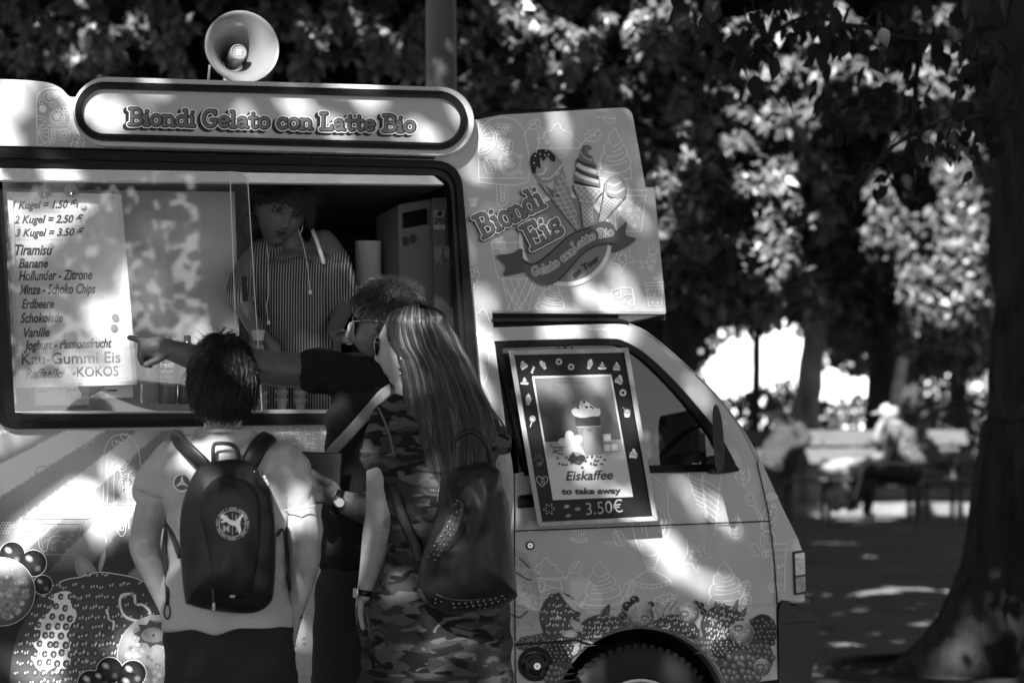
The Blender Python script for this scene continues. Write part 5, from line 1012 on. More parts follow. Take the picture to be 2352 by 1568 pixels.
def strands(name, paths, w0, m, parent, taper=.3):
    """paths: list of 3D polylines -> thin three-sided hairs in one mesh"""
    vs = []; fs = []; n0 = 0
    for P in paths:
        k = len(P); ww = w0 * random.uniform(.6, 1.3)
        for i, p in enumerate(P):
            a = P[max(i - 1, 0)]; b = P[min(i + 1, k - 1)]; t = np.array(b) - np.array(a); nrm = np.cross(t, (.3, 1, .2)); L = np.linalg.norm(nrm) or 1; nrm = nrm / L
            f = ww * (1 - (1 - taper) * (i / (k - 1)) ** 2) * .5; q = np.array(p)
            vs += [q - nrm * f, q + nrm * f, q + np.array((0, -f * .9, 0))]
        for i in range(k - 1):
            a = n0 + 3 * i; fs += [(a, a + 3, a + 5, a + 2), (a + 2, a + 5, a + 4, a + 1), (a + 1, a + 4, a + 3, a)]
        n0 += 3 * k
    mb = MB(); mb.v = vs; mb.f = fs; mb.mi = [0] * len(fs); mb.c = [.5] * len(vs)
    return mb.build(name, m, parent, smooth=True, fix=False)
def hairmat(name, g, var=.6, rough=.38, sp=.5):
    m = leafmat(name, g, 0.0, rough, var, sp); return m
def scalp_hair(name, M, S, n, length, m, parent, w0=.0012, lift=.35, comb=(0, .3, -1), zmin=-.35, front=-.75, off=1.06, seed=1, bulk=(0, 0, 0), jitter=.3, face=None, hug=0):
    rg = random.Random(seed); out = []; cb = Vector(comb).normalized()
    while len(out) < n:
        v = Vector((rg.gauss(0, 1), rg.gauss(0, 1), rg.gauss(0, 1))).normalized()
        if v.z < zmin - .25 * max(0, v.y) + (.55 if v.y < -.15 else 0) or (v.y < front and v.z < .62) : continue
        if face and face(v): continue
        lo = max(0, -v.z); p = Vector((.076 * v.x * off * (1 - .3 * lo), .098 * v.y * off * (1 - (.35 * lo if v.y > 0 else 0)), .118 * v.z * off)) * S; nr = Vector((v.x / .076, v.y / .098, v.z / .118)).normalized()
        crown = Vector((0, .35, .94)); away_ = (v - crown * v.dot(crown)); away_ = away_.normalized() if away_.length > .05 else Vector((rg.uniform(-1, 1), rg.uniform(-1, 1), 0)).normalized()
        d = (cb - nr * cb.dot(nr)) * .8 + away_ * .6 + Vector((rg.gauss(0, jitter), rg.gauss(0, jitter), rg.gauss(0, jitter))); d = (d.normalized() + nr * lift * rg.uniform(.3, 1.2)).normalized()
        L = length * rg.uniform(.6, 1.25) * S; P = [p]
        for k in range(4):
            d = d + cb * .12 - nr * .10
            if hug: q_ = P[-1]; n_ = Vector((q_.x / .0058, q_.y / .0096, q_.z / .0139)).normalized(); d = d - n_ * (d.dot(n_) * .8 - rg.gauss(.10, .13))
            d.normalize(); P.append(P[-1] + d * L / 4)
        out.append([tuple(M @ q) for q in P])
    return strands(name, out, w0, m, parent)
M_skin = {}
def shade_const(g): return lambda co: np.full(len(co), g, np.float32)
def near(co, p, r): return np.linalg.norm(co - np.array(p), axis=1) < r
def shirt_mat(name, g, bump=.3, var=.12, vscale=60): return mat(name, g, .85, .2, var=var, vscale=vscale, bump=bump, bscale=420, bdist=.0008)
def eye(parent, M, S, x, z=.014, y=-.078, r=.0108):
    c = M @ Vector((x * S, y * S, z * S)); R3 = M.to_3x3(); mb = MB(); mb.ell(c, r * S, nu=16, nv=12); e = mb.build('eyeball', mat('eye_white', .3, .3), parent, smooth=True)
    mb = MB(); mb.lathe([(0, .0), (.0056 * S, -.0004), (.0062 * S, -.0016)], c + R3 @ Vector((0, -r * S - .0004, 0)), R3 @ Vector((0, -1, 0)), 14); mb.build('iris', mat('iris_dark', .01, .1), e, smooth=True)
    mb = MB(); 
    for zz, s_ in ((.0055, 1), (-.0062, .5)): mb.tube([c + R3 @ Vector((dx * S, -(r + .001) * S * math.cos(dx / .017), (zz - abs(dx) ** 2 * 22 * (1 if zz > 0 else -1)) * S)) for dx in (-.014, -.008, 0, .008, .014)], [.0012 * s_, .0022 * s_, .0026 * s_, .0022 * s_, .0012 * s_], 6)
    mb.build('eyelid', mat('lash_dark', .012, .6), e, smooth=True, fix=False)
    mb = MB(); mb.tube([M @ Vector(((x + dx) * S, (-.0955 + abs(x + dx) * .25) * S, (z + .0195 + .004 * math.cos(dx * 60)) * S)) for dx in (-.018, -.009, 0, .009, .018)], [.0012, .0026, .003, .0026, .001], 6); mb.build('eyebrow', mat('brow_dark', .015, .8), parent, smooth=True, fix=False)

# ================= boy with a backpack ================================================
BD_ = 6.30
boy = thing('person', (W(520, 900, BD_).x, BD_, 0), 'boy seen from behind in a light grey t-shirt, hands in the pockets of dark trousers', 'boy')
bm_ = MB(); bM = HM(512, 882, BD_, -168, 8, 0); head(bm_, bM, .95)
limb(bm_, [(512, 930, 44, BD_ + .01), (512, 1000, 46, BD_ + .02), (512, 1040, 60, BD_ + .02)])
rings(bm_, [(512, 1020, 90, .06, .02), (516, 1060, 140, .09, .02), (520, 1150, 138, .10, .01), (522, 1300, 128, .10, 0), (524, 1420, 132, .10, 0), (524, 1500, 140, .11, 0), (524, 1560, 140, .11, 0)], BD_)
limb(bm_, [(385, 1060, 42, BD_), (362, 1120, 38, BD_ + .0), (344, 1180, 37, BD_ - .01), (334, 1232, 36, BD_ - .03), (333, 1262, 35, BD_ - .03), (350, 1310, 29, BD_ - .01), (372, 1370, 21, BD_ + .02), (388, 1410, 19, BD_ + .03), (400, 1450, 24, BD_ + .03)])
limb(bm_, [(655, 1060, 42, BD_), (680, 1130, 40, BD_), (692, 1200, 40, BD_ - .01), (700, 1260, 38, BD_ - .03), (699, 1290, 36, BD_ - .03), (690, 1350, 28, BD_ - .01), (678, 1405, 21, BD_ + .01), (668, 1440, 20, BD_ + .02), (655, 1480, 24, BD_ + .03)])
for sx, px in ((-1, 460), (1, 590)):
    limb(bm_, [(px, 1560, 66, BD_), (px - 4 * sx, 1800, 46, BD_), (px, 2050, 30, BD_ + .01), (px, 2085, 30, BD_ + .01)])
def sh_boy(co):
    g = np.full(len(co), .34, np.float32); e = np.array(W(334, 1262, BD_ - .065)); g[near(co, e, .022)] *= .75; return g
fuse('body', bm_, .006, skin_mat('skin_boy', .3), boy, 3, shade=sh_boy)
scalp = MB(); scalp.ell(bM @ Vector((0, .006, .014)), (.080, .100, .112), bM.to_3x3(), 32, 24); scalp.ell(bM @ Vector((0, .050, -.03)), (.066, .044, .068), bM.to_3x3(), 24, 16)
hm = hairmat('hair_black', .007, .8, .33, .4)
hb = fuse('hair', scalp, .005, mat('hair_base', .008, .6), boy, 2)
scalp_hair('hair_strands', bM, 1.0, 6200, .052, hm, hb, .0022, .10, (0.25, .1, -1), -.40, seed=3, jitter=.34, off=1.10, hug=1, face=lambda v: v.y < -.35 and v.z < .3)
rg = random.Random(9); out = []
for k in range(240):          # tuft standing up at the crown
    x, y = rg.gauss(500, 14), 800 + rg.gauss(0, 8); dx = rg.gauss(-.1, .5); P = [W(x, y, BD_ + rg.gauss(0, .02))]
    L = rg.uniform(14, 44)
    for i in range(4): P.append(W(x + dx * L * (i + 1) / 4 + (i + 1) ** 2 * (rg.uniform(.1, 1.6) if dx > 0 else -.3), y - L * (i + 1) / 4 * (1 - .05 * i), BD_))
    out.append([tuple(p) for p in P])
for k in range(26):
    out.append([tuple(W(485 + rg.gauss(0, 6), 790, BD_)), tuple(W(496 + k * .3, 775, BD_)), tuple(W(508 + rg.gauss(0, 2), 762, BD_)), tuple(W(519 + rg.gauss(0, 2), 751 + rg.gauss(0, 3), BD_))])
strands('hair_tuft', out, .0013, hm, hb)
# t-shirt
ts = MB()
rings(ts, [(512, 985, 62, .060, .02), (513, 1000, 80, .075, .02), (516, 1016, 112, .09, .015), (518, 1036, 142, .10, .01), (520, 1080, 150, .115, 0), (522, 1160, 142, .122, 0), (524, 1260, 140, .122, 0), (525, 1340, 146, .125, 0), (526, 1400, 150, .128, 0), (527, 1434, 151, .13, 0), (527, 1440, 148, .125, 0)], BD_, 40)
limb(ts, [(398, 1058, 46, BD_), (372, 1090, 46, BD_), (357, 1125, 44, BD_), (353, 1136, 43, BD_)])
limb(ts, [(646, 1058, 48, BD_), (672, 1095, 48, BD_), (684, 1140, 46, BD_), (686, 1154, 45, BD_)])
M_tee = shirt_mat('heather_tee', .40, .4, .10, 220)
fuse('t_shirt', ts, .0065, M_tee, boy, 3, wr=[(.013, (7, 7, 4, 7), 1.0), (.009, (12, 12, 22, -9), 5.0)])
for (a, b, w_) in (((311, 1128), (393, 1150), 3), ((648, 1176), (724, 1165), 3)):
    mb = MB(); mb.tube([W(a[0], a[1] - 5, BD_ - .05), W((a[0] + b[0]) / 2, (a[1] + b[1]) / 2 + 1, BD_ - .075), W(b[0], b[1] - 5, BD_ - .05)], .0018, 6); mb.build('sleeve_seam', mat('seam_grey', .32, .8), boy, fix=False)
mb = MB(); c = [W(512 + 56 * math.cos(a), 992 - 8 * math.sin(a) + 4, BD_ + .01 - .066 * math.sin(a)) for a in [math.pi * k / 12 for k in range(13)]]; mb.tube(c, .0055, 8); mb.build('collar', shirt_mat('collar_grey', .34), boy, smooth=True, fix=False)
prt = Print(f=lambda p, off: W(p[0], p[1], BD_ - .134 - off), base=.001)
cx, cy = 418, 1108
prt.fill(circ(cx, cy, 21, 28), .8, 0); prt.fill(circ(cx, cy, 18, 28), .12, 1)
for A in (90, 210, 330): prt.fill([(cx + 19 * math.cos(R(A)), cy - 19 * math.sin(R(A))), (cx + 4 * math.cos(R(A + 70)), cy - 4 * math.sin(R(A + 70))), (cx + 4 * math.cos(R(A - 70)), cy - 4 * math.sin(R(A - 70)))], .8, 2)
prt.build('round_badge', mat_vc('shirt_print', .7), boy, vc=True, fix=False)
# trousers
tr = MB()
rings(tr, [(526, 1424, 138, .108, 0), (526, 1446, 147, .122, 0), (526, 1500, 153, .135, 0), (527, 1570, 154, .14, 0), (528, 1620, 150, .14, 0)], BD_, 36)
for sx, px in ((-1, 458), (1, 596)): limb(tr, [(px, 1560, 78, BD_), (px - 2 * sx, 1800, 60, BD_), (px, 2040, 44, BD_ + .01), (px, 2070, 42, BD_ + .01)])
limb(tr, [(396, 1476, 20, BD_ - .02), (404, 1490, 28, BD_ - .02), (410, 1520, 20, BD_)]); limb(tr, [(660, 1476, 20, BD_ - .02), (655, 1500, 28, BD_ - .02), (650, 1530, 20, BD_)])
M_trs = mat('trousers_dark', .018, .8, .25, var=.25, vscale=8, bump=.2, bscale=300, bdist=.0008)
fuse('trousers', tr, .008, M_trs, boy, 3, wr=[(.011, (5, 5, 12, 6), 2.0), (.005, (12, 12, 24, -12), 7.0)])
for px in (455, 600):
    mb = MB(); c = W(px, 2085, BD_); mb.ell((c.x, BD_ - .0 + .04, .04), (.045, .13, .042)); mb.ell((c.x, BD_ + .05, .015), (.05, .14, .015)); fuse('shoe', mb, .006, mat('shoe_dark', .03, .6), boy, 3)

# backpack of the boy
bp_ = thing('backpack', W(525, 1400, BD_ - .2), 'black sporty backpack with pale zips and a round printed emblem on the boy\'s back', 'backpack')
BF = BD_ - .135
OUT = cr([(500, 1057), (540, 1054), (572, 1062), (598, 1086), (624, 1130), (634, 1190), (634, 1250), (630, 1345), (620, 1385), (580, 1407), (500, 1403), (438, 1389), (424, 1372), (414, 1262), (415, 1178), (430, 1122), (450, 1080), (474, 1063)], True, 4)
def pillow(outline, c, dback, depth, rows=10, p=2.2, wob=0, edge=.35):
    vs = []; fs = []; n = len(outline)
    for j in range(rows + 1):
        t = j / rows; s_ = 1 - (1 - t) ** 1.0; k = math.cos(t * math.pi / 2) ** .55 if j < rows else 0; dd = dback - depth * (edge * (t > 0) + (1 - edge) * math.sin(t * math.pi / 2) ** .8)
        if j == 0: k = 1; dd = dback
        elif j == 1: k = 1.0
        for q in outline:
            x, y = c[0] + (q[0] - c[0]) * k, c[1] + (q[1] - c[1]) * k; w_ = wob * (noise.noise(Vector((x * .013, y * .013, 3))) + .5 * noise.noise(Vector((x * .035, y * .02, 8)))) * (1 if j > 1 else 0)
            vs.append(W(q[0], q[1], dback) if j == 0 else (lambda P: P)(W(x, y, dd + w_)))
    for j in range(rows):
        for i in range(n): fs.append((j * n + i, j * n + (i + 1) % n, (j + 1) * n + (i + 1) % n, (j + 1) * n + i))
    fs.append(tuple(range(n))); return vs, fs
M_pack = mat('pack_black', .009, .45, .35, var=.3, vscale=900, bump=.35, bscale=900, bdist=.0006)
vs, fs = pillow(OUT, (526, 1235), BF + .03, .15, 12, wob=.012); mb = MB(); mb.add(vs, fs); mb.build('main_bag', M_pack, bp_, smooth=True, fix=True)
PAN = cr([(492, 1362), (478, 1290), (462, 1215), (457, 1170), (468, 1122), (498, 1096), (534, 1092), (574, 1106), (597, 1145), (601, 1212), (597, 1278), (578, 1364), (535, 1372)], True, 4)
vs, fs = pillow(PAN, (530, 1230), BF - .075, .062, 10, wob=.010, edge=.2); mb = MB(); mb.add(vs, fs); mb.build('front_pocket', M_pack, bp_, smooth=True, fix=True)
def front_d(px, py):          # depth of the pocket face at a pixel
    best = None
    r = 0
    for q in (1,): pass
    ang = math.atan2(py - 1230, px - 530); 
    rad = min(math.dist((530, 1230), p) / 1 for p in PAN if abs((math.atan2(p[1] - 1230, p[0] - 530) - ang + math.pi) % (2 * math.pi) - math.pi) < .25) if True else 1
    k = min(1, math.hypot(px - 530, py - 1230) / rad); c_ = k ** (1 / .55); t = math.acos(min(1, max(0, c_))) / (math.pi / 2)
    x, y = px, py; w_ = .010 * (noise.noise(Vector((x * .013, y * .013, 3))) + .5 * noise.noise(Vector((x * .035, y * .02, 8))))
    return BF - .075 - .062 * (.2 + .8 * math.sin(t * math.pi / 2) ** .8) + w_
M_zip = mat('zip_grey', .34, .55, var=.3, vscale=300)
for pts in ([(492, 1352), (484, 1310), (474, 1262), (462, 1215), (457, 1180)], [(577, 1360), (588, 1320), (596, 1280)]):
    q = cr(pts, n=5); vs, fs = ribbon(q, [9 if i < len(q) * .9 else 5 for i in range(len(q))]); mb = MB(); mb.add([W(p[0], p[1], BF - .105 - .003) for p in vs] + [W(p[0], p[1], BF - .07) for p in vs], fs + [(a + len(vs), b + len(vs), c + len(vs), d + len(vs)) for a, b, c, d in fs]); 
    mb2 = MB(); mb2.tube([W(p[0], p[1], BF - .090) for p in q], [.0058] * len(q), 8); mb2.build('zip', M_zip, bp_, smooth=True, fix=False)
q = cr([(457, 1180), (458, 1150), (468, 1122), (498, 1097), (534, 1093), (574, 1107), (596, 1142), (600, 1180)], n=5); mb = MB(); mb.tube([W(p[0], p[1], BF - .088) for p in q], .0032, 6); mb.build('piping', mat('piping_grey', .16, .5), bp_, smooth=True, fix=False)
mb = MB(); mb.tube([W(489, 1352, BF - .115), W(490, 1372, BF - .12), W(490, 1403, BF - .13)], [.006, .005, .0065], 6, flat=.6); zt = mb.build('zip_pull', mat('pull_black', .02, .5), bp_, fix=False)
pr = Print(f=lambda p, off: W(p[0], p[1], BF - .142 - off), base=.001)
def vtext(pr, txt, x0, y0, x1, y1, h, g, bold=.03): text_px(pr, txt, x0, y0, x1, y1, h, g, 1, bold=bold)
vtext(pr, 'PUMA', 493.5, 1401, 493.5, 1383, 6, .7); pr.build('pull_lettering', mat_vc('white_print', .6), zt, vc=True, fix=False)
for a, b in (((574, 1072), (589, 1108)), ((598, 1082), (612, 1116))):
    mb = MB(); mb.tube([W(*a, BF - .06), W(*b, BF - .05)], [.005, .0065], 6); z2 = mb.build('zip_pull', mat('pull_black', .02), bp_, fix=False)
    pr = Print(f=lambda p, off: W(p[0], p[1], BF - .07 - off), base=.001); text_px(pr, 'PUMA', a[0] + 5, a[1] + 12, b[0] + 3, b[1] - 1, 6, .6, 1, bold=.02); pr.build('pull_lettering', mat_vc('white_print', .6), z2, vc=True, fix=False)
mb = MB(); mb.box((0, 0, 0), (1, 1, 1)); mb = MB(); mb.prism([[(528, 1366), (540, 1366), (540, 1371), (528, 1371)]], lambda p: W(*p, BF - .118), lambda p: W(*p, BF - .11)); mb.build('tab', M_zip, bp_)
# emblem: ring of words, cat leaping over the four letters
EX, EY = 534, 1202
ef = lambda p, off: W(p[0], p[1], front_d(p[0], p[1]) - off)
pr = Print(f=ef, base=.0016); pr.base = .0016
pr.line(circ(EX, EY, 30.5, 40), 1.3, .8, 0, True); pr.line([(EX, EY - 26), (EX, EY + 26)], 1, .6, 0); pr.line([(EX - 26, EY), (EX + 28, EY)], 1, .6, 0)
for ch, x, y in (('P', 513, 1196), ('U', 541, 1196), ('M', 512, 1220), ('A', 541, 1220)): text_px(pr, ch, x, y, x + (15 if ch == 'M' else 11), y, 14, .45, 1, bold=.05)
pr.fill(cr([(507, 1183), (513, 1180), (519, 1186), (530, 1193), (541, 1195), (549, 1188), (556, 1181), (560, 1182), (555, 1188), (552, 1198), (552, 1207), (554, 1218), (549, 1225), (545, 1214), (538, 1207), (528, 1204), (520, 1198), (512, 1200), (507, 1197), (515, 1193), (508, 1190)], True, 4), .88, 3)
ringt = 'SINCE NINETEEN FORTY EIGHT * SINCE NINETEEN FORTY EIGHT * '
for i, ch in enumerate(ringt):
    if ch == ' ': continue
    A = R(-100 + 360 * i / len(ringt)); tx, ty = math.cos(A + math.pi / 2), math.sin(A + math.pi / 2); x, y = EX + 33 * math.cos(A), EY + 33 * math.sin(A); wd = 1.6 if ch == 'I' else 3.1
    text_px(pr, ch, x - tx * wd / 2, y - ty * wd / 2, x + tx * wd / 2, y + ty * wd / 2, 5, .65, 1, bold=.02)
pr.build('emblem', mat_vc('white_print', .6), bp_, vc=True, fix=False)
M_web = mat('webbing', .02, .7, bump=.3, bscale=300)
def strap(name, pts, wd, m, parent, th=.006):        # flat band: (px,py,depth)
    q = cr(pts, n=5); P = [W(p[0], p[1], p[2]) for p in q]; hw = [W(a[0] + 1, a[1], a[2]).x for a in q]
    mb = MB(); r = wd * pts[0][2] / FPX / 2; mb.tube(P, r, 8, up=(0, 1, 0), flat=th / r); return mb.build(name, m, parent, smooth=True, fix=False)
strap('shoulder_strap', [(398, 1004, BD_ + .03), (410, 1012, BD_ - .05), (432, 1034, BD_ - .11), (462, 1062, BD_ - .13), (480, 1082, BD_ - .13)], 40, M_pack, bp_, .008); strap('shoulder_strap', [(618, 1002, BD_ + .03), (606, 1012, BD_ - .05), (590, 1032, BD_ - .11), (574, 1062, BD_ - .13), (560, 1082, BD_ - .13)], 42, M_pack, bp_, .008)
strap('grab_handle', [(490, 1062, BD_ - .13), (490, 1026, BD_ - .11), (500, 1018, BD_ - .11), (530, 1020, BD_ - .11), (545, 1034, BD_ - .11), (549, 1062, BD_ - .13)], 10, M_web, bp_, .004)
strap('side_strap', [(384, 1190, BD_ - .05), (378, 1260, BD_ - .06), (384, 1330, BD_ - .06), (386, 1390, BD_ - .08)], 11, M_web, bp_, .003); strap('side_strap', [(414, 1280, BD_ - .12), (400, 1240, BD_ - .10), (388, 1205, BD_ - .07), (384, 1185, BD_ - .04)], 12, M_web, bp_, .003)
strap('strap_loop', [(384, 1375, BD_ - .08), (377, 1405, BD_ - .09), (384, 1421, BD_ - .09), (391, 1405, BD_ - .09), (386, 1375, BD_ - .08)], 4, M_web, bp_, .002)
strap('side_strap', [(636, 1230, BD_ - .1), (650, 1215, BD_ - .08), (656, 1250, BD_ - .05), (660, 1300, BD_ - .05), (668, 1350, BD_ - .05)], 7, M_web, bp_, .003); strap('side_strap', [(655, 1200, BD_ - .04), (660, 1270, BD_ - .03), (666, 1340, BD_ - .03), (690, 1420, BD_ - .0)], 12, M_web, bp_, .003)
# ================= man pointing at the price list =======================================
MD = 6.84
man = thing('person', (W(850, 900, MD).x, MD, 0), 'dark-haired man in sunglasses and black t-shirt pointing at the price list with an outstretched arm', 'man')
mM = HM(892, 748, MD, -98, 6, 0); mb = MB(); head(mb, mM, 1.02)
limb(mb, [(905, 800, 46, MD + .01), (905, 880, 52, MD + .02), (900, 930, 70, MD + .02)])
rings(mb, [(880, 890, 70, .09, 0), (866, 930, 110, .12, 0), (860, 1050, 110, .12, 0), (850, 1250, 105, .115, 0), (840, 1400, 100, .11, 0), (836, 1560, 105, .12, 0)], MD)
AD = 6.72
limb(mb, [(800, 862, 52, MD), (745, 856, 47, MD - .03), (680, 850, 41, MD - .06), (630, 846, 42, MD - .07), (600, 842, 41, AD + .04), (560, 838, 40, AD + .03), (500, 832, 36, AD + .02), (450, 822, 31, AD + .01), (405, 808, 25.5, AD), (388, 803, 24, AD)], flat=1.0)
# hand: palm, index finger stretched, others curled, thumb along the side
limb(mb, [(392, 803, 24, AD), (372, 800, 26, AD), (350, 800, 26, AD), (336, 800, 22, AD)], flat=1.0)
mb.ell(W(356, 802, AD), (m_(32, AD), .020, m_(26, AD)))
def fg(pts, r0, r1): finger(mb, [W(*p) for p in pts], m_(r0, AD), m_(r1, AD))
fg([(352, 787, AD), (335, 783, AD), (315, 779, AD), (297, 775, AD - .005)], 9.5, 6.6)
fg([(342, 796, AD - .01), (326, 802, AD - .015), (322, 818, AD - .018), (328, 834, AD - .01)], 9.5, 7.5)
fg([(346, 806, AD + .012), (330, 812, AD + .016), (327, 828, AD + .016), (336, 838, AD + .008)], 9, 7)
fg([(350, 812, AD + .03), (338, 820, AD + .034), (338, 834, AD + .03), (345, 840, AD + .02)], 8, 6.5)
fg([(378, 812, AD - .018), (364, 824, AD - .03), (348, 832, AD - .036), (335, 837, AD - .036)], 10.5, 7.8)
# lower arm holding the wallet
WDp = 6.62
limb(mb, [(945, 900, 50, MD), (900, 1010, 42, MD - .03), (880, 1110, 40, MD - .08), (868, 1150, 40, MD - .12), (845, 1168, 36, MD - .17), (812, 1160, 30, WDp), (785, 1150, 25, WDp)], flat=1.0)
mb.ell(W(750, 1128, WDp), (m_(38, WDp), .018, m_(30, WDp)), Matrix.Rotation(R(28), 3, 'Y'))
def fg2(pts, r0, r1): finger(mb, [W(*p) for p in pts], m_(r0, WDp), m_(r1, WDp))
fg2([(752, 1108, WDp - .01), (732, 1096, WDp - .02), (714, 1084, WDp - .025), (702, 1080, WDp - .02)], 11, 8)
fg2([(738, 1112, WDp), (720, 1110, WDp - .02), (706, 1104, WDp - .03), (702, 1094, WDp - .03)], 10, 7.5)
fg2([(736, 1124, WDp), (722, 1124, WDp - .018), (708, 1118, WDp - .03), (704, 1108, WDp - .032)], 10, 7.5)
fg2([(738, 1136, WDp), (726, 1138, WDp - .015), (712, 1132, WDp - .028), (708, 1124, WDp - .03)], 9.5, 7)
fg2([(744, 1148, WDp + .005), (734, 1150, WDp - .012), (722, 1146, WDp - .022), (716, 1138, WDp - .026)], 8.5, 6.5)
for px in (790, 885): limb(mb, [(px, 1560, 60, MD), (px - 4, 1780, 44, MD), (px - 4, 1960, 28, MD + .02), (px - 4, 2000, 28, MD + .02)])
tipn = np.array(W(294, 775, AD - .012)); thn = np.array(W(334, 836, AD - .044))
def sh_man(co):
    g = np.full(len(co), .10, np.float32); g[near(co, tipn, .007)] = .15; g[near(co, thn, .007)] = .15
    iM = np.array(mM.inverted()); q = co @ iM[:3, :3].T + iM[:3, 3]
    g[(q[:, 2] < -.035) & (q[:, 1] < .03) & (q[:, 2] > -.13) & (np.abs(q[:, 0]) < .09) & (q[:, 1] > -.13)] *= .72          # stubble
    g[(np.abs(q[:, 2] + .057) < .011) & (np.abs(q[:, 0]) < .026) & (q[:, 1] < -.085)] = .10
    return g
fuse('body', mb, .0042, skin_mat('skin_man', .2), man, 2, shade=sh_man)
mb = MB(); mb.ell(mM @ Vector((0, .012, .022)), (.079, .096, .108), mM.to_3x3(), 32, 24); mb.ell(mM @ Vector((0, .05, -.02)), (.068, .052, .07), mM.to_3x3(), 24, 16)
hm2 = fuse('hair', mb, .005, mat('hair_base', .008, .6), man, 2)
scalp_hair('hair_strands', mM, 1.03, 4600, .030, hairmat('hair_man', .022, .9, .3, .7), hm2, .0013, .55, (0, -.3, -.5), -.42, seed=5, jitter=.4, off=1.06, face=lambda v: v.y < -.55 and v.z < .62)
rg = random.Random(12); out = []
for k in range(420):
    px = rg.uniform(832, 976); top = 640 + ((px - 905) / 80) ** 2 * 38; P = [W(px, top + 10, MD + rg.gauss(0, .05))]; dx = rg.gauss(.1 * (px - 900) / 40, .35); L = rg.uniform(10, 24)
    for i in range(3): P.append(W(px + dx * L * (i + 1) / 3, top + 10 - L * (i + 1) / 3, P[0].y))
    out.append([tuple(p) for p in P])
props(strands('hair_tips', out, .0012, hairmat('hair_man', .022), hm2), kind='stuff')
def arm_hairs(pts, n, m, parent, L=.010):
    rg = random.Random(8); out = []
    for k in range(n):
        i = rg.randrange(len(pts) - 1); t = rg.random(); a, b = pts[i], pts[i + 1]; x, y, r, d = (a[j] + (b[j] - a[j]) * t for j in range(4)); A = rg.uniform(-.2, 3.3)
        p = W(x + 0, y - r * math.sin(A) * .97, d - m_(r, d) * math.cos(A) * .97 if A < 1.57 or True else d); q = p + Vector((-rg.uniform(.3, 1), -.2 * math.cos(A), math.sin(A) * .8)) * L * rg.uniform(.5, 1); out.append([tuple(p), tuple((p + q) / 2 + Vector((0, 0, .001))), tuple(q)])
    return strands('arm_hair', out, .00045, m, parent)
arm_hairs([(620, 845, 42, AD + .04), (560, 838, 40, AD + .03), (500, 832, 36, AD + .02), (450, 822, 31, AD + .01), (405, 808, 26, AD)], 1100, hairmat('hair_arm', .02), man)
# t-shirt
ts = MB()
rings(ts, [(908, 862, 50, .055, .02), (900, 880, 74, .09, .01), (884, 905, 118, .12, 0), (866, 950, 118, .135, 0), (860, 1050, 112, .14, 0), (848, 1180, 106, .135, 0), (840, 1275, 104, .135, 0), (838, 1298, 104, .135, 0), (838, 1304, 100, .13, 0)], MD, 40)
limb(ts, [(864, 884, 66, MD), (816, 868, 56, MD - .01), (768, 858, 52, MD - .03), (738, 854, 51, MD - .04), (722, 853, 52, MD - .05)])
limb(ts, [(930, 900, 60, MD), (905, 970, 54, MD - .01), (892, 1040, 50, MD - .03)])
fuse('t_shirt', ts, .0065, shirt_mat('black_cotton', .009, .25), man, 3, wr=[(.010, (6, 6, 16, 6), 4.0), (.006, (16, 12, 22, 14), 11.0)])
tr = MB(); rings(tr, [(838, 1285, 98, .125, 0), (834, 1330, 104, .13, 0), (832, 1450, 110, .135, 0), (834, 1600, 112, .135, 0)], MD, 32)
for px in (782, 888): limb(tr, [(px, 1560, 66, MD), (px - 4, 1780, 50, MD), (px - 4, 1960, 40, MD + .01), (px - 4, 1990, 38, MD + .01)])
fuse('trousers', tr, .008, mat('trousers_man', .02, .8, .2, var=.2, vscale=10), man, 3, wr=[(.01, (6, 6, 12, 8), 3.0)])
for px in (778, 886): mb = MB(); c = W(px, 1900, MD); mb.ell((c.x, MD - .06, .04), (.05, .14, .044)); mb.ell((c.x, MD - .06, .015), (.055, .15, .015)); fuse('shoe', mb, .006, mat('shoe_dark', .03, .6), man, 3)
# sunglasses
def glasses(parent, M, S, lens_g=.01, frame_m=None, wide=.033, hgt=.024, yy=-.092, temple=.09):
    fm = frame_m or M_metal; g = thing('sunglasses', M @ Vector((0, yy * S, .012 * S)), None, None); g.parent = parent; g.location = (M @ Vector((0, yy * S, .012 * S))) - wloc(parent)
    for sx in (-1, 1):
        pts = [(sx * .033 + wide * .88 * math.cos(a) * (1 + .08 * math.sin(a) * sx * 0), .010 + hgt * (math.sin(a) if math.sin(a) > 0 else math.sin(a) * 1.12) + .0) for a in [2 * math.pi * k / 28 for k in range(28)]]
        f3 = lambda p, o: M @ Vector((p[0] * S, (yy - .004 + abs(p[0]) ** 2 * 3.0 - o) * S, p[1] * S))
        mb = MB(); mb.prism([pts], lambda p: f3(p, .001), lambda p: f3(p, -.001)); mb.build('lens', mat('lens_dark', .004, .35, .06), g)
        mb = MB(); mb.tube([f3(p, 0) for p in pts + pts[:1]], .0013, 6, False); mb.build('rim', fm, g, smooth=True, fix=False)
        mb = MB(); mb.tube([M @ Vector((sx * .062 * S, (yy + .010) * S, .020 * S)), M @ Vector((sx * .079 * S, (yy + .05) * S, .018 * S)), M @ Vector((sx * .083 * S, (yy + temple) * S, .010 * S)), M @ Vector((sx * .080 * S, (yy + temple + .018) * S, -.006 * S))], .0014, 6); mb.build('temple', fm, g, smooth=True, fix=False)
    mb = MB(); mb.tube([M @ Vector((x * S, (yy - .006) * S, (.018 + .004 * math.cos(x * 90)) * S)) for x in (-.008, 0, .008)], .0014, 6); mb.build('bridge', fm, g, smooth=True, fix=False); return g
glasses(man, mM, 1.02, .008)
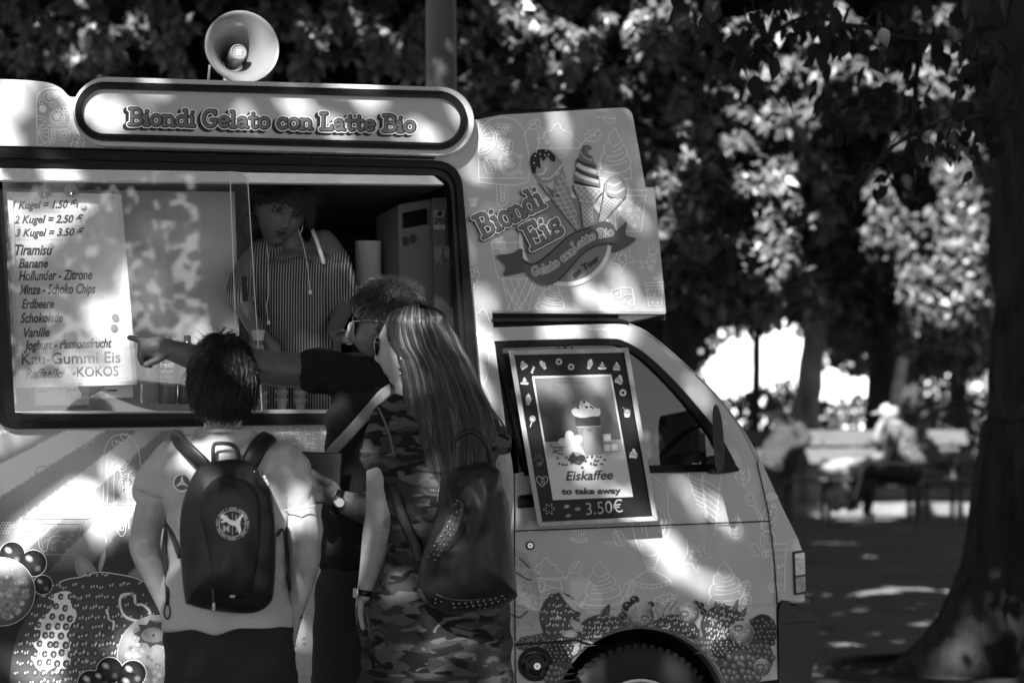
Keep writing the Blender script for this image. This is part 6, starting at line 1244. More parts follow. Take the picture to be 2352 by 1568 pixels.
# watch
mb = MB(); ws = W(776, 1152, WDp + .0); axw = (W(812, 1160, WDp) - W(785, 1150, WDp)).normalized(); mb.lathe([(m_(28, WDp), -.012), (m_(29.5, WDp), -.010), (m_(29.5, WDp), .010), (m_(28, WDp), .012)], ws, axw, 28); wt = mb.build('watch_strap', M_blackgloss, man, smooth=True)
mb = MB(); yv = Vector((.2, -1, 0)).normalized(); mb.lathe([(0, .010), (.012, .010), (.016, .006), (.017, -.004)], ws + yv * m_(28, WDp), yv, 24); mb.build('watch_case', M_metal, wt, smooth=True, auto=30)
# shoulder strap across the chest
q = cr([(905, 890, 6.78), (880, 906, 6.70), (852, 938, 6.68), (820, 975, 6.67), (790, 1008, 6.67), (766, 1034, 6.68), (752, 1060, 6.69)], n=5); mb = MB(); mb.tube([W(*p) for p in q], .0165, 10, up=(0, 1, 0), flat=.16); mb.build('shoulder_strap', mat('strap_grey', .22, .55, var=.25, vscale=300, bump=.6, bscale=500, bdist=.001), man, smooth=True, fix=False)
# wallet in the hand
wl = thing('wallet', W(730, 1090, WDp), 'open black leather wallet held by the man in the black t-shirt', 'wallet')
M_leather = mat('leather_black', .012, .32, .5, bump=.3, bscale=200, bdist=.001)
for nm, q, d0 in (('flap', [(664, 1013), (684, 1036), (688, 1110), (668, 1090)], WDp - .02), ('cover', [(682, 1036), (786, 1040), (780, 1150), (700, 1146)], WDp - .012 + .03)):
    mb = MB(); mb.prism([q], lambda p: W(p[0], p[1], d0), lambda p: W(p[0], p[1], d0 + .012)); mb.build(nm, M_leather, wl, bevel=.004, seg=3)
mb = MB(); mb.tube([W(*p, WDp + .014) for p in ((690, 1046), (780, 1049), (775, 1140), (704, 1138), (690, 1046))], .0012, 5); mb.build('stitching', mat('thread', .08, .7), wl, fix=False)
mb = MB(); mb.box((0, 0, 0), (.0, .0, .0)) if False else mb.prism([[(730, 1040), (736, 1040), (732, 1148), (726, 1148)]], lambda p: W(p[0], p[1], WDp + .013), lambda p: W(p[0], p[1], WDp + .018)); mb.build('fold', M_leather, wl)
# ================= woman with long hair and a dress =====================================
FD = 6.46
wom = thing('person', (W(990, 900, FD).x, FD, 0), 'woman with long straight streaked hair and sunglasses in a camouflage shirt dress, hand in pocket', 'woman')
fM = HM(946, 800, FD, -117, 2, 0); mb = MB(); head(mb, fM, .97, fem=1)
limb(mb, [(940, 855, 36, FD + .01), (945, 900, 38, FD + .01), (965, 950, 60, FD + .02)])
rings(mb, [(975, 935, 70, .07, .01), (985, 965, 130, .09, 0), (1000, 1050, 130, .10, 0), (1015, 1250, 110, .10, 0), (1000, 1400, 150, .12, 0), (1000, 1560, 150, .12, 0)], FD)
limb(mb, [(884, 985, 40, FD), (880, 1060, 38.5, FD), (878, 1120, 37.5, FD), (876, 1180, 37, FD - .01), (868, 1225, 36, FD - .01), (858, 1275, 30, FD), (848, 1320, 24, FD + .01), (841, 1352, 20.5, FD + .01), (840, 1392, 24, FD + .02), (846, 1440, 26, FD + .03), (852, 1480, 16, FD + .03)])
finger(mb, [W(830, 1385, FD - .02), W(828, 1410, FD - .03), W(834, 1440, FD - .03)], m_(8, FD), m_(7, FD))
limb(mb, [(1118, 985, 40, FD + .02), (1140, 1060, 36, FD + .02), (1146, 1130, 34, FD + .02), (1140, 1220, 32, FD - .02), (1125, 1320, 24, FD - .1), (1110, 1360, 24, FD - .12)])
for px in (940, 1060): limb(mb, [(px, 1560, 66, FD), (px, 1740, 42, FD), (px, 1820, 42, FD), (px, 2000, 24, FD + .01), (px, 2060, 24, FD + .01)])
elb = np.array(W(892, 1200, FD - .045))
def sh_f(co):
    g = np.full(len(co), .32, np.float32); g[near(co, elb, .016)] *= .7; iM = np.array(fM.inverted()); q = co @ iM[:3, :3].T + iM[:3, 3]
    g[(np.abs(q[:, 2] + .0555) < .009) & (np.abs(q[:, 0]) < .024) & (q[:, 1] < -.08)] = .14; return g
fuse('body', mb, .0045, skin_mat('skin_woman', .38), wom, 2, shade=sh_f)
for px in (938, 1062): mb = MB(); c = W(px, 2000, FD); mb.ell((c.x, FD - .05, .035), (.042, .12, .036)); mb.ell((c.x, FD - .05, .012), (.046, .13, .012)); fuse('shoe', mb, .006, mat('shoe_pale', .5, .6), wom, 3)
glasses(wom, fM, .95, .01, None, .031, .025, -.094, .10)
mb = MB(); ec = W(917, 846, FD - .05); mb.lathe([(0, -.006), (.005, -.003), (.0062, 0), (.005, .003), (0, .006)], ec, (0, -1, 0), 16); mb.tube([ec + Vector((.004 * math.cos(a), -.002, -.008 + .006 * math.sin(a))) for a in [k * .6 for k in range(11)]], .0013, 6); mb.build('earring', M_metal, wom, smooth=True, fix=False)
# dress
def camo(name):
    m = mat(name, .1, .9, .15, bump=.35, bscale=500, bdist=.001); nt = m.node_tree; b = nt.nodes['Principled BSDF']; tc = nt.nodes.new('ShaderNodeTexCoord'); mp = nt.nodes.new('ShaderNodeMapping'); mp.inputs['Scale'].default_value = (1, 1, 2.6); nt.links.new(tc.outputs['Object'], mp.inputs[0])
    def layer(prev, sc_, thr, g, off):
        n = nt.nodes.new('ShaderNodeTexNoise'); n.inputs['Scale'].default_value = sc_; n.inputs['Detail'].default_value = 1.2; n.inputs['Distortion'].default_value = .5; mp2 = nt.nodes.new('ShaderNodeMapping'); mp2.inputs['Location'].default_value = (off, off * 2, off); nt.links.new(mp.outputs[0], mp2.inputs[0]); nt.links.new(mp2.outputs[0], n.inputs['Vector'])
        r = nt.nodes.new('ShaderNodeValToRGB'); r.color_ramp.elements[0].position = thr; r.color_ramp.elements[1].position = thr + .012; nt.links.new(n.outputs['Fac'], r.inputs[0])
        mx = nt.nodes.new('ShaderNodeMix'); mx.data_type = 'RGBA'; nt.links.new(r.outputs[0], mx.inputs[0]); mx.inputs[7].default_value = (g, g, g, 1)
        if prev is None: mx.inputs[6].default_value = (.06, .06, .06, 1)
        else: nt.links.new(prev, mx.inputs[6])
        return mx.outputs[2]
    a = layer(None, 10, .48, .032, 3); a = layer(a, 12, .55, .010, 17); a = layer(a, 13, .61, .085, 31)
    n = nt.nodes.new('ShaderNodeTexNoise'); n.inputs['Scale'].default_value = 900; nt.links.new(tc.outputs['Object'], n.inputs['Vector']); mr = nt.nodes.new('ShaderNodeMapRange'); mr.inputs[3].default_value = .6; mr.inputs[4].default_value = 1.4; nt.links.new(n.outputs['Fac'], mr.inputs[0])
    vm = nt.nodes.new('ShaderNodeVectorMath'); vm.operation = 'SCALE'; nt.links.new(a, vm.inputs[0]); nt.links.new(mr.outputs[0], vm.inputs['Scale']); nt.links.new(vm.outputs[0], b.inputs['Base Color']); return m
M_camo = camo('camouflage_cotton')
dr = MB()
rings(dr, [(950, 908, 44, .050, .02), (968, 925, 84, .075, .01), (985, 948, 128, .095, 0), (996, 990, 144, .11, 0), (1006, 1070, 140, .118, 0), (1015, 1180, 122, .115, 0), (1018, 1270, 120, .115, 0), (1012, 1300, 126, .12, 0), (1006, 1380, 158, .135, 0), (1002, 1470, 170, .145, 0), (1000, 1560, 176, .15, 0), (1000, 1590, 176, .15, 0)], FD, 44)
limb(dr, [(900, 965, 46, FD), (884, 1000, 46, FD), (874, 1030, 44, FD), (871, 1048, 43, FD)])
limb(dr, [(1104, 965, 46, FD + .01), (1124, 1000, 42, FD + .02), (1136, 1030, 40, FD + .02)])
limb(dr, [(838, 1400, 22, FD + .0), (844, 1450, 27, FD + .01), (856, 1500, 24, FD + .02)])
fuse('dress', dr, .0065, M_camo, wom, 3, wr=[(.011, (8, 8, 10, 4), 2.0), (.007, (14, 14, 20, -8), 9.0)])
mb = MB(); c = [W(1015 + 124 * math.cos(a), 1292 + 4 * math.sin(a * 3) * 0, FD - .125 * math.sin(a)) for a in [math.pi * k / 16 for k in range(17)]]; mb.tube(c, .007, 8); mb.build('waistband', M_camo, wom, smooth=True, fix=False)
for q in ([(1000 + 177 * math.cos(a), 1586, FD - .152 * math.sin(a)) for a in [math.pi * k / 16 for k in range(17)]], [(829, 1042, FD - .02), (850, 1052, FD - .04), (880, 1058, FD - .045), (912, 1056, FD - .02)], [(868, 935, FD - .08), (880, 960, FD - .10), (895, 1000, FD - .10), (906, 1050, FD - .09)], [(836, 1395, FD - .02), (846, 1425, FD - .04), (850, 1480, FD - .06), (846, 1568, FD - .08)]):
    mb = MB(); mb.tube(cr([tuple(W(*p)) for p in q], n=3), .0028, 6); mb.build('seam', mat('camo_seam', .11, .9), wom, smooth=True, fix=False)
# watch on her wrist
wc = W(838, 1360, FD + .01); mb = MB(); axw = (W(848, 1320, FD) - W(840, 1370, FD)).normalized(); mb.lathe([(m_(22.5, FD), -.008), (m_(24, FD), -.007), (m_(24, FD), .007), (m_(22.5, FD), .008)], wc, axw, 24); wt = mb.build('watch_strap', M_blackgloss, wom, smooth=True)
xd = Vector((-.8, -.6, 0)).normalized(); mb = MB(); mb.box((-.011, -.013, 0), (.011, .013, .007), Matrix.Translation(wc + xd * m_(21, FD)) @ Matrix((xd.cross(Vector((0, 0, 1))), Vector((0, 0, 1)), xd)).transposed().to_4x4()); mb.build('watch_case', M_metal, wt, bevel=.002)
# long hair
HL = [(745, 886), (770, 884), (800, 892), (823, 908), (860, 920), (923, 925), (990, 932), (1046, 946), (1092, 968), (1112, 990)]
HR = [(745, 1034), (770, 1050), (800, 1062), (840, 1084), (883, 1101), (940, 1128), (990, 1140), (1046, 1136), (1092, 1118), (1112, 1104)]
def ip(L, y): return float(np.interp(y, [p[0] for p in L], [p[1] for p in L]))
def hair_depth(s, y): 
    bulge = math.sqrt(max(0, 1 - (2 * s - 1) ** 2)); base = .125 if y < 860 else (.125 + (y - 860) / 200 * .045 if y < 1060 else .17)
    return FD + .01 - base * bulge
fh = MB(); R3 = fM.to_3x3(); fh.ell(W(950, 790, FD + .02), (.083, .102, .116), R3, 32, 24) 
vs = []; fs = []; nS = 20; ys = list(range(760, 1090, 15))
for y in ys:
    a, b = ip(HL, y) + 8, ip(HR, y) - 6
    for k in range(nS):
        A = 2 * math.pi * k / nS; s_ = .5 + .5 * math.cos(A); x = a + (b - a) * s_; t_ = math.sin(A)
        vs.append(W(x, y, hair_depth(s_, y) + .012 if t_ > 0 else FD - (.03 if y > 900 else 0)))
n_ = len(ys); fs = [(i * nS + k, i * nS + (k + 1) % nS, (i + 1) * nS + (k + 1) % nS, (i + 1) * nS + k) for i in range(n_ - 1) for k in range(nS)] + [tuple(range(nS)), tuple(range((n_ - 1) * nS, n_ * nS))]
hv = MB(); hv.add(vs, fs)
fhair = fuse('hair', hv, .006, mat('hair_under', .02, .6), wom, 2)
mb = MB(); q = lambda v: fM @ Vector(v)
mb.ell(q((.0, .024, .016)), (.080, .096, .105), R3, 32, 24); fuse('hair_cap', mb, .006, mat('hair_under', .02), fhair, 1)
rg = random.Random(31); outd = []; outl = []
CP = (958, 702)
for k in range(3600):
    s_ = rg.random(); e_ = rg.gauss(0, .004); lay = rg.uniform(0, .012); yend = rg.uniform(1010, 1112) if rg.random() < .8 else rg.uniform(900, 1060); stray = rg.gauss(0, 1) if rg.random() < .12 else 0
    ph, am = rg.uniform(0, 6.28), rg.uniform(0, 5); P = []; sx = s_ + rg.gauss(0, .03); y0 = 745
    xa, xb = ip(HL, y0), ip(HR, y0); x1 = xa + (xb - xa) * s_
    crown_x = CP[0] + (s_ - .5) * 50; 
    for t in (0, .25, .5, .75):
        A = t * math.pi / 2; x = crown_x + (x1 - crown_x) * math.sin(A); y = 692 + abs(s_ - .45) * 26 + (y0 - 692 - abs(s_ - .45) * 26) * (1 - math.cos(A)); P.append(W(x, y, FD + .0 - (.11 * math.sqrt(max(0, 1 - (2 * s_ - 1) ** 2)) + .005) * math.sin(A) ** .8 - lay))
    y = y0
    while y < yend:
        f = (y - y0) / 360; ss = s_ + (sx - s_) * f + stray * .03 * f; x = ip(HL, y) + (ip(HR, y) - ip(HL, y)) * ss + am * math.sin(y * .012 + ph) * f
        P.append(W(x, y, hair_depth(min(1, max(0, ss)), y) - lay + e_ * math.sin(y * .02 + ph))); y += 26
    (outl if (noise.noise(Vector((s_ * 26, 3, 5))) > .08 and rg.random() < .8) else outd).append([tuple(p) for p in P])
strands('hair_strands', outd, .0017, hairmat('hair_brown', .030, .7, .33, .6), fhair); strands('hair_highlights', outl, .0016, hairmat('hair_fair', .13, .6, .33, .6), fhair)
for k in range(60): pass
# backpack of the woman
pk = thing('backpack', W(1080, 1390, FD - .2), 'black leather backpack with rows of round studs on the woman\'s back', 'backpack')
M_lea = mat('leather_bag', .010, .48, .35, bump=.25, bscale=120, bdist=.001)
OUT = cr([(1015, 1095), (1048, 1074), (1085, 1068), (1118, 1063), (1148, 1080), (1153, 1112), (1168, 1155), (1176, 1245), (1186, 1345), (1181, 1372), (1118, 1395), (1031, 1402), (985, 1382), (963, 1345), (961, 1312), (971, 1272), (998, 1188), (1008, 1128)], True, 4)
WB = FD - .13
vs, fs = pillow(OUT, (1085, 1250), WB + .02, .17, 14, wob=.022); mb = MB(); mb.add(vs, fs); mb.build('main_bag', M_lea, pk, smooth=True)
def wd_(px, py):
    ang = math.atan2(py - 1250, px - 1085); rad = min(math.dist((1085, 1250), p) for p in OUT if abs((math.atan2(p[1] - 1250, p[0] - 1085) - ang + math.pi) % (2 * math.pi) - math.pi) < .2)
    k = min(1, math.hypot(px - 1085, py - 1250) / rad); t = math.acos(min(1, k ** (1 / .55))) / (math.pi / 2); w_ = .022 * (noise.noise(Vector((px * .013, py * .013, 3))) + .5 * noise.noise(Vector((px * .035, py * .02, 8))))
    return WB + .02 - .17 * (.35 + .65 * math.sin(t * math.pi / 2) ** .8) + w_ * (1 if k < .99 else 1)
def band(name, cen, wid, m):
    q = cr(cen, n=6); vs, fs = ribbon([p[:2] for p in q], wid); mb = MB(); mb.add([W(p[0], p[1], min(wd_(p[0], p[1]), WB - .02) - .004) for p in vs], fs); return mb.build(name, m, pk, smooth=True, fix=False)
M_bandm = mat('leather_band', .05, .5, .4, bump=.3, bscale=200, bdist=.001)
B1 = [(1014, 1122), (1030, 1144), (1048, 1160), (1048, 1182), (1036, 1212), (1018, 1240), (1000, 1268), (984, 1298), (968, 1336)]; B2 = [(968, 1348), (985, 1374), (1010, 1388), (1040, 1394), (1090, 1390), (1130, 1384), (1160, 1374), (1182, 1358)]
b1 = band('studded_band', B1, 30, M_bandm); b2 = band('studded_band', B2, 26, M_bandm)
stud0 = None
def studs(cen, rows, step, parent):
    global stud0
    q = resamp(cr(cen, n=8), 1); k = 0
    while k < len(q) - 1:
        a = Vector(q[max(0, k - 4)]); b = Vector(q[min(len(q) - 1, k + 4)]); t = (b - a).normalized(); n = Vector((-t.y, t.x))
        for r_ in range(rows):
            o_ = (r_ - (rows - 1) / 2) * 8.5; px, py = q[k][0] + n.x * o_ + t.x * (r_ % 2) * 3, q[k][1] + n.y * o_ + t.y * (r_ % 2) * 3; c = W(px, py, min(wd_(px, py), WB - .02) - .0055)
            if stud0 is None:
                mb = MB(); mb.ell((0, 0, 0), (.0030, .0026, .0030), nu=8, nv=5); me = mb.mesh('stud', smooth=True); me.materials.append(mat('stud_metal', .35, .25, metal=1)); stud0 = me
            o = link('stud', stud0, None, parent); o.location = c - wloc(parent)
        k += step
studs(B1, 3, 13, b1); studs(B2, 3, 13, b2)
q = cr([(1025, 1090, WB - .01), (1030, 1040, WB - .02), (1052, 1004, WB - .03), (1081, 990, WB - .03), (1108, 1006, WB - .03), (1124, 1040, WB - .02), (1128, 1075, WB - .01)], n=5); mb = MB(); mb.tube([W(*p) for p in q], .0062, 8); mb.build('handle', M_lea, pk, smooth=True, fix=False)
q = cr([(905, 1110, FD - .09), (915, 1160, FD - .11), (935, 1210, FD - .12), (955, 1250, FD - .12), (966, 1290, FD - .13)], n=5); mb = MB(); mb.tube([W(*p) for p in q], .015, 8, up=(0, 1, 0), flat=.22); mb.build('shoulder_strap', M_lea, pk, smooth=True, fix=False)
q = cr([(1016, 1098, WB - .04), (1010, 1120, WB - .04), (1006, 1150, WB - .04)], n=4); mb = MB(); mb.tube([W(*p) for p in q], .003, 6); mb.build('zip', M_metal, pk, fix=False)
mb = MB(); mb.tube(cr([tuple(W(x, y, wd_(x, y) - .004)) for x, y in ((1032, 1084), (1026, 1110), (1050, 1140), (1070, 1156), (1072, 1190), (1060, 1224), (1030, 1262), (1002, 1304), (985, 1340), (1010, 1368), (1060, 1378), (1130, 1370), (1176, 1346))], n=4), .0018, 6); mb.build('piping', M_lea, pk, smooth=True, fix=False)
# ================= saleswoman inside the van ============================================
VD = 7.62
ven = thing('person', (W(680, 900, VD).x, VD, 0), 'saleswoman in an off-shoulder striped blouse leaning in the serving window', 'woman')
vM = HM(645, 484, VD - .03, 20, 12, 14); mb = MB(); head(mb, vM, 1.0, fem=1)
limb(mb, [(655, 530, 34, VD + .03), (672, 570, 34, VD + .03), (690, 610, 60, VD + .04)])
rings(mb, [(690, 570, 40, .05, .04), (688, 590, 90, .08, .03), (690, 640, 108, .10, .02), (688, 760, 96, .10, 0), (684, 900, 100, .10, 0), (684, 1000, 105, .11, 0), (684, 1150, 110, .12, 0)], VD)
limb(mb, [(742, 560, 34, VD + .03), (768, 600, 32, VD + .02), (784, 660, 28, VD), (786, 710, 23, VD - .04), (772, 748, 18, VD - .12), (770, 768, 16, VD - .16)])
limb(mb, [(612, 575, 30, VD), (580, 600, 28, VD - .05), (556, 640, 26, VD - .1), (560, 700, 22, VD - .14), (590, 760, 18, VD - .18), (630, 800, 16, VD - .2)])
mb.ell(W(782, 776, VD - .18), (m_(17, VD), .016, m_(13, VD)))
for i, (x, y) in enumerate(((797, 764), (801, 770), (802, 777), (800, 784))): finger(mb, [W(788, y + 1, VD - .18), W(796, y - 1, VD - .20), W(x + 3, y, VD - .205)], .008, .006)
finger(mb, [W(774, 768, VD - .19), W(778, 760, VD - .205), W(788, 758, VD - .21)], .0085, .0065)
for px in (655, 715): limb(mb, [(px, 1100, 50, VD), (px, 1400, 34, VD), (px, 1600, 22, VD)])
def sh_v(co):
    g = np.full(len(co), .12, np.float32); iM = np.array(vM.inverted()); q = co @ iM[:3, :3].T + iM[:3, 3]
    g[(np.abs(q[:, 2] + .057) < .0105) & (np.abs(q[:, 0]) < .025 - np.abs(q[:, 2] + .057) * .8) & (q[:, 1] < -.085)] = .045
    g[(np.abs(q[:, 2] - .012) < .012) & (np.abs(np.abs(q[:, 0]) - .031) < .017) & (q[:, 1] < -.05)] *= .6; return g
fuse('body', mb, .0036, skin_mat('skin_vendor', .25), ven, 2, shade=sh_v)
for x in (-.031, .031): eye(ven, vM, 1.0, x)
mb = MB(); mb.ell(vM @ Vector((0, .010, .034)), (.083, .101, .102), vM.to_3x3(), 32, 24); mb.ell(vM @ Vector((-.05, .07, -.06)), (.05, .04, .07), vM.to_3x3(), 16, 12); vh = fuse('hair', mb, .005, mat('hair_base', .01, .6), ven, 2)
scalp_hair('hair_strands', vM, 1.03, 2600, .075, hairmat('hair_vendor', .03, .8, .4, .5), vh, .0016, .10, (0, .7, -.4), -.4, seed=8, jitter=.15, off=1.05, face=lambda v: v.y < -.45 and v.z < .52)
scalp_hair('fringe', vM, 1.05, 500, .085, hairmat('hair_vendor', .03), vh, .0018, .05, (.8, -.3, -.45), -.08, seed=18, jitter=.12, off=1.07, front=-2, hug=1, face=lambda v: v.y > -.25 or v.z > .75)
bl = MB()
rings(bl, [(690, 598, 84, .085, .02), (690, 604, 104, .105, .02), (690, 616, 112, .115, .01), (688, 660, 112, .135, 0), (684, 720, 104, .13, 0), (682, 800, 100, .13, 0), (680, 900, 104, .135, 0), (680, 980, 106, .135, 0)], VD, 44)
limb(bl, [(768, 598, 34, VD + .02), (780, 640, 34, VD + .01), (787, 675, 33, VD), (791, 694, 32, VD - .01)])
limb(bl, [(620, 580, 36, VD + .01), (592, 600, 38, VD - .03), (566, 640, 38, VD - .08), (556, 690, 34, VD - .12)])
def stripes(name):
    m = mat(name, .1, .85, .15, bump=.2, bscale=60, bdist=.003); nt = m.node_tree; b = nt.nodes['Principled BSDF']; tc = nt.nodes.new('ShaderNodeTexCoord'); wv = nt.nodes.new('ShaderNodeTexWave'); wv.bands_direction = 'X'; wv.inputs['Scale'].default_value = 37; wv.inputs['Distortion'].default_value = 2.2; wv.inputs['Detail'].default_value = .5; wv.inputs['Detail Scale'].default_value = .12
    mp = nt.nodes.new('ShaderNodeMapping'); mp.inputs['Scale'].default_value = (1, .7, .12); nt.links.new(tc.outputs['Object'], mp.inputs[0]); nt.links.new(mp.outputs[0], wv.inputs['Vector']); r = nt.nodes.new('ShaderNodeValToRGB'); r.color_ramp.elements[0].position = .62; r.color_ramp.elements[0].color = (.03, .03, .03, 1); r.color_ramp.elements[1].position = .78; r.color_ramp.elements[1].color = (.3, .3, .3, 1)
    nt.links.new(wv.outputs[0], r.inputs[0]); nt.links.new(r.outputs[0], b.inputs['Base Color']); return m
fuse('blouse', bl, .006, stripes('striped_cotton'), ven, 3, wr=[(.012, (18, 10, 4, 4), 1.0), (.006, (30, 20, 8, 4), 6.0)])
mb = MB(); mb.tube([W(717, 527, VD - .04), W(728, 555, VD - .065), W(738, 585, VD - .085), W(744, 606, VD - .10)], .0062, 8, up=(0, 1, 0), flat=.3); mb.build('bra_strap', mat('strap_white', .7, .7), ven, smooth=True, fix=False)
M_wire = mat('earphone_white', .75, .4)
for pts in ([(688, 505, VD - .02), (686, 530, VD - .06), (696, 560, VD - .09), (706, 610, VD - .12), (710, 650, VD - .145), (712, 668, VD - .15)], [(612, 555, VD - .05), (616, 600, VD - .11), (616, 680, VD - .145), (612, 700, VD - .145), (616, 738, VD - .145)]):
    mb = MB(); mb.tube(cr([tuple(W(*p)) for p in pts], n=5), .0011, 5); mb.ell(W(*pts[-1]) + Vector((.001, 0, -.004)), (.0055, .005, .008)); mb.build('earphone', M_wire, ven, smooth=True, fix=False)
mb = MB(); mb.tube([vM @ Vector((.079, 0, -.01)), vM @ Vector((.084, -.002, -.04)), vM @ Vector((.08, -.002, -.06))], .0012, 6); mb.build('earring', M_metal, ven, fix=False)
hcn = thing('paper_cup', W(795, 776, VD - .2), 'pale rolled paper cup in the saleswoman\'s hand beside the man\'s face', 'cup'); mb = MB(); axc = Vector((.35, -.8, .45)).normalized(); c = W(800, 782, VD - .17); mb.lathe([(0, 0), (.016, 0), (.024, .075), (.0255, .077), (.0235, .077), (.015, .004)], c, axc, 28); mb.build('cup', mat('cup_pale', .6, .6), hcn, smooth=True, auto=40); mb = MB(); mb.lathe([(.0245, .075), (.0265, .078), (.0245, .081)], c, axc, 28); mb.build('rim', mat('cup_rim', .7, .5), hcn, smooth=True)

# ================= seated people in the distance ========================================
def sitter(label, cat, d, hd, hr, cap, cm, torso, tm, arms, skin, legs, lm, shoes, shm, capbrim, yaw=-90):
    p = thing('person', (W(hd[0], 900, d).x, d, 0), label, cat); M = HM(hd[0], hd[1], d, yaw, 14, 0); mb = MB(); head(mb, M, 1.0, 28, 22)
    limb(mb, [(hd[0] + 4, hd[1] + 18, 12, d), (torso[0][0], torso[0][1] + 8, 18, d)]); rings(mb, [(t[0], t[1], t[2] * .85, t[3] * .85, 0) for t in torso], d, 16)
    for a in arms: limb(mb, a, d, 8)
    for l in legs: limb(mb, [(q[0], q[1], q[2] * .8, q[3]) for q in l], d, 8)
    fuse('body', mb, .011, skin_mat('skin_far_%d' % int(skin * 100), skin), p, 2, shade=shade_const(skin))
    mb = MB(); rings(mb, [(t[0], t[1], t[2], t[3], 0) for t in torso], d, 20)
    for a in arms: limb(mb, [(q[0], q[1], q[2] * 1.25, q[3]) for q in a[:cap[3]]], d, 8)
    fuse('shirt', mb, .011, tm, p, 2, wr=[(.012, (9, 9, 9, 3), 2.0)])
    mb = MB()
    for l in legs: limb(mb, l, d, 10)
    fuse('trousers', mb, .011, lm, p, 2, wr=[(.012, (9, 9, 9, 3), 2.0)])
    mb = MB(); mb.ell(M @ Vector((0, .005, .045)), (.088, .108, .085), M.to_3x3(), 20, 14); fuse('cap_crown', mb, .01, cm, p, 1); mb = MB(); mb.ell(M @ Vector((0, -.115, .055)), (.07, .08, .01), M.to_3x3(), 16, 8); mb.build('cap_brim', cm, p, smooth=True)
    mb = MB(); mb.ell(M @ Vector((0, .06, -.03)), (.062, .05, .06), M.to_3x3(), 14, 10); mb.build('hair', mat('hair_base', .01), p, smooth=True)
    for s_ in shoes: mb = MB(); limb(mb, s_, d, 8); fuse('shoe', mb, .01, shm, p, 1)
    return p
D1 = 25.2
sitter('old man in a dark cap and grey jacket leaning forward on the bench', 'man', D1, (1778, 944), 18, (0, 0, 0, 4), mat('cap_dark', .04, .8), [(1798, 968, 18, .10), (1810, 985, 34, .16), (1806, 1015, 42, .17), (1792, 1050, 44, .17), (1785, 1085, 46, .18)], mat('jacket_grey', .035, .9),
  [[(1834, 985, 14, D1 - .15), (1850, 1010, 12, D1 - .2), (1822, 1040, 10, D1 - .25), (1800, 1058, 8, D1 - .3), (1786, 1068, 7, D1 - .3)], [(1790, 985, 13, D1 + .15), (1765, 1030, 11, D1 + .1), (1750, 1060, 8, D1)]], .3,
  [[(1795, 1090, 22, D1), (1745, 1085, 18, D1 - .2), (1738, 1130, 15, D1 - .22), (1745, 1185, 10, D1 - .22)], [(1790, 1090, 22, D1 + .1), (1770, 1088, 18, D1 - .1), (1775, 1140, 15, D1 - .15), (1772, 1185, 10, D1 - .15)]], mat('trousers_grey', .06, .9), [[(1745, 1195, 9, D1 - .24), (1725, 1198, 8, D1 - .24)], [(1772, 1195, 9, D1 - .18), (1755, 1198, 8, D1 - .18)]], mat('shoe_dark', .03), None, -80)
D2 = 25.1
M_flor = mat('floral_shirt', .07, .9, var=.95, vscale=22, detail=2)
sitter('woman in a white cap and floral shirt sitting sideways on the bench', 'woman', D2, (2044, 952), 18, (0, 0, 0, 2), mat('cap_white', .4, .8), [(2058, 972, 18, .09), (2068, 988, 34, .15), (2070, 1020, 38, .15), (2082, 1050, 42, .16), (2094, 1078, 44, .17)], M_flor,
  [[(2052, 990, 14, D2 - .15), (2046, 1020, 12, D2 - .2), (2030, 1045, 11, D2 - .22), (1990, 1056, 8.5, D2 - .3), (1962, 1060, 7, D2 - .3), (1950, 1064, 6, D2 - .3)], [(2040, 990, 12, D2 - .05), (2014, 1012, 10, D2 - .2), (2018, 985, 9, D2 - .22), (2026, 970, 8, D2 - .2)]], .2,
  [[(2095, 1085, 28, D2), (2030, 1078, 24, D2 - .12), (1982, 1078, 20, D2 - .2), (1972, 1120, 16, D2 - .2), (1962, 1150, 12, D2 - .2), (1958, 1165, 9, D2 - .2)], [(2095, 1085, 28, D2 + .1), (2040, 1088, 24, D2 - .05), (1998, 1090, 20, D2 - .1), (1996, 1140, 16, D2 - .12), (1992, 1176, 10, D2 - .12)]], mat('trousers_black', .012, .8),
  [[(2000, 1186, 12, D2 - .12), (1984, 1198, 9, D2 - .16), (1962, 1202, 7, D2 - .2)], [(1966, 1160, 11, D2 - .2), (1950, 1168, 8, D2 - .2)]], mat('shoe_white', .3, .7), None, -88)
wmn = [o for o in COL.objects if o.name.startswith('person') and o.get('label', '').startswith('woman in a white cap')][0]
mb = MB(); mb.tube(cr([tuple(W(x, y, D2 - .46)) for x, y in ((2090, 1066), (2030, 1062), (1996, 1064), (1982, 1076), (1972, 1110), (1962, 1150))], n=3), .016, 6, flat=.5); mb.build('trouser_stripe', mat('stripe_white', .6), wmn, smooth=True, fix=False)
bg = thing('bag', W(1925, 1085, D2 - .3), 'pale soft bag lying on the bench beside the woman in the white cap', 'bag'); mb = MB(); limb(mb, [(1875, 1082, 10, D2 - .25), (1905, 1080, 18, D2 - .25), (1940, 1076, 24, D2 - .25), (1960, 1074, 22, D2 - .25)]); fuse('cloth', mb, .01, mat('bag_pale', .25, .8), bg, 2, wr=[(.01, (9, 9, 9, 3), 2.0)]); mb = MB(); mb.tube([W(1880, 1078, D2 - .3), W(1895, 1050, D2 - .3), W(1912, 1072, D2 - .3)], .008, 6); mb.build('handle', M_dark, bg, fix=False)
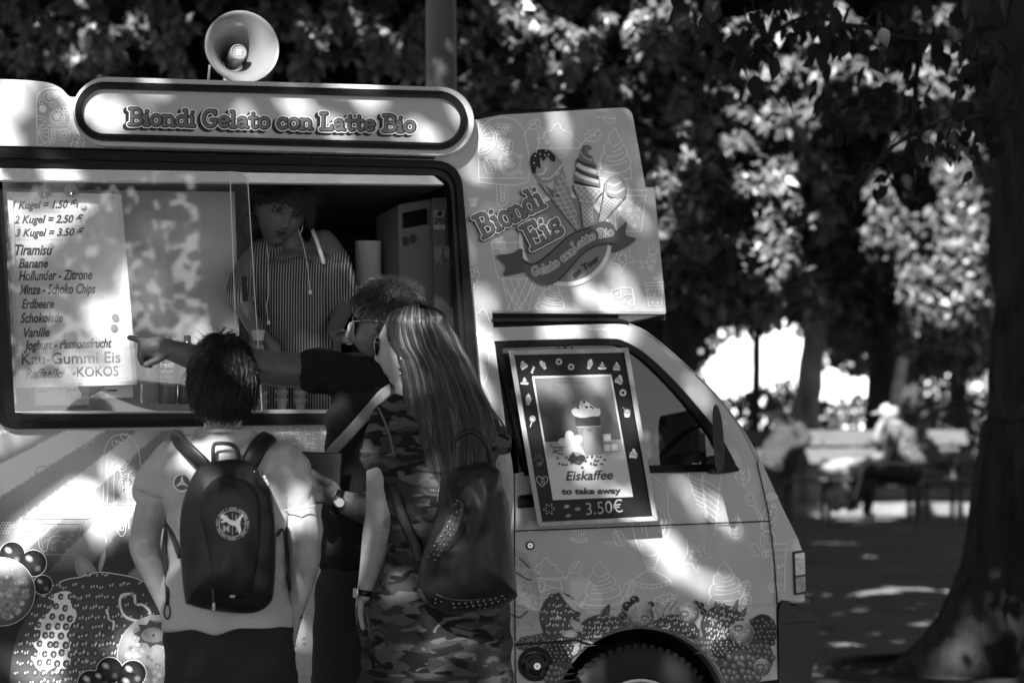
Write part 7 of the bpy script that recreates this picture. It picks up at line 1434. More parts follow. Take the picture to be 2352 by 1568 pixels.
bg2 = thing('bag', W(1920, 1170, D2 - .3), 'round pale bag standing under the bench by the woman\'s feet', 'bag'); mb = MB(); mb.ell(W(1922, 1142, D2 - .2), (m_(30, D2), .12, m_(32, D2))); mb.ell(W(1936, 1128, D2 - .2), (m_(18, D2), .1, m_(26, D2))); fuse('cloth', mb, .01, mat('bag_mottled', .2, .9, var=.7, vscale=12), bg2, 1, wr=[(.02, (9, 9, 9, 3), 2.0)]); mb = MB(); mb.tube([W(1905, 1116, D2 - .25), W(1915, 1095, D2 - .25), W(1935, 1112, D2 - .25)], .008, 6); mb.build('handle', M_dark, bg2, fix=False)
# ------------------------------------------------------------------ ground and far setting
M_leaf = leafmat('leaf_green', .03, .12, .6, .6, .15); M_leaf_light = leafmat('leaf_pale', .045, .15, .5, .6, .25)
rng = np.random.default_rng(11)
def leaf_cloud(P, size, wide=.55, droop=.3, rng=rng, face=1.0):
    """kite-shaped leaves at P (N,3); returns verts, faces arrays"""
    N = len(P); s = size * rng.uniform(.65, 1.3, (N, 1))
    d = rng.normal(size=(N, 3)); d[:, 2] -= droop * 2; d /= np.linalg.norm(d, axis=1, keepdims=True)
    q = rng.normal(size=(N, 3)) * .5 + np.array([-.12, -.85, .55]) * face; w_ = np.cross(d, q); w_ /= np.linalg.norm(w_, axis=1, keepdims=True)
    a = P; b = P + d * s * .45 + w_ * s * wide * .5; c = P + d * s; e = P + d * s * .45 - w_ * s * wide * .5
    return np.stack([a, b, c, e], 1).reshape(-1, 3)
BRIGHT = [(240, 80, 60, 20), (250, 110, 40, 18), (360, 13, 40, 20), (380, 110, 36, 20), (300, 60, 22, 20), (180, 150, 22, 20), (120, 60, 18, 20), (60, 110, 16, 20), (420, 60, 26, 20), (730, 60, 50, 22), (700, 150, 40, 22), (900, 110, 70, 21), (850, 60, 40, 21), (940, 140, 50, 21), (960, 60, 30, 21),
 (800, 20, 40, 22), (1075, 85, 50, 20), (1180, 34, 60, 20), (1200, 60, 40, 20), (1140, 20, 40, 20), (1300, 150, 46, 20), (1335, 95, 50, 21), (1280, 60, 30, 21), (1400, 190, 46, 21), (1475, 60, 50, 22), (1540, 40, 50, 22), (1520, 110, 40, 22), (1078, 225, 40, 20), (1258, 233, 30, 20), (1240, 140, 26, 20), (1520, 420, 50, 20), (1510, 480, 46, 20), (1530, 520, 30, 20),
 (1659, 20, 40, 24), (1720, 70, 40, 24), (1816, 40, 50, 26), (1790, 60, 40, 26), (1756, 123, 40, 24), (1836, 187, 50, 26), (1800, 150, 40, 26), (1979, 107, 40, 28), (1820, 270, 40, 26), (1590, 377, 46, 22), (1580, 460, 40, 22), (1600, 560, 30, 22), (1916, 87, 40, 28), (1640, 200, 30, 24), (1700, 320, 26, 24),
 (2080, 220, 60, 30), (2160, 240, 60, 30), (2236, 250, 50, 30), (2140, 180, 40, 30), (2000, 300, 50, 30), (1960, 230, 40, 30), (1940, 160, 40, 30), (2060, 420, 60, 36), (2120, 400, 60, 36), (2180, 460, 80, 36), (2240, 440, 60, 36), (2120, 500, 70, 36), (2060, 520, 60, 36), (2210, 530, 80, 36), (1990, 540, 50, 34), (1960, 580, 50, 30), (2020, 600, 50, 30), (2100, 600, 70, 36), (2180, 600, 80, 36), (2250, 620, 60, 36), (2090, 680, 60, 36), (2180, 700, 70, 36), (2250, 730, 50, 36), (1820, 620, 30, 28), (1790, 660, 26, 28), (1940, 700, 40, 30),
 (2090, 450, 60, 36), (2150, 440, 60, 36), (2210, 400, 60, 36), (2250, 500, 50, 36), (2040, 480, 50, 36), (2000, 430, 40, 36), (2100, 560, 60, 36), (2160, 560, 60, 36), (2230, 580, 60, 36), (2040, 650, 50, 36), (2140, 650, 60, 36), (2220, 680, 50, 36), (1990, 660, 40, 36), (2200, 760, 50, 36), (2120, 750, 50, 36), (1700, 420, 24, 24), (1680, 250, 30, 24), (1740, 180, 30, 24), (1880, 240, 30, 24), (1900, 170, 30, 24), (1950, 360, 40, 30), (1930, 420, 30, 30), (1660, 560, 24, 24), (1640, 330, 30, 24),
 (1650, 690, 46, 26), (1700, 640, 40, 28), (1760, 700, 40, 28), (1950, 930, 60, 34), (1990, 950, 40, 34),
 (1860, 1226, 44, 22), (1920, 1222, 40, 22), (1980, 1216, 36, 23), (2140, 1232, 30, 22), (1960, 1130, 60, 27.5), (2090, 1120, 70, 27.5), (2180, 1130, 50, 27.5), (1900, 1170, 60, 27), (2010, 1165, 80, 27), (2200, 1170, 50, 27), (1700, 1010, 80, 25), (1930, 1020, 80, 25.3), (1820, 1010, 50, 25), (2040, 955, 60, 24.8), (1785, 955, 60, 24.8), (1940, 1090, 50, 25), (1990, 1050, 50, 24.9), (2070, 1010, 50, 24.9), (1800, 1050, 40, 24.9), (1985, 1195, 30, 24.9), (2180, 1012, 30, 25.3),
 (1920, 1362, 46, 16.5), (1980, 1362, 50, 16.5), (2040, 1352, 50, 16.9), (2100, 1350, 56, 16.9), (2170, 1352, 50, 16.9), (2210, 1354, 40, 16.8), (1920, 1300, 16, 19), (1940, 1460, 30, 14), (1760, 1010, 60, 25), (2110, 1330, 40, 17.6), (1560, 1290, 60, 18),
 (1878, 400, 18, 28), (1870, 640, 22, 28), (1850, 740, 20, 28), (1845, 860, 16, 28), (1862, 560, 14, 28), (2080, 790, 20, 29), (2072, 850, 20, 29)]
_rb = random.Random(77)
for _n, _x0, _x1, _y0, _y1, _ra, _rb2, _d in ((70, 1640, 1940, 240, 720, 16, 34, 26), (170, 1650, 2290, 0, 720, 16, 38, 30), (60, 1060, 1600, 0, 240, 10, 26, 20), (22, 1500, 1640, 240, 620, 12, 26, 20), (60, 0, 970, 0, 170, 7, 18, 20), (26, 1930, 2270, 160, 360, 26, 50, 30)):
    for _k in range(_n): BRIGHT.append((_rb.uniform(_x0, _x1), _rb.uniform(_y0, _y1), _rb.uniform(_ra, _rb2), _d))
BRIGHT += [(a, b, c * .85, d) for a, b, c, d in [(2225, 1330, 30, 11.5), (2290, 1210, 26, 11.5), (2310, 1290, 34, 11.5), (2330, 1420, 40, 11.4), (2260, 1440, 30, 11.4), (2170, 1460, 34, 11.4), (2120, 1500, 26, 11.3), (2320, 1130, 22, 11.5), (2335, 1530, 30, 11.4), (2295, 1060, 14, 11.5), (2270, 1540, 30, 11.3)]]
def spd(px, d, py=500): return (14.9 if px < 1640 else (17.0 if px < 1905 or py < 270 else 23.2)) + (px * 7 % 5) * .12
def away(P, extra=1.3, low=False):
    """openings in the crowns: leave out leaves that stand between the sun and the bright places"""
    E1 = np.array(Vector((0, 0, 1)).cross(SUN).normalized()); S_ = np.array(SUN); E2 = np.cross(S_, E1); keep = np.ones(len(P), bool)
    A, B, C_ = P @ E1, P @ E2, P @ S_
    for px, py, r, d in [(a, b, c, e - k) if not low or b > 900 else (0, 0, 0, 1) for a, b, c, e in BRIGHT for k in ((e - spd(a, e, b),) if b < 800 else (0,))]:
        p = np.array(W(px, py, d)); rad = r * d / FPX * extra
        keep &= ~((np.hypot(A - p @ E1, B - p @ E2) < rad) & (C_ - p @ S_ > .25))
    return keep
def leaf_obj(name, verts, m, parent, org):
    if len(verts) > 4000 and name == 'crown': verts = verts.reshape(-1, 4, 3)[away(verts.reshape(-1, 4, 3)[:, 0])].reshape(-1, 3)
    n = len(verts) // 4; me = bpy.data.meshes.new(name); me.vertices.add(len(verts)); me.vertices.foreach_set('co', (verts - np.array(org)).astype(np.float32).ravel())
    me.loops.add(n * 4); me.loops.foreach_set('vertex_index', np.arange(n * 4, dtype=np.int32)); me.polygons.add(n)
    me.polygons.foreach_set('loop_start', np.arange(0, n * 4, 4, dtype=np.int32)); me.polygons.foreach_set('loop_total', np.full(n, 4, np.int32)); me.update(); me.validate()
    return link(name, me, m, parent)
def clumps(n_cl, per, lo, hi, rad, rng=rng):
    c = rng.uniform(lo, hi, (n_cl, 3)); r = rad * rng.uniform(.5, 1.3, (n_cl, 1))
    p = rng.normal(size=(n_cl, per, 3)); p /= np.linalg.norm(p, axis=2, keepdims=True); p *= rng.uniform(.2, 1, (n_cl, per, 1)) ** .6
    p[:, :, 2] *= .6
    return (c[:, None, :] + p * r[:, :, None]).reshape(-1, 3)
M_bark = mat('bark', .022, .85, .25, var=.6, vscale=14, bump=1, bscale=26, bdist=.03, stretch=(1, 1, .22))
M_bark_pale = mat('bark_pale', .16, .8, .25, var=.7, vscale=6, bump=.6, bscale=20, bdist=.02, stretch=(1, 1, .35))
def trunk_mesh(path, rad, n=16, amp=.06, fr=6):
    mb = MB(); pts = [Vector(p) for p in path]
    mb.tube(cr([tuple(p) for p in pts], n=5), [r for r in cr([(r, 0) for r in rad], n=5) for r in [r[0]]], n)
    mb.v = [tuple(Vector(v) + Vector((noise.noise(Vector(v) * fr), noise.noise(Vector(v) * fr + Vector((9, 3, 1))), 0)) * amp) for v in mb.v]
    return mb

ground = MB(); ground.add([(-80, -60, 0), (80, -60, 0), (80, 160, 0), (-80, 160, 0)], [(0, 1, 2, 3)])
props(ground.build('ground', mat('asphalt', .15, .9, .25, var=.22, vscale=1.1, bump=.35, bscale=90, bdist=.006), None), kind='structure')
def gy(py): return 1.38 * FPX / (py - 900)
# verge behind the benches: kerbs, gravel strip
def strip(name, y0, y1, z0, z1, m, x0=-14, x1=16, kind='structure', bevel=.01):
    mb = MB(); mb.box((x0, y0, z0), (x1, y1, z1)); return props(mb.build(name, m, None, bevel=bevel), kind=kind)
M_stone = mat('kerb_stone', .15, .8, var=.25, vscale=5, bump=.4, bscale=30)
mbk = bpy.data.objects.new('kerb', None); COL.objects.link(mbk); mbk.location = (0, 27, 0); props(mbk, kind='structure')
bme = None
for i in range(26):
    if bme is None:
        mb = MB(); mb.box((.01, 27.0, 0), (.99, 27.16, .13)); o0 = mb.build('kerb_stone', M_stone, mbk, bevel=.01); o0.location = (-10, 0, 0); bme = o0
    else:
        o = bme.copy(); COL.objects.link(o); o.location = (-10 + i, 0, 0)
strip('verge', 27.16, 45, 0, .10, mat('earth', .10, .95, var=.5, vscale=3, bump=.5, bscale=20))
strip('stone_edging', 28.5, 28.75, .10, .24, M_stone)
gp = rng.uniform((-12, 28.8, .1), (16, 33, .12), (16000, 3)); gv = leaf_cloud(gp, .16, .18, -1.2)
props(leaf_obj('grass', gv, leafmat('grass_blade', .07, .3), None, (0, 0, 0)), kind='stuff', label='pale sunlit grass in the bed behind the benches')

lp_ = rng.uniform((1.2, 8.5, .006), (8, 25.5, .02), (1500, 3)); lit_ = lp_[:, 0] < lp_[:, 1] * .3; lv_ = leaf_cloud(lp_[lit_], .07, .6, 0); lv_[:, 2] = .006 + np.abs(lv_[:, 2] - .01) * .18
props(leaf_obj('leaf_litter', lv_, leafmat('dry_leaf', .16, .1, .8, .6, .1), None, (0, 0, 0)), kind='stuff')
# hedge and railing behind
hp = rng.uniform((-8, 34.2, .1), (18, 35.4, 1.35), (26000, 3)); hp[:, 2] += .12 * np.sin(hp[:, 0] * 2.1) + .1 * np.sin(hp[:, 0] * 5.3)
hedge = leaf_obj('hedge', leaf_cloud(hp, .13), leafmat('hedge_leaf', .07), None, (0, 0, 0)); props(hedge, 'long dark clipped hedge behind the park benches', 'hedge')
fence = thing('railing', (4, 33.6, 0), 'thin metal railing in front of the hedge behind the benches', 'railing')
mb = MB(); mb.box((-6, 33.58, 1.15), (16, 33.62, 1.19)); mb.build('rail', M_dark, fence); mb = MB(); mb.box((-6, 33.58, .18), (16, 33.62, .22)); mb.build('rail', M_dark, fence)
mb = MB(); mb.box((-.008, 33.592, .1), (.008, 33.608, 1.25)); b0 = mb.build('bar', mat('railing_grey', .12, .5), fence); x0 = 2.2
b0.location = Vector((x0, 0, 0)) 
for i in range(1, 90):
    o = b0.copy(); COL.objects.link(o); o.location = (x0 + i * .105, 0, 0)

# pale building across the park
bld = thing('building', (10, 62, 0), 'bright pale plastered building far behind the trees with tall windows', 'building')
BD = 62
def bp(px, py, off=0): return W(px, py, BD - off)
M_plaster = mat('plaster', .8, .8, var=.05, vscale=.6)
wins = []
for cx, cy, ww, hh in ((1672, 812, 9, 40), (1715, 815, 14, 60), (1785, 812, 12, 36), (1803, 815, 8, 44), (1894, 822, 10, 40), (1612, 812, 12, 50)):
    if ww: wins.append((cx, cy, ww, hh))
outer = [(1585, 600), (1996, 600), (2000, 985), (1585, 985)]
mb = MB(); mb.prism([outer] + [[(cx - ww / 2, cy - hh / 2), (cx - ww / 2, cy + hh / 2), (cx + ww / 2, cy + hh / 2), (cx + ww / 2, cy - hh / 2)] for cx, cy, ww, hh in wins],
   lambda p: bp(*p), lambda p: bp(*p) + Vector((0, .3, 0))); mb.build('wall', M_plaster, bld)
mb = MB(); mb.box((bp(1585, 600).x, BD + .5, 0), (bp(1996, 600).x, BD + 9, 6)); mb.build('house_core', mat('plaster', .8), bld)
for cx, cy, ww, hh in wins:
    mb = MB(); mb.prism([[(cx - ww / 2 - 1, cy - hh / 2 - 1), (cx + ww / 2 + 1, cy - hh / 2 - 1), (cx + ww / 2 + 1, cy + hh / 2 + 1), (cx - ww / 2 - 1, cy + hh / 2 + 1)]], lambda p: bp(*p) + Vector((0, .2, 0)), lambda p: bp(*p) + Vector((0, .25, 0))); wo_ = mb.build('window', mat('window_dark', .06, .2), bld)
    mb = MB(); mb.box((bp(cx, cy).x - .03, BD + .12, bp(cx, cy + hh / 2).z), (bp(cx, cy).x + .03, BD + .19, bp(cx, cy - hh / 2).z)); fo = mb.build('mullion', M_white, bld)
bld2 = thing('building', (14, 66, 0), 'grey building with bright door patch seen right of the leaning post', 'building')
mb = MB(); mb.box((W(2120, 900, 66).x, 66, 0), (W(2330, 900, 66).x, 74, 6)); mb.build('wall', mat('plaster_grey', .12, .8, var=.2, vscale=1), bld2)
for (a, b, c, d, g) in ((2128, 826, 2142, 930, .8), (2195, 862, 2222, 895, .8), (2172, 836, 2184, 865, .7), (2236, 880, 2252, 950, .8), (2150, 870, 2185, 930, .2)):
    p, q = W(a, b, 65.9), W(c, d, 65.9); mb = MB(); mb.box((p.x, 65.85, q.z), (q.x, 65.98, p.z)); mb.build('window' if g < .75 else 'door', mat('facade_%d' % int(g * 100), g, .8), bld2)

# ------------------------------------------------------------------ benches
M_wood = mat('bench_wood', .10, .7, var=.2, vscale=3, stretch=(1, 8, 8), bump=.3, bscale=20)
M_iron = mat('iron', .015, .5)
def bench(x0, x1, y, label, first=None):
    t = thing('park_bench', ((x0 + x1) / 2, y, 0), label, 'bench', 'wooden park benches in a row')
    for k in range(3):
        mb = MB(); mb.box((x0, y - .42 + k * .14, .43), (x1, y - .31 + k * .14, .465)); mb.build('seat_slat', M_wood, t, bevel=.008)
    for k in range(2):
        mb = MB(); yy = y + .06 + k * .03; z0 = .58 + k * .205 if False else .62 + k * .19
        mb.box((x0, yy, z0), (x1, yy + .035, z0 + .16)); mb.build('back_slat', M_wood, t, bevel=.008)
    for x in (x0 + .18, x1 - .18):
        mb = MB(); mb.tube([(x, y - .42, 0), (x, y - .38, .3), (x, y - .36, .42), (x, y + .02, .41), (x, y + .06, .5), (x, y + .13, 1.0)], .025, 6); mb.tube([(x, y + .12, 0), (x, y + .02, .41)], .025, 6); mb.tube([(x, y - .40, .42), (x, y - .40, .62), (x, y + .05, .66)], .02, 6); mb.build('leg', M_iron, t, fix=False)
    return t
bx = lambda px, d=25.6: W(px, 1000, d).x
bench(bx(1560), bx(1842), 25.5, 'bench under the man in the dark cap, nearest the van nose')
bench(bx(1850), bx(2125), 25.5, 'bench under the man in the white cap, with dark scrawl on its back')
bench(bx(2080), bx(2235), 25.75, 'empty shaded bench beside the big trunk')
mb = MB()
pr = Print(f=lambda p, off: W(p[0], p[1], 25.555 - off), base=.001)
for q in ([(1990, 1012), (1994, 1024), (1988, 1030)], [(2000, 1008), (2004, 1030), (2012, 1012)], [(2016, 1010), (2016, 1032)], [(2026, 1012), (2036, 1008), (2030, 1030), (2022, 1028)]): pr.line(cr(q, n=3), 4, .03, 0)
pr.build('scrawl', M_print, bpy.data.objects['park_bench.001'], vc=True, fix=False)

# ------------------------------------------------------------------ trees behind
def tree(label, path, rad, m, crown=None, crown_m=None, n=14, amp=.05, limbs=(), group=None, branches=0):
    t = thing('tree', (path[0][0], path[0][1], 0), label, 'tree', group)
    trunk_mesh(path, rad, n, amp).build('trunk', m, t, smooth=True, fix=False)
    for lp, lr in limbs: trunk_mesh(lp, lr, 8, amp * .5).build('limb', m, t, smooth=True, fix=False)
    if crown is not None:
        o = leaf_obj('crown', crown, crown_m or M_leaf, t, wloc(t))
    return t
def crown_box(px0, px1, py0, py1, d0, d1, ncl, per, rad, size, keep=None):
    """leaf clumps filling the air seen between those pixels at depths d0..d1"""
    c = np.array([tuple(W(rng.uniform(px0, px1), rng.uniform(py0, py1), rng.uniform(d0, d1))) for _ in range(ncl)])
    r = rad * rng.uniform(.5, 1.3, (ncl, 1)); p = rng.normal(size=(ncl, per, 3)); p /= np.linalg.norm(p, axis=2, keepdims=True); p *= rng.uniform(.2, 1, (ncl, per, 1)) ** .5; p[:, :, 2] *= .7
    return leaf_cloud((c[:, None] + p * r[:, :, None]).reshape(-1, 3), size)
def gz(px, d): return W(px, 900, d).x
def high(cx, cy, rx, ry, z0, z1, n, size=.34):
    a = rng.uniform(0, 2 * math.pi, n); r = np.sqrt(rng.uniform(0, 1, n)); p = np.stack([cx + rx * r * np.cos(a), cy + ry * r * np.sin(a), rng.uniform(z0, z1, n)], 1)
    p[:, 2] += .5 * np.sin(p[:, 0] * 1.7) * np.cos(p[:, 1] * 1.3)
    return leaf_cloud(p, size, .7, 0)
def J(*a): return np.concatenate(a)
T = [
 ('dark broad tree left of the loudspeaker behind the van', 250, 19, .22, crown_box(-150, 620, -60, 560, 16, 24, 420, 130, .42, .12), high(gz(200, 19), 17, 6.5, 6.5, 4.4, 7.5, 16000), M_bark, M_leaf),
 ('leafy tree behind the lamp post', 900, 22, .24, crown_box(560, 1100, -60, 600, 17, 27, 380, 130, .45, .12), high(gz(800, 21), 19, 6.5, 6.5, 4.6, 8, 16000), M_bark, M_leaf),
 ('tall tree with bright leaf clusters above the cab', 1330, 21, .22, crown_box(1030, 1640, -60, 640, 15, 26, 430, 130, .42, .12), high(gz(1350, 20), 18, 6.5, 6.5, 4.4, 8, 16000), M_bark, M_leaf_light),
]
for lab, px, d, r, c1, c2, mt, ml in T:
    x = gz(px, d); tree(lab, [(x, d, 0), (x + .1, d, 2), (x - .1, d + .1, 5), (x, d, 8)], [r * 1.4, r, r * .8, r * .3], mt, J(c1, c2), ml, group=None)
x = gz(1568, 20); tree('dark forked trunk just behind the van nose', [(x, 20, 0), (x, 20, 1.2), (x - .1, 20, 2.4), (x - .75, 20, 4.2), (x - 1.1, 20, 7)], [.2, .13, .13, .11, .05], M_bark,
   J(crown_box(1500, 1900, -60, 660, 18, 28, 330, 120, .42, .12), high(x + 3, 20, 6.5, 6.5, 4.6, 8, 16000)), M_leaf,
   limbs=[([(x + .02, 20, 1.75), (x + .3, 20, 2.1), (x + .45, 20.1, 2.7), (x + .5, 20, 3.4)], [.1, .07, .05, .03])])
x = gz(1735, 30); tree('thin dark trunk in front of the bright building', [(x, 30, 0), (x, 30, 1.4), (x + .06, 30, 3), (x + .1, 30, 7)], [.07, .055, .05, .03], M_bark, crown_box(1640, 2000, 300, 735, 28, 38, 160, 110, .5, .13), M_leaf_light)
x = gz(1850, 28); tree('pale patchy trunk behind the seated man in the dark cap', [(x, 28, 0), (x + .0, 28, 1.0), (x + .12, 28, 2.2), (x + .22, 28.1, 3.6), (x + .3, 28, 7)], [.2, .155, .13, .11, .06], M_bark_pale,
   J(crown_box(1700, 2150, -60, 620, 24, 34, 220, 120, .5, .13), high(x, 26, 6.5, 6.5, 4.8, 8.5, 14000)), M_leaf_light)
x = gz(2020, 31); tree('thick dark trunk right of the bright building front', [(x, 31, 0), (x + .02, 31, 1.4), (x + .05, 31, 3), (x, 31, 8)], [.26, .19, .17, .1], M_bark,
   J(crown_box(1880, 2330, -60, 560, 26, 38, 150, 120, .55, .14), high(x + 2, 28, 7.5, 7, 5, 9, 16000)), M_leaf)
p0, p1 = W(2050, 1000, 29), W(2090, 700, 29); tree('slender leaning pale trunk above the white cap', [(p0.x, 29, 0), tuple(p0), tuple(p1), (p1.x + .2, 29, 5)], [.07, .06, .055, .03], mat('birch_bark', .45, .7, var=.4, vscale=9, stretch=(1, 1, 3)), crown_box(1990, 2200, 560, 730, 28.5, 31, 26, 90, .35, .13), M_leaf_light)
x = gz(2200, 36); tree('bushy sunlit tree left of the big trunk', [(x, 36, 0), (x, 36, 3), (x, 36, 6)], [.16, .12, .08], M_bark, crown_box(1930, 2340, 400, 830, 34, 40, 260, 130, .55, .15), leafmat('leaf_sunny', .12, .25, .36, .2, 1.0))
M_spray = leafmat('leaf_sunlit_tone', .12, .3, .38, .45, .7)  # paler, glossier leaves for the bright spots: sunlight put into their colour
trees_ = {int(o.location.x * 1000): o for o in COL.objects if o.name.startswith('tree')}
tl = [o for o in COL.objects if o.name.startswith('tree') and o.parent is None]
def near_tree(p): return min(tl, key=lambda o: abs(o.location.x - p.x) + .3 * abs(o.location.y - p.y))
acc = {}
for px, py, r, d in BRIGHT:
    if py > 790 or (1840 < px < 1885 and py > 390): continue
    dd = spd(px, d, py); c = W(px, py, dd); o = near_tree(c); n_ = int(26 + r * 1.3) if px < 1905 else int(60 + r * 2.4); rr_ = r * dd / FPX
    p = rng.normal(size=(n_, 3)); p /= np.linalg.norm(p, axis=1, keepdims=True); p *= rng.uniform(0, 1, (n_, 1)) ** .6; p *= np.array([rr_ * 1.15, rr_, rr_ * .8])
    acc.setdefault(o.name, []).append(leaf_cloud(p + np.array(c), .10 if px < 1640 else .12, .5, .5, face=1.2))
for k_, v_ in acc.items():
    v_ = np.concatenate(v_).reshape(-1, 4, 3); v_ = v_[away(v_[:, 0], 1.2, True)].reshape(-1, 3); leaf_obj('sunlit_tone_sprays', v_, M_spray, bpy.data.objects[k_], wloc(bpy.data.objects[k_]))
x = gz(1400, 38); tree('low bushy tree far behind the cab windows', [(x, 38, 0), (x, 38, 2), (x, 38, 5)], [.16, .12, .08], M_bark, crown_box(1080, 1590, 560, 960, 34, 44, 240, 120, .6, .16), M_leaf)
# lamp post behind the van
lp = thing('lamp_post', (W(1017, 500, 10.5).x, 10.5, 0), 'smooth grey round lamp post rising behind the sign of the van', 'lamp post')
mb = MB(); xx = W(1017, 500, 10.5).x; mb.tube([(xx, 10.5, 0), (xx, 10.5, 1.0)], [.095, .09], 28); mb.build('base', mat('post_grey', .09, .45, .3), lp, smooth=True, fix=False)
mb = MB(); mb.tube([(xx, 10.5, 1.0), (xx - .02, 10.5, 5.8)], [.069, .062], 32); mb.build('post', mat('post_grey', .09, .45, .3), lp, smooth=True, fix=False)
mb = MB(); mb.tube([(xx - .02, 10.5, 5.8), (xx - .3, 10.5, 6.1), (xx - .9, 10.5, 6.2)], [.05, .045, .04], 16); mb.build('arm', mat('post_grey', .05), lp, smooth=True, fix=False)
mb = MB(); mb.ell((xx - 1.1, 10.5, 6.15), (.3, .12, .08)); mb.build('lamp_head', mat('post_grey', .05), lp, smooth=True, fix=False)
# ------------------------------------------------------------------ big trunk at the right edge with hanging leaves
TD = 11.9; tb = thing('linden_tree', (W(2440, 900, TD).x, TD, 0), 'big rough barked tree at the right edge with hanging pointed leaves', 'tree')
edge = [(2292, -80), (2292, 200), (2290, 420), (2287, 640), (2283, 800), (2272, 980), (2256, 1090), (2240, 1190), (2222, 1300), (2206, 1355), (2180, 1410), (2135, 1470), (2070, 1525), (1990, 1580)]
mb = MB(); n = 96; vs = []; rows = 0
E = resamp(edge, 6)
for (ex, ey) in E:
    cx = 2440 - max(0, (900 - ey)) * .0; rpx = cx - ex; z = W(cx, ey, TD).z; c = Vector((W(cx, ey, TD).x, TD, z)); r0 = m_(rpx, TD)
    flare = max(0, r0 - .36)
    for k in range(n):
        A = 2 * math.pi * k / n; base = .36 * (1 + .06 * math.cos(3 * A + 1)); L = .5 + .5 * math.cos(5 * (A - math.pi)); rr_ = min(r0, base) if flare <= 0 else .33 + (r0 - .33) * (L ** 1.2 if abs(A - math.pi) > .3 else 1)
        q = Vector((math.cos(A), math.sin(A), 0)); s = Vector((math.cos(A) * 9, math.sin(A) * 9, z * 1.6))
        ridge = abs(noise.noise(s)) * .085 + abs(noise.noise(s * 2.3 + Vector((5, 1, 2)))) * .025 - .02 + noise.noise(Vector((q.x * 2, q.y * 2, z * 2))) * .03
        vs.append(c + q * (rr_ + ridge)); 
    rows += 1
fs = [(i * n + k, i * n + (k + 1) % n, (i + 1) * n + (k + 1) % n, (i + 1) * n + k) for i in range(rows - 1) for k in range(n)]
mb.add(vs, fs); mb.build('trunk', mat('big_bark', .026, .85, .3, var=.5, vscale=9, bump=1, bscale=22, bdist=.05, stretch=(1, 1, .35)), tb, smooth=True, fix=False)
leaf_obj('crown', high(5.0, 10.2, 7.5, 5.0, 4.7, 7.6, 17000), M_leaf, tb, wloc(tb))
# twigs with hanging leaves, between 9 and 10.5 m
rl = random.Random(5)
def leaf_shape(L=1.0):
    out = [(0, 0), (.16, .06), (.30, .22), (.31, .42), (.22, .64), (.09, .84), (0, 1.05)]; pts = [(0, 0)]; mb = MB(); ys = [0, .08, .22, .42, .64, .84, 1.05]; ws = [0.03, .17, .30, .31, .22, .09, 0.005]
    vs = []; 
    for y, w_ in zip(ys, ws): vs += [(-w_, w_ * .25 + .1 * y * y, -y), (0, .1 * y * y, -y), (w_, w_ * .25 + .1 * y * y, -y)]
    fs = []
    for i in range(6): a = i * 3; fs += [(a, a + 3, a + 4, a + 1), (a + 1, a + 4, a + 5, a + 2)]
    mb.add(vs, fs); mb.tube([(0, 0, 0), (.02, .02, .2), (0, 0, .35)], .012, 4); return mb.mesh('leaf', smooth=True)
LM = leaf_shape(); M_bigleaf = leafmat('linden_leaf', .014, .08, .6, .4, .12); LM.materials.append(M_bigleaf)
def leaf_at(p, s, rz, rx, ry=0):
    o = link('leaf', LM, None, tb); o.location = Vector(p) - wloc(tb); o.scale = (s, s, s); o.rotation_euler = (rx, ry, rz); return o
twigs = [[(2330, 250), (2180, 280), (2060, 330), (1960, 430)], [(2300, 60), (2120, 90), (1950, 60), (1880, 110), (1900, 190), (1925, 260)], [(2120, 90), (2105, 170), (2100, 250), (2085, 330), (2060, 370), (2030, 420)],
         [(1950, 60), (1850, 40), (1760, 90), (1720, 140)], [(2300, 120), (2220, 160), (2190, 260), (2175, 330)], [(2320, 200), (2270, 260), (2240, 320), (2235, 380)], [(2060, 200), (1980, 220), (1930, 290)], [(1800, -10), (1740, 50), (1700, 150)]]
mbt = MB()
for ti, tw in enumerate(twigs):
    d = 9.4 + (ti % 4) * .35; pts = cr([tuple(W(x, y, d + .15 * math.sin(x * .01 + ti))) for x, y in tw], n=5)
    mbt = MB(); mbt.tube(pts, [.010 * (1 - .7 * i / len(pts)) + .003 for i in range(len(pts))], 5); mbt.build('twig', M_bark, tb, smooth=True, fix=False)
    tot = int(len(tw) * 7.5)
    for k in range(tot):
        i = rl.randrange(len(pts)); p = Vector(pts[i]) + Vector((rl.gauss(0, .045), rl.gauss(0, .08), -rl.uniform(0, .05)))
        leaf_at(p, rl.uniform(.055, .10), rl.uniform(0, 6.28), rl.gauss(0, .35), rl.gauss(0, .5))
# thicker dark mass at the top right, fewer and larger in view
for k in range(70):
    px, py = rl.uniform(1500, 2330), -30 + abs(rl.gauss(0, 90)); px = max(px, 1560 + py)
    leaf_at(W(px, py, rl.uniform(8.6, 10.6)), rl.uniform(.07, .12), rl.uniform(0, 6.28), rl.gauss(0, .3), rl.gauss(0, .5))
for px, py, s in ((2322, -18, .10), (2352, -10, .13), (2090, 540, .0)):
    if s: leaf_at(W(px, py, 8.3), s, .4, .1, .1)
# bough up above joining the twigs to the trunk
mb = MB(); q = [tuple(W(2400, -200, TD)), tuple(W(2330, -160, 10.6)), tuple(W(2100, -120, 9.8)), tuple(W(1750, -130, 9.4))]; mb.tube(cr(q, n=5), [.12 * (1 - k / 18) + .01 for k in range(16)], 10); mb.build('bough', M_bark, tb, smooth=True, fix=False)
for (a, b) in (((2300, 60), (2330, -150)), ((1800, -10), (1850, -130)), ((2330, 250), (2400, -150))):
    mb = MB(); mb.tube([W(*a, 9.5), W(*b, 10)], [.006, .012], 5); mb.build('twig', M_bark, tb, fix=False)
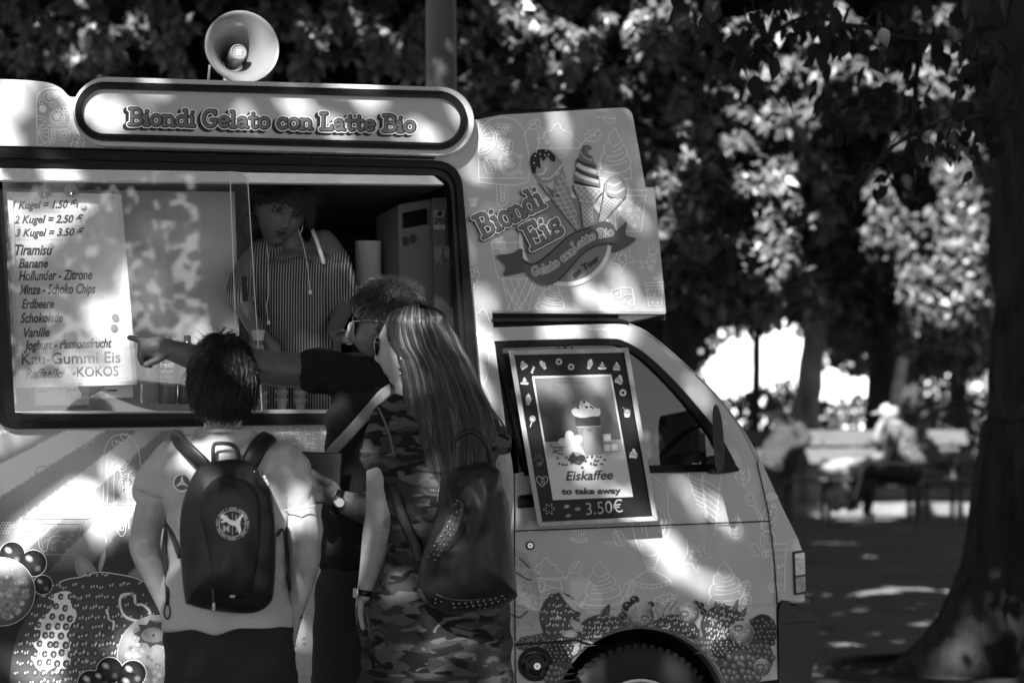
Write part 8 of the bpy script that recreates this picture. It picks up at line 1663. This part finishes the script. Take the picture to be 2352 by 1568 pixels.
# iron-edged pit at its foot
pit = MB(); pcx = W(2180, 1560, 0 + 11.5); mbp = MB()
cpt = G(2170, 1545); mbp.lathe([(.62, 0.0), (.62, .035), (.56, .035), (.56, .004), (0, .004)], (cpt.x, cpt.y, 0), (0, 0, 1), 40); props(mbp.build('tree_pit', mat('pit_iron', .02, .8), None, fix=False, auto=30), 'round dark iron edged pit in the paving at the foot of the big tree', 'tree pit')
# ------------------------------------------------------------------ street tree behind the camera: its crown throws the dappled shade
e1 = Vector((0, 0, 1)).cross(SUN).normalized(); e2 = SUN.cross(e1).normalized()
def sc2(p): return np.array([Vector(p).dot(e1), Vector(p).dot(e2)])
LIT = []   # gaps in the crown: (point they light, radius m, openness)
def gap(px, py, rpx, o=1.0, d=None, sx=1, rot=0):
    p = PX(px, py) if d is None else W(px, py, d); LIT.append((sc2(p), m_(rpx, p.y) + (.018 if rpx < 10 else .028), o, sx, rot))
for g in GAPS: gap(*g)
def openness(ab):
    op = np.zeros(len(ab))
    for c, r, o, sx, rot in LIT:
        q = ab - c; cr_, sr_ = math.cos(rot), math.sin(rot); x = (q[:, 0] * cr_ + q[:, 1] * sr_) / sx; y = -q[:, 0] * sr_ + q[:, 1] * cr_
        op = np.maximum(op, o * np.clip((r * 1.15 - np.hypot(x, y)) / (r * .35), 0, 1))
    for px, py, rp, d in SHUT:
        p = W(px, py, d); q = ab - sc2(p); op = np.where(np.hypot(q[:, 0], q[:, 1]) < m_(rp, d), -1, op)
    q = ab - sc2(W(575, 110, 7.42)); op = np.where(np.hypot(q[:, 0], q[:, 1]) < .17, 1, op)
    return op
rs = np.random.default_rng(3); NL = 74000
ab0 = sc2((0.3, 7, 1.2)); ab = np.stack([rs.uniform(ab0[0] - 6.5, ab0[0] + 6.5, NL), rs.uniform(ab0[1] - 4.2, ab0[1] + 3.2, NL)], 1)
# leaves gather in sprays, leaving many small chinks
t = rs.uniform(6.2, 9.4, NL); base = Vector((0.3, 7, 1.2)).dot(SUN)
ncell = rs.uniform(0, 1, NL); chink = np.sin(ab[:, 0] * 7.1 + np.sin(ab[:, 1] * 5)) * np.sin(ab[:, 1] * 8.3 + np.sin(ab[:, 0] * 4.1))
op_ = openness(ab); keep = (op_ < 0) | ((rs.uniform(0, 1, NL) > op_) & (ncell > np.clip(.18 + chink * .5, 0, .93)))
ab = ab[keep]; t = t[keep]; E1, E2, S_ = (np.array(v) for v in (e1, e2, SUN))
P = ab[:, :1] * E1 + ab[:, 1:] * E2 + (base + t)[:, None] * S_
P = P[P[:, 2] > 3.6]; P = P[away(P, .8)]
for i, (lab, tx, ty) in enumerate((('street tree whose crown hangs over the van, trunk on the left', -4.6, .6), ('street tree with spreading crown, trunk on the right behind', 4.8, -.5))):
    sel = (P[:, 0] < .4) if i == 0 else (P[:, 0] >= .4)
    t_ = thing('tree', (tx, ty, 0), lab, 'tree')
    trunk_mesh([(tx, ty, 0), (tx, ty, 2), (tx * .95, ty + .2, 4), (tx * .8, ty + .8, 6)], [.3, .22, .2, .14], 16).build('trunk', M_bark, t_, smooth=True, fix=False)
    for k in range(5):
        A = (.2, .6, -.4, 1.0, 1.4)[k]; ex = tx * .8 + (-1 if tx > 0 else 1) * 3.2 * math.cos(A); ey = ty + .8 + 3 * math.sin(A); trunk_mesh([(tx * .85, ty + .6, 5.2), ((tx * .8 + ex) / 2, (ty + .8 + ey) / 2, 6.6), (ex, ey, 7.2)], [.1, .06, .02], 8, .03).build('limb', M_bark, t_, smooth=True, fix=False)
    leaf_obj('crown', leaf_cloud(P[sel], .15, .7, 0, rs), M_leaf, t_, wloc(t_))
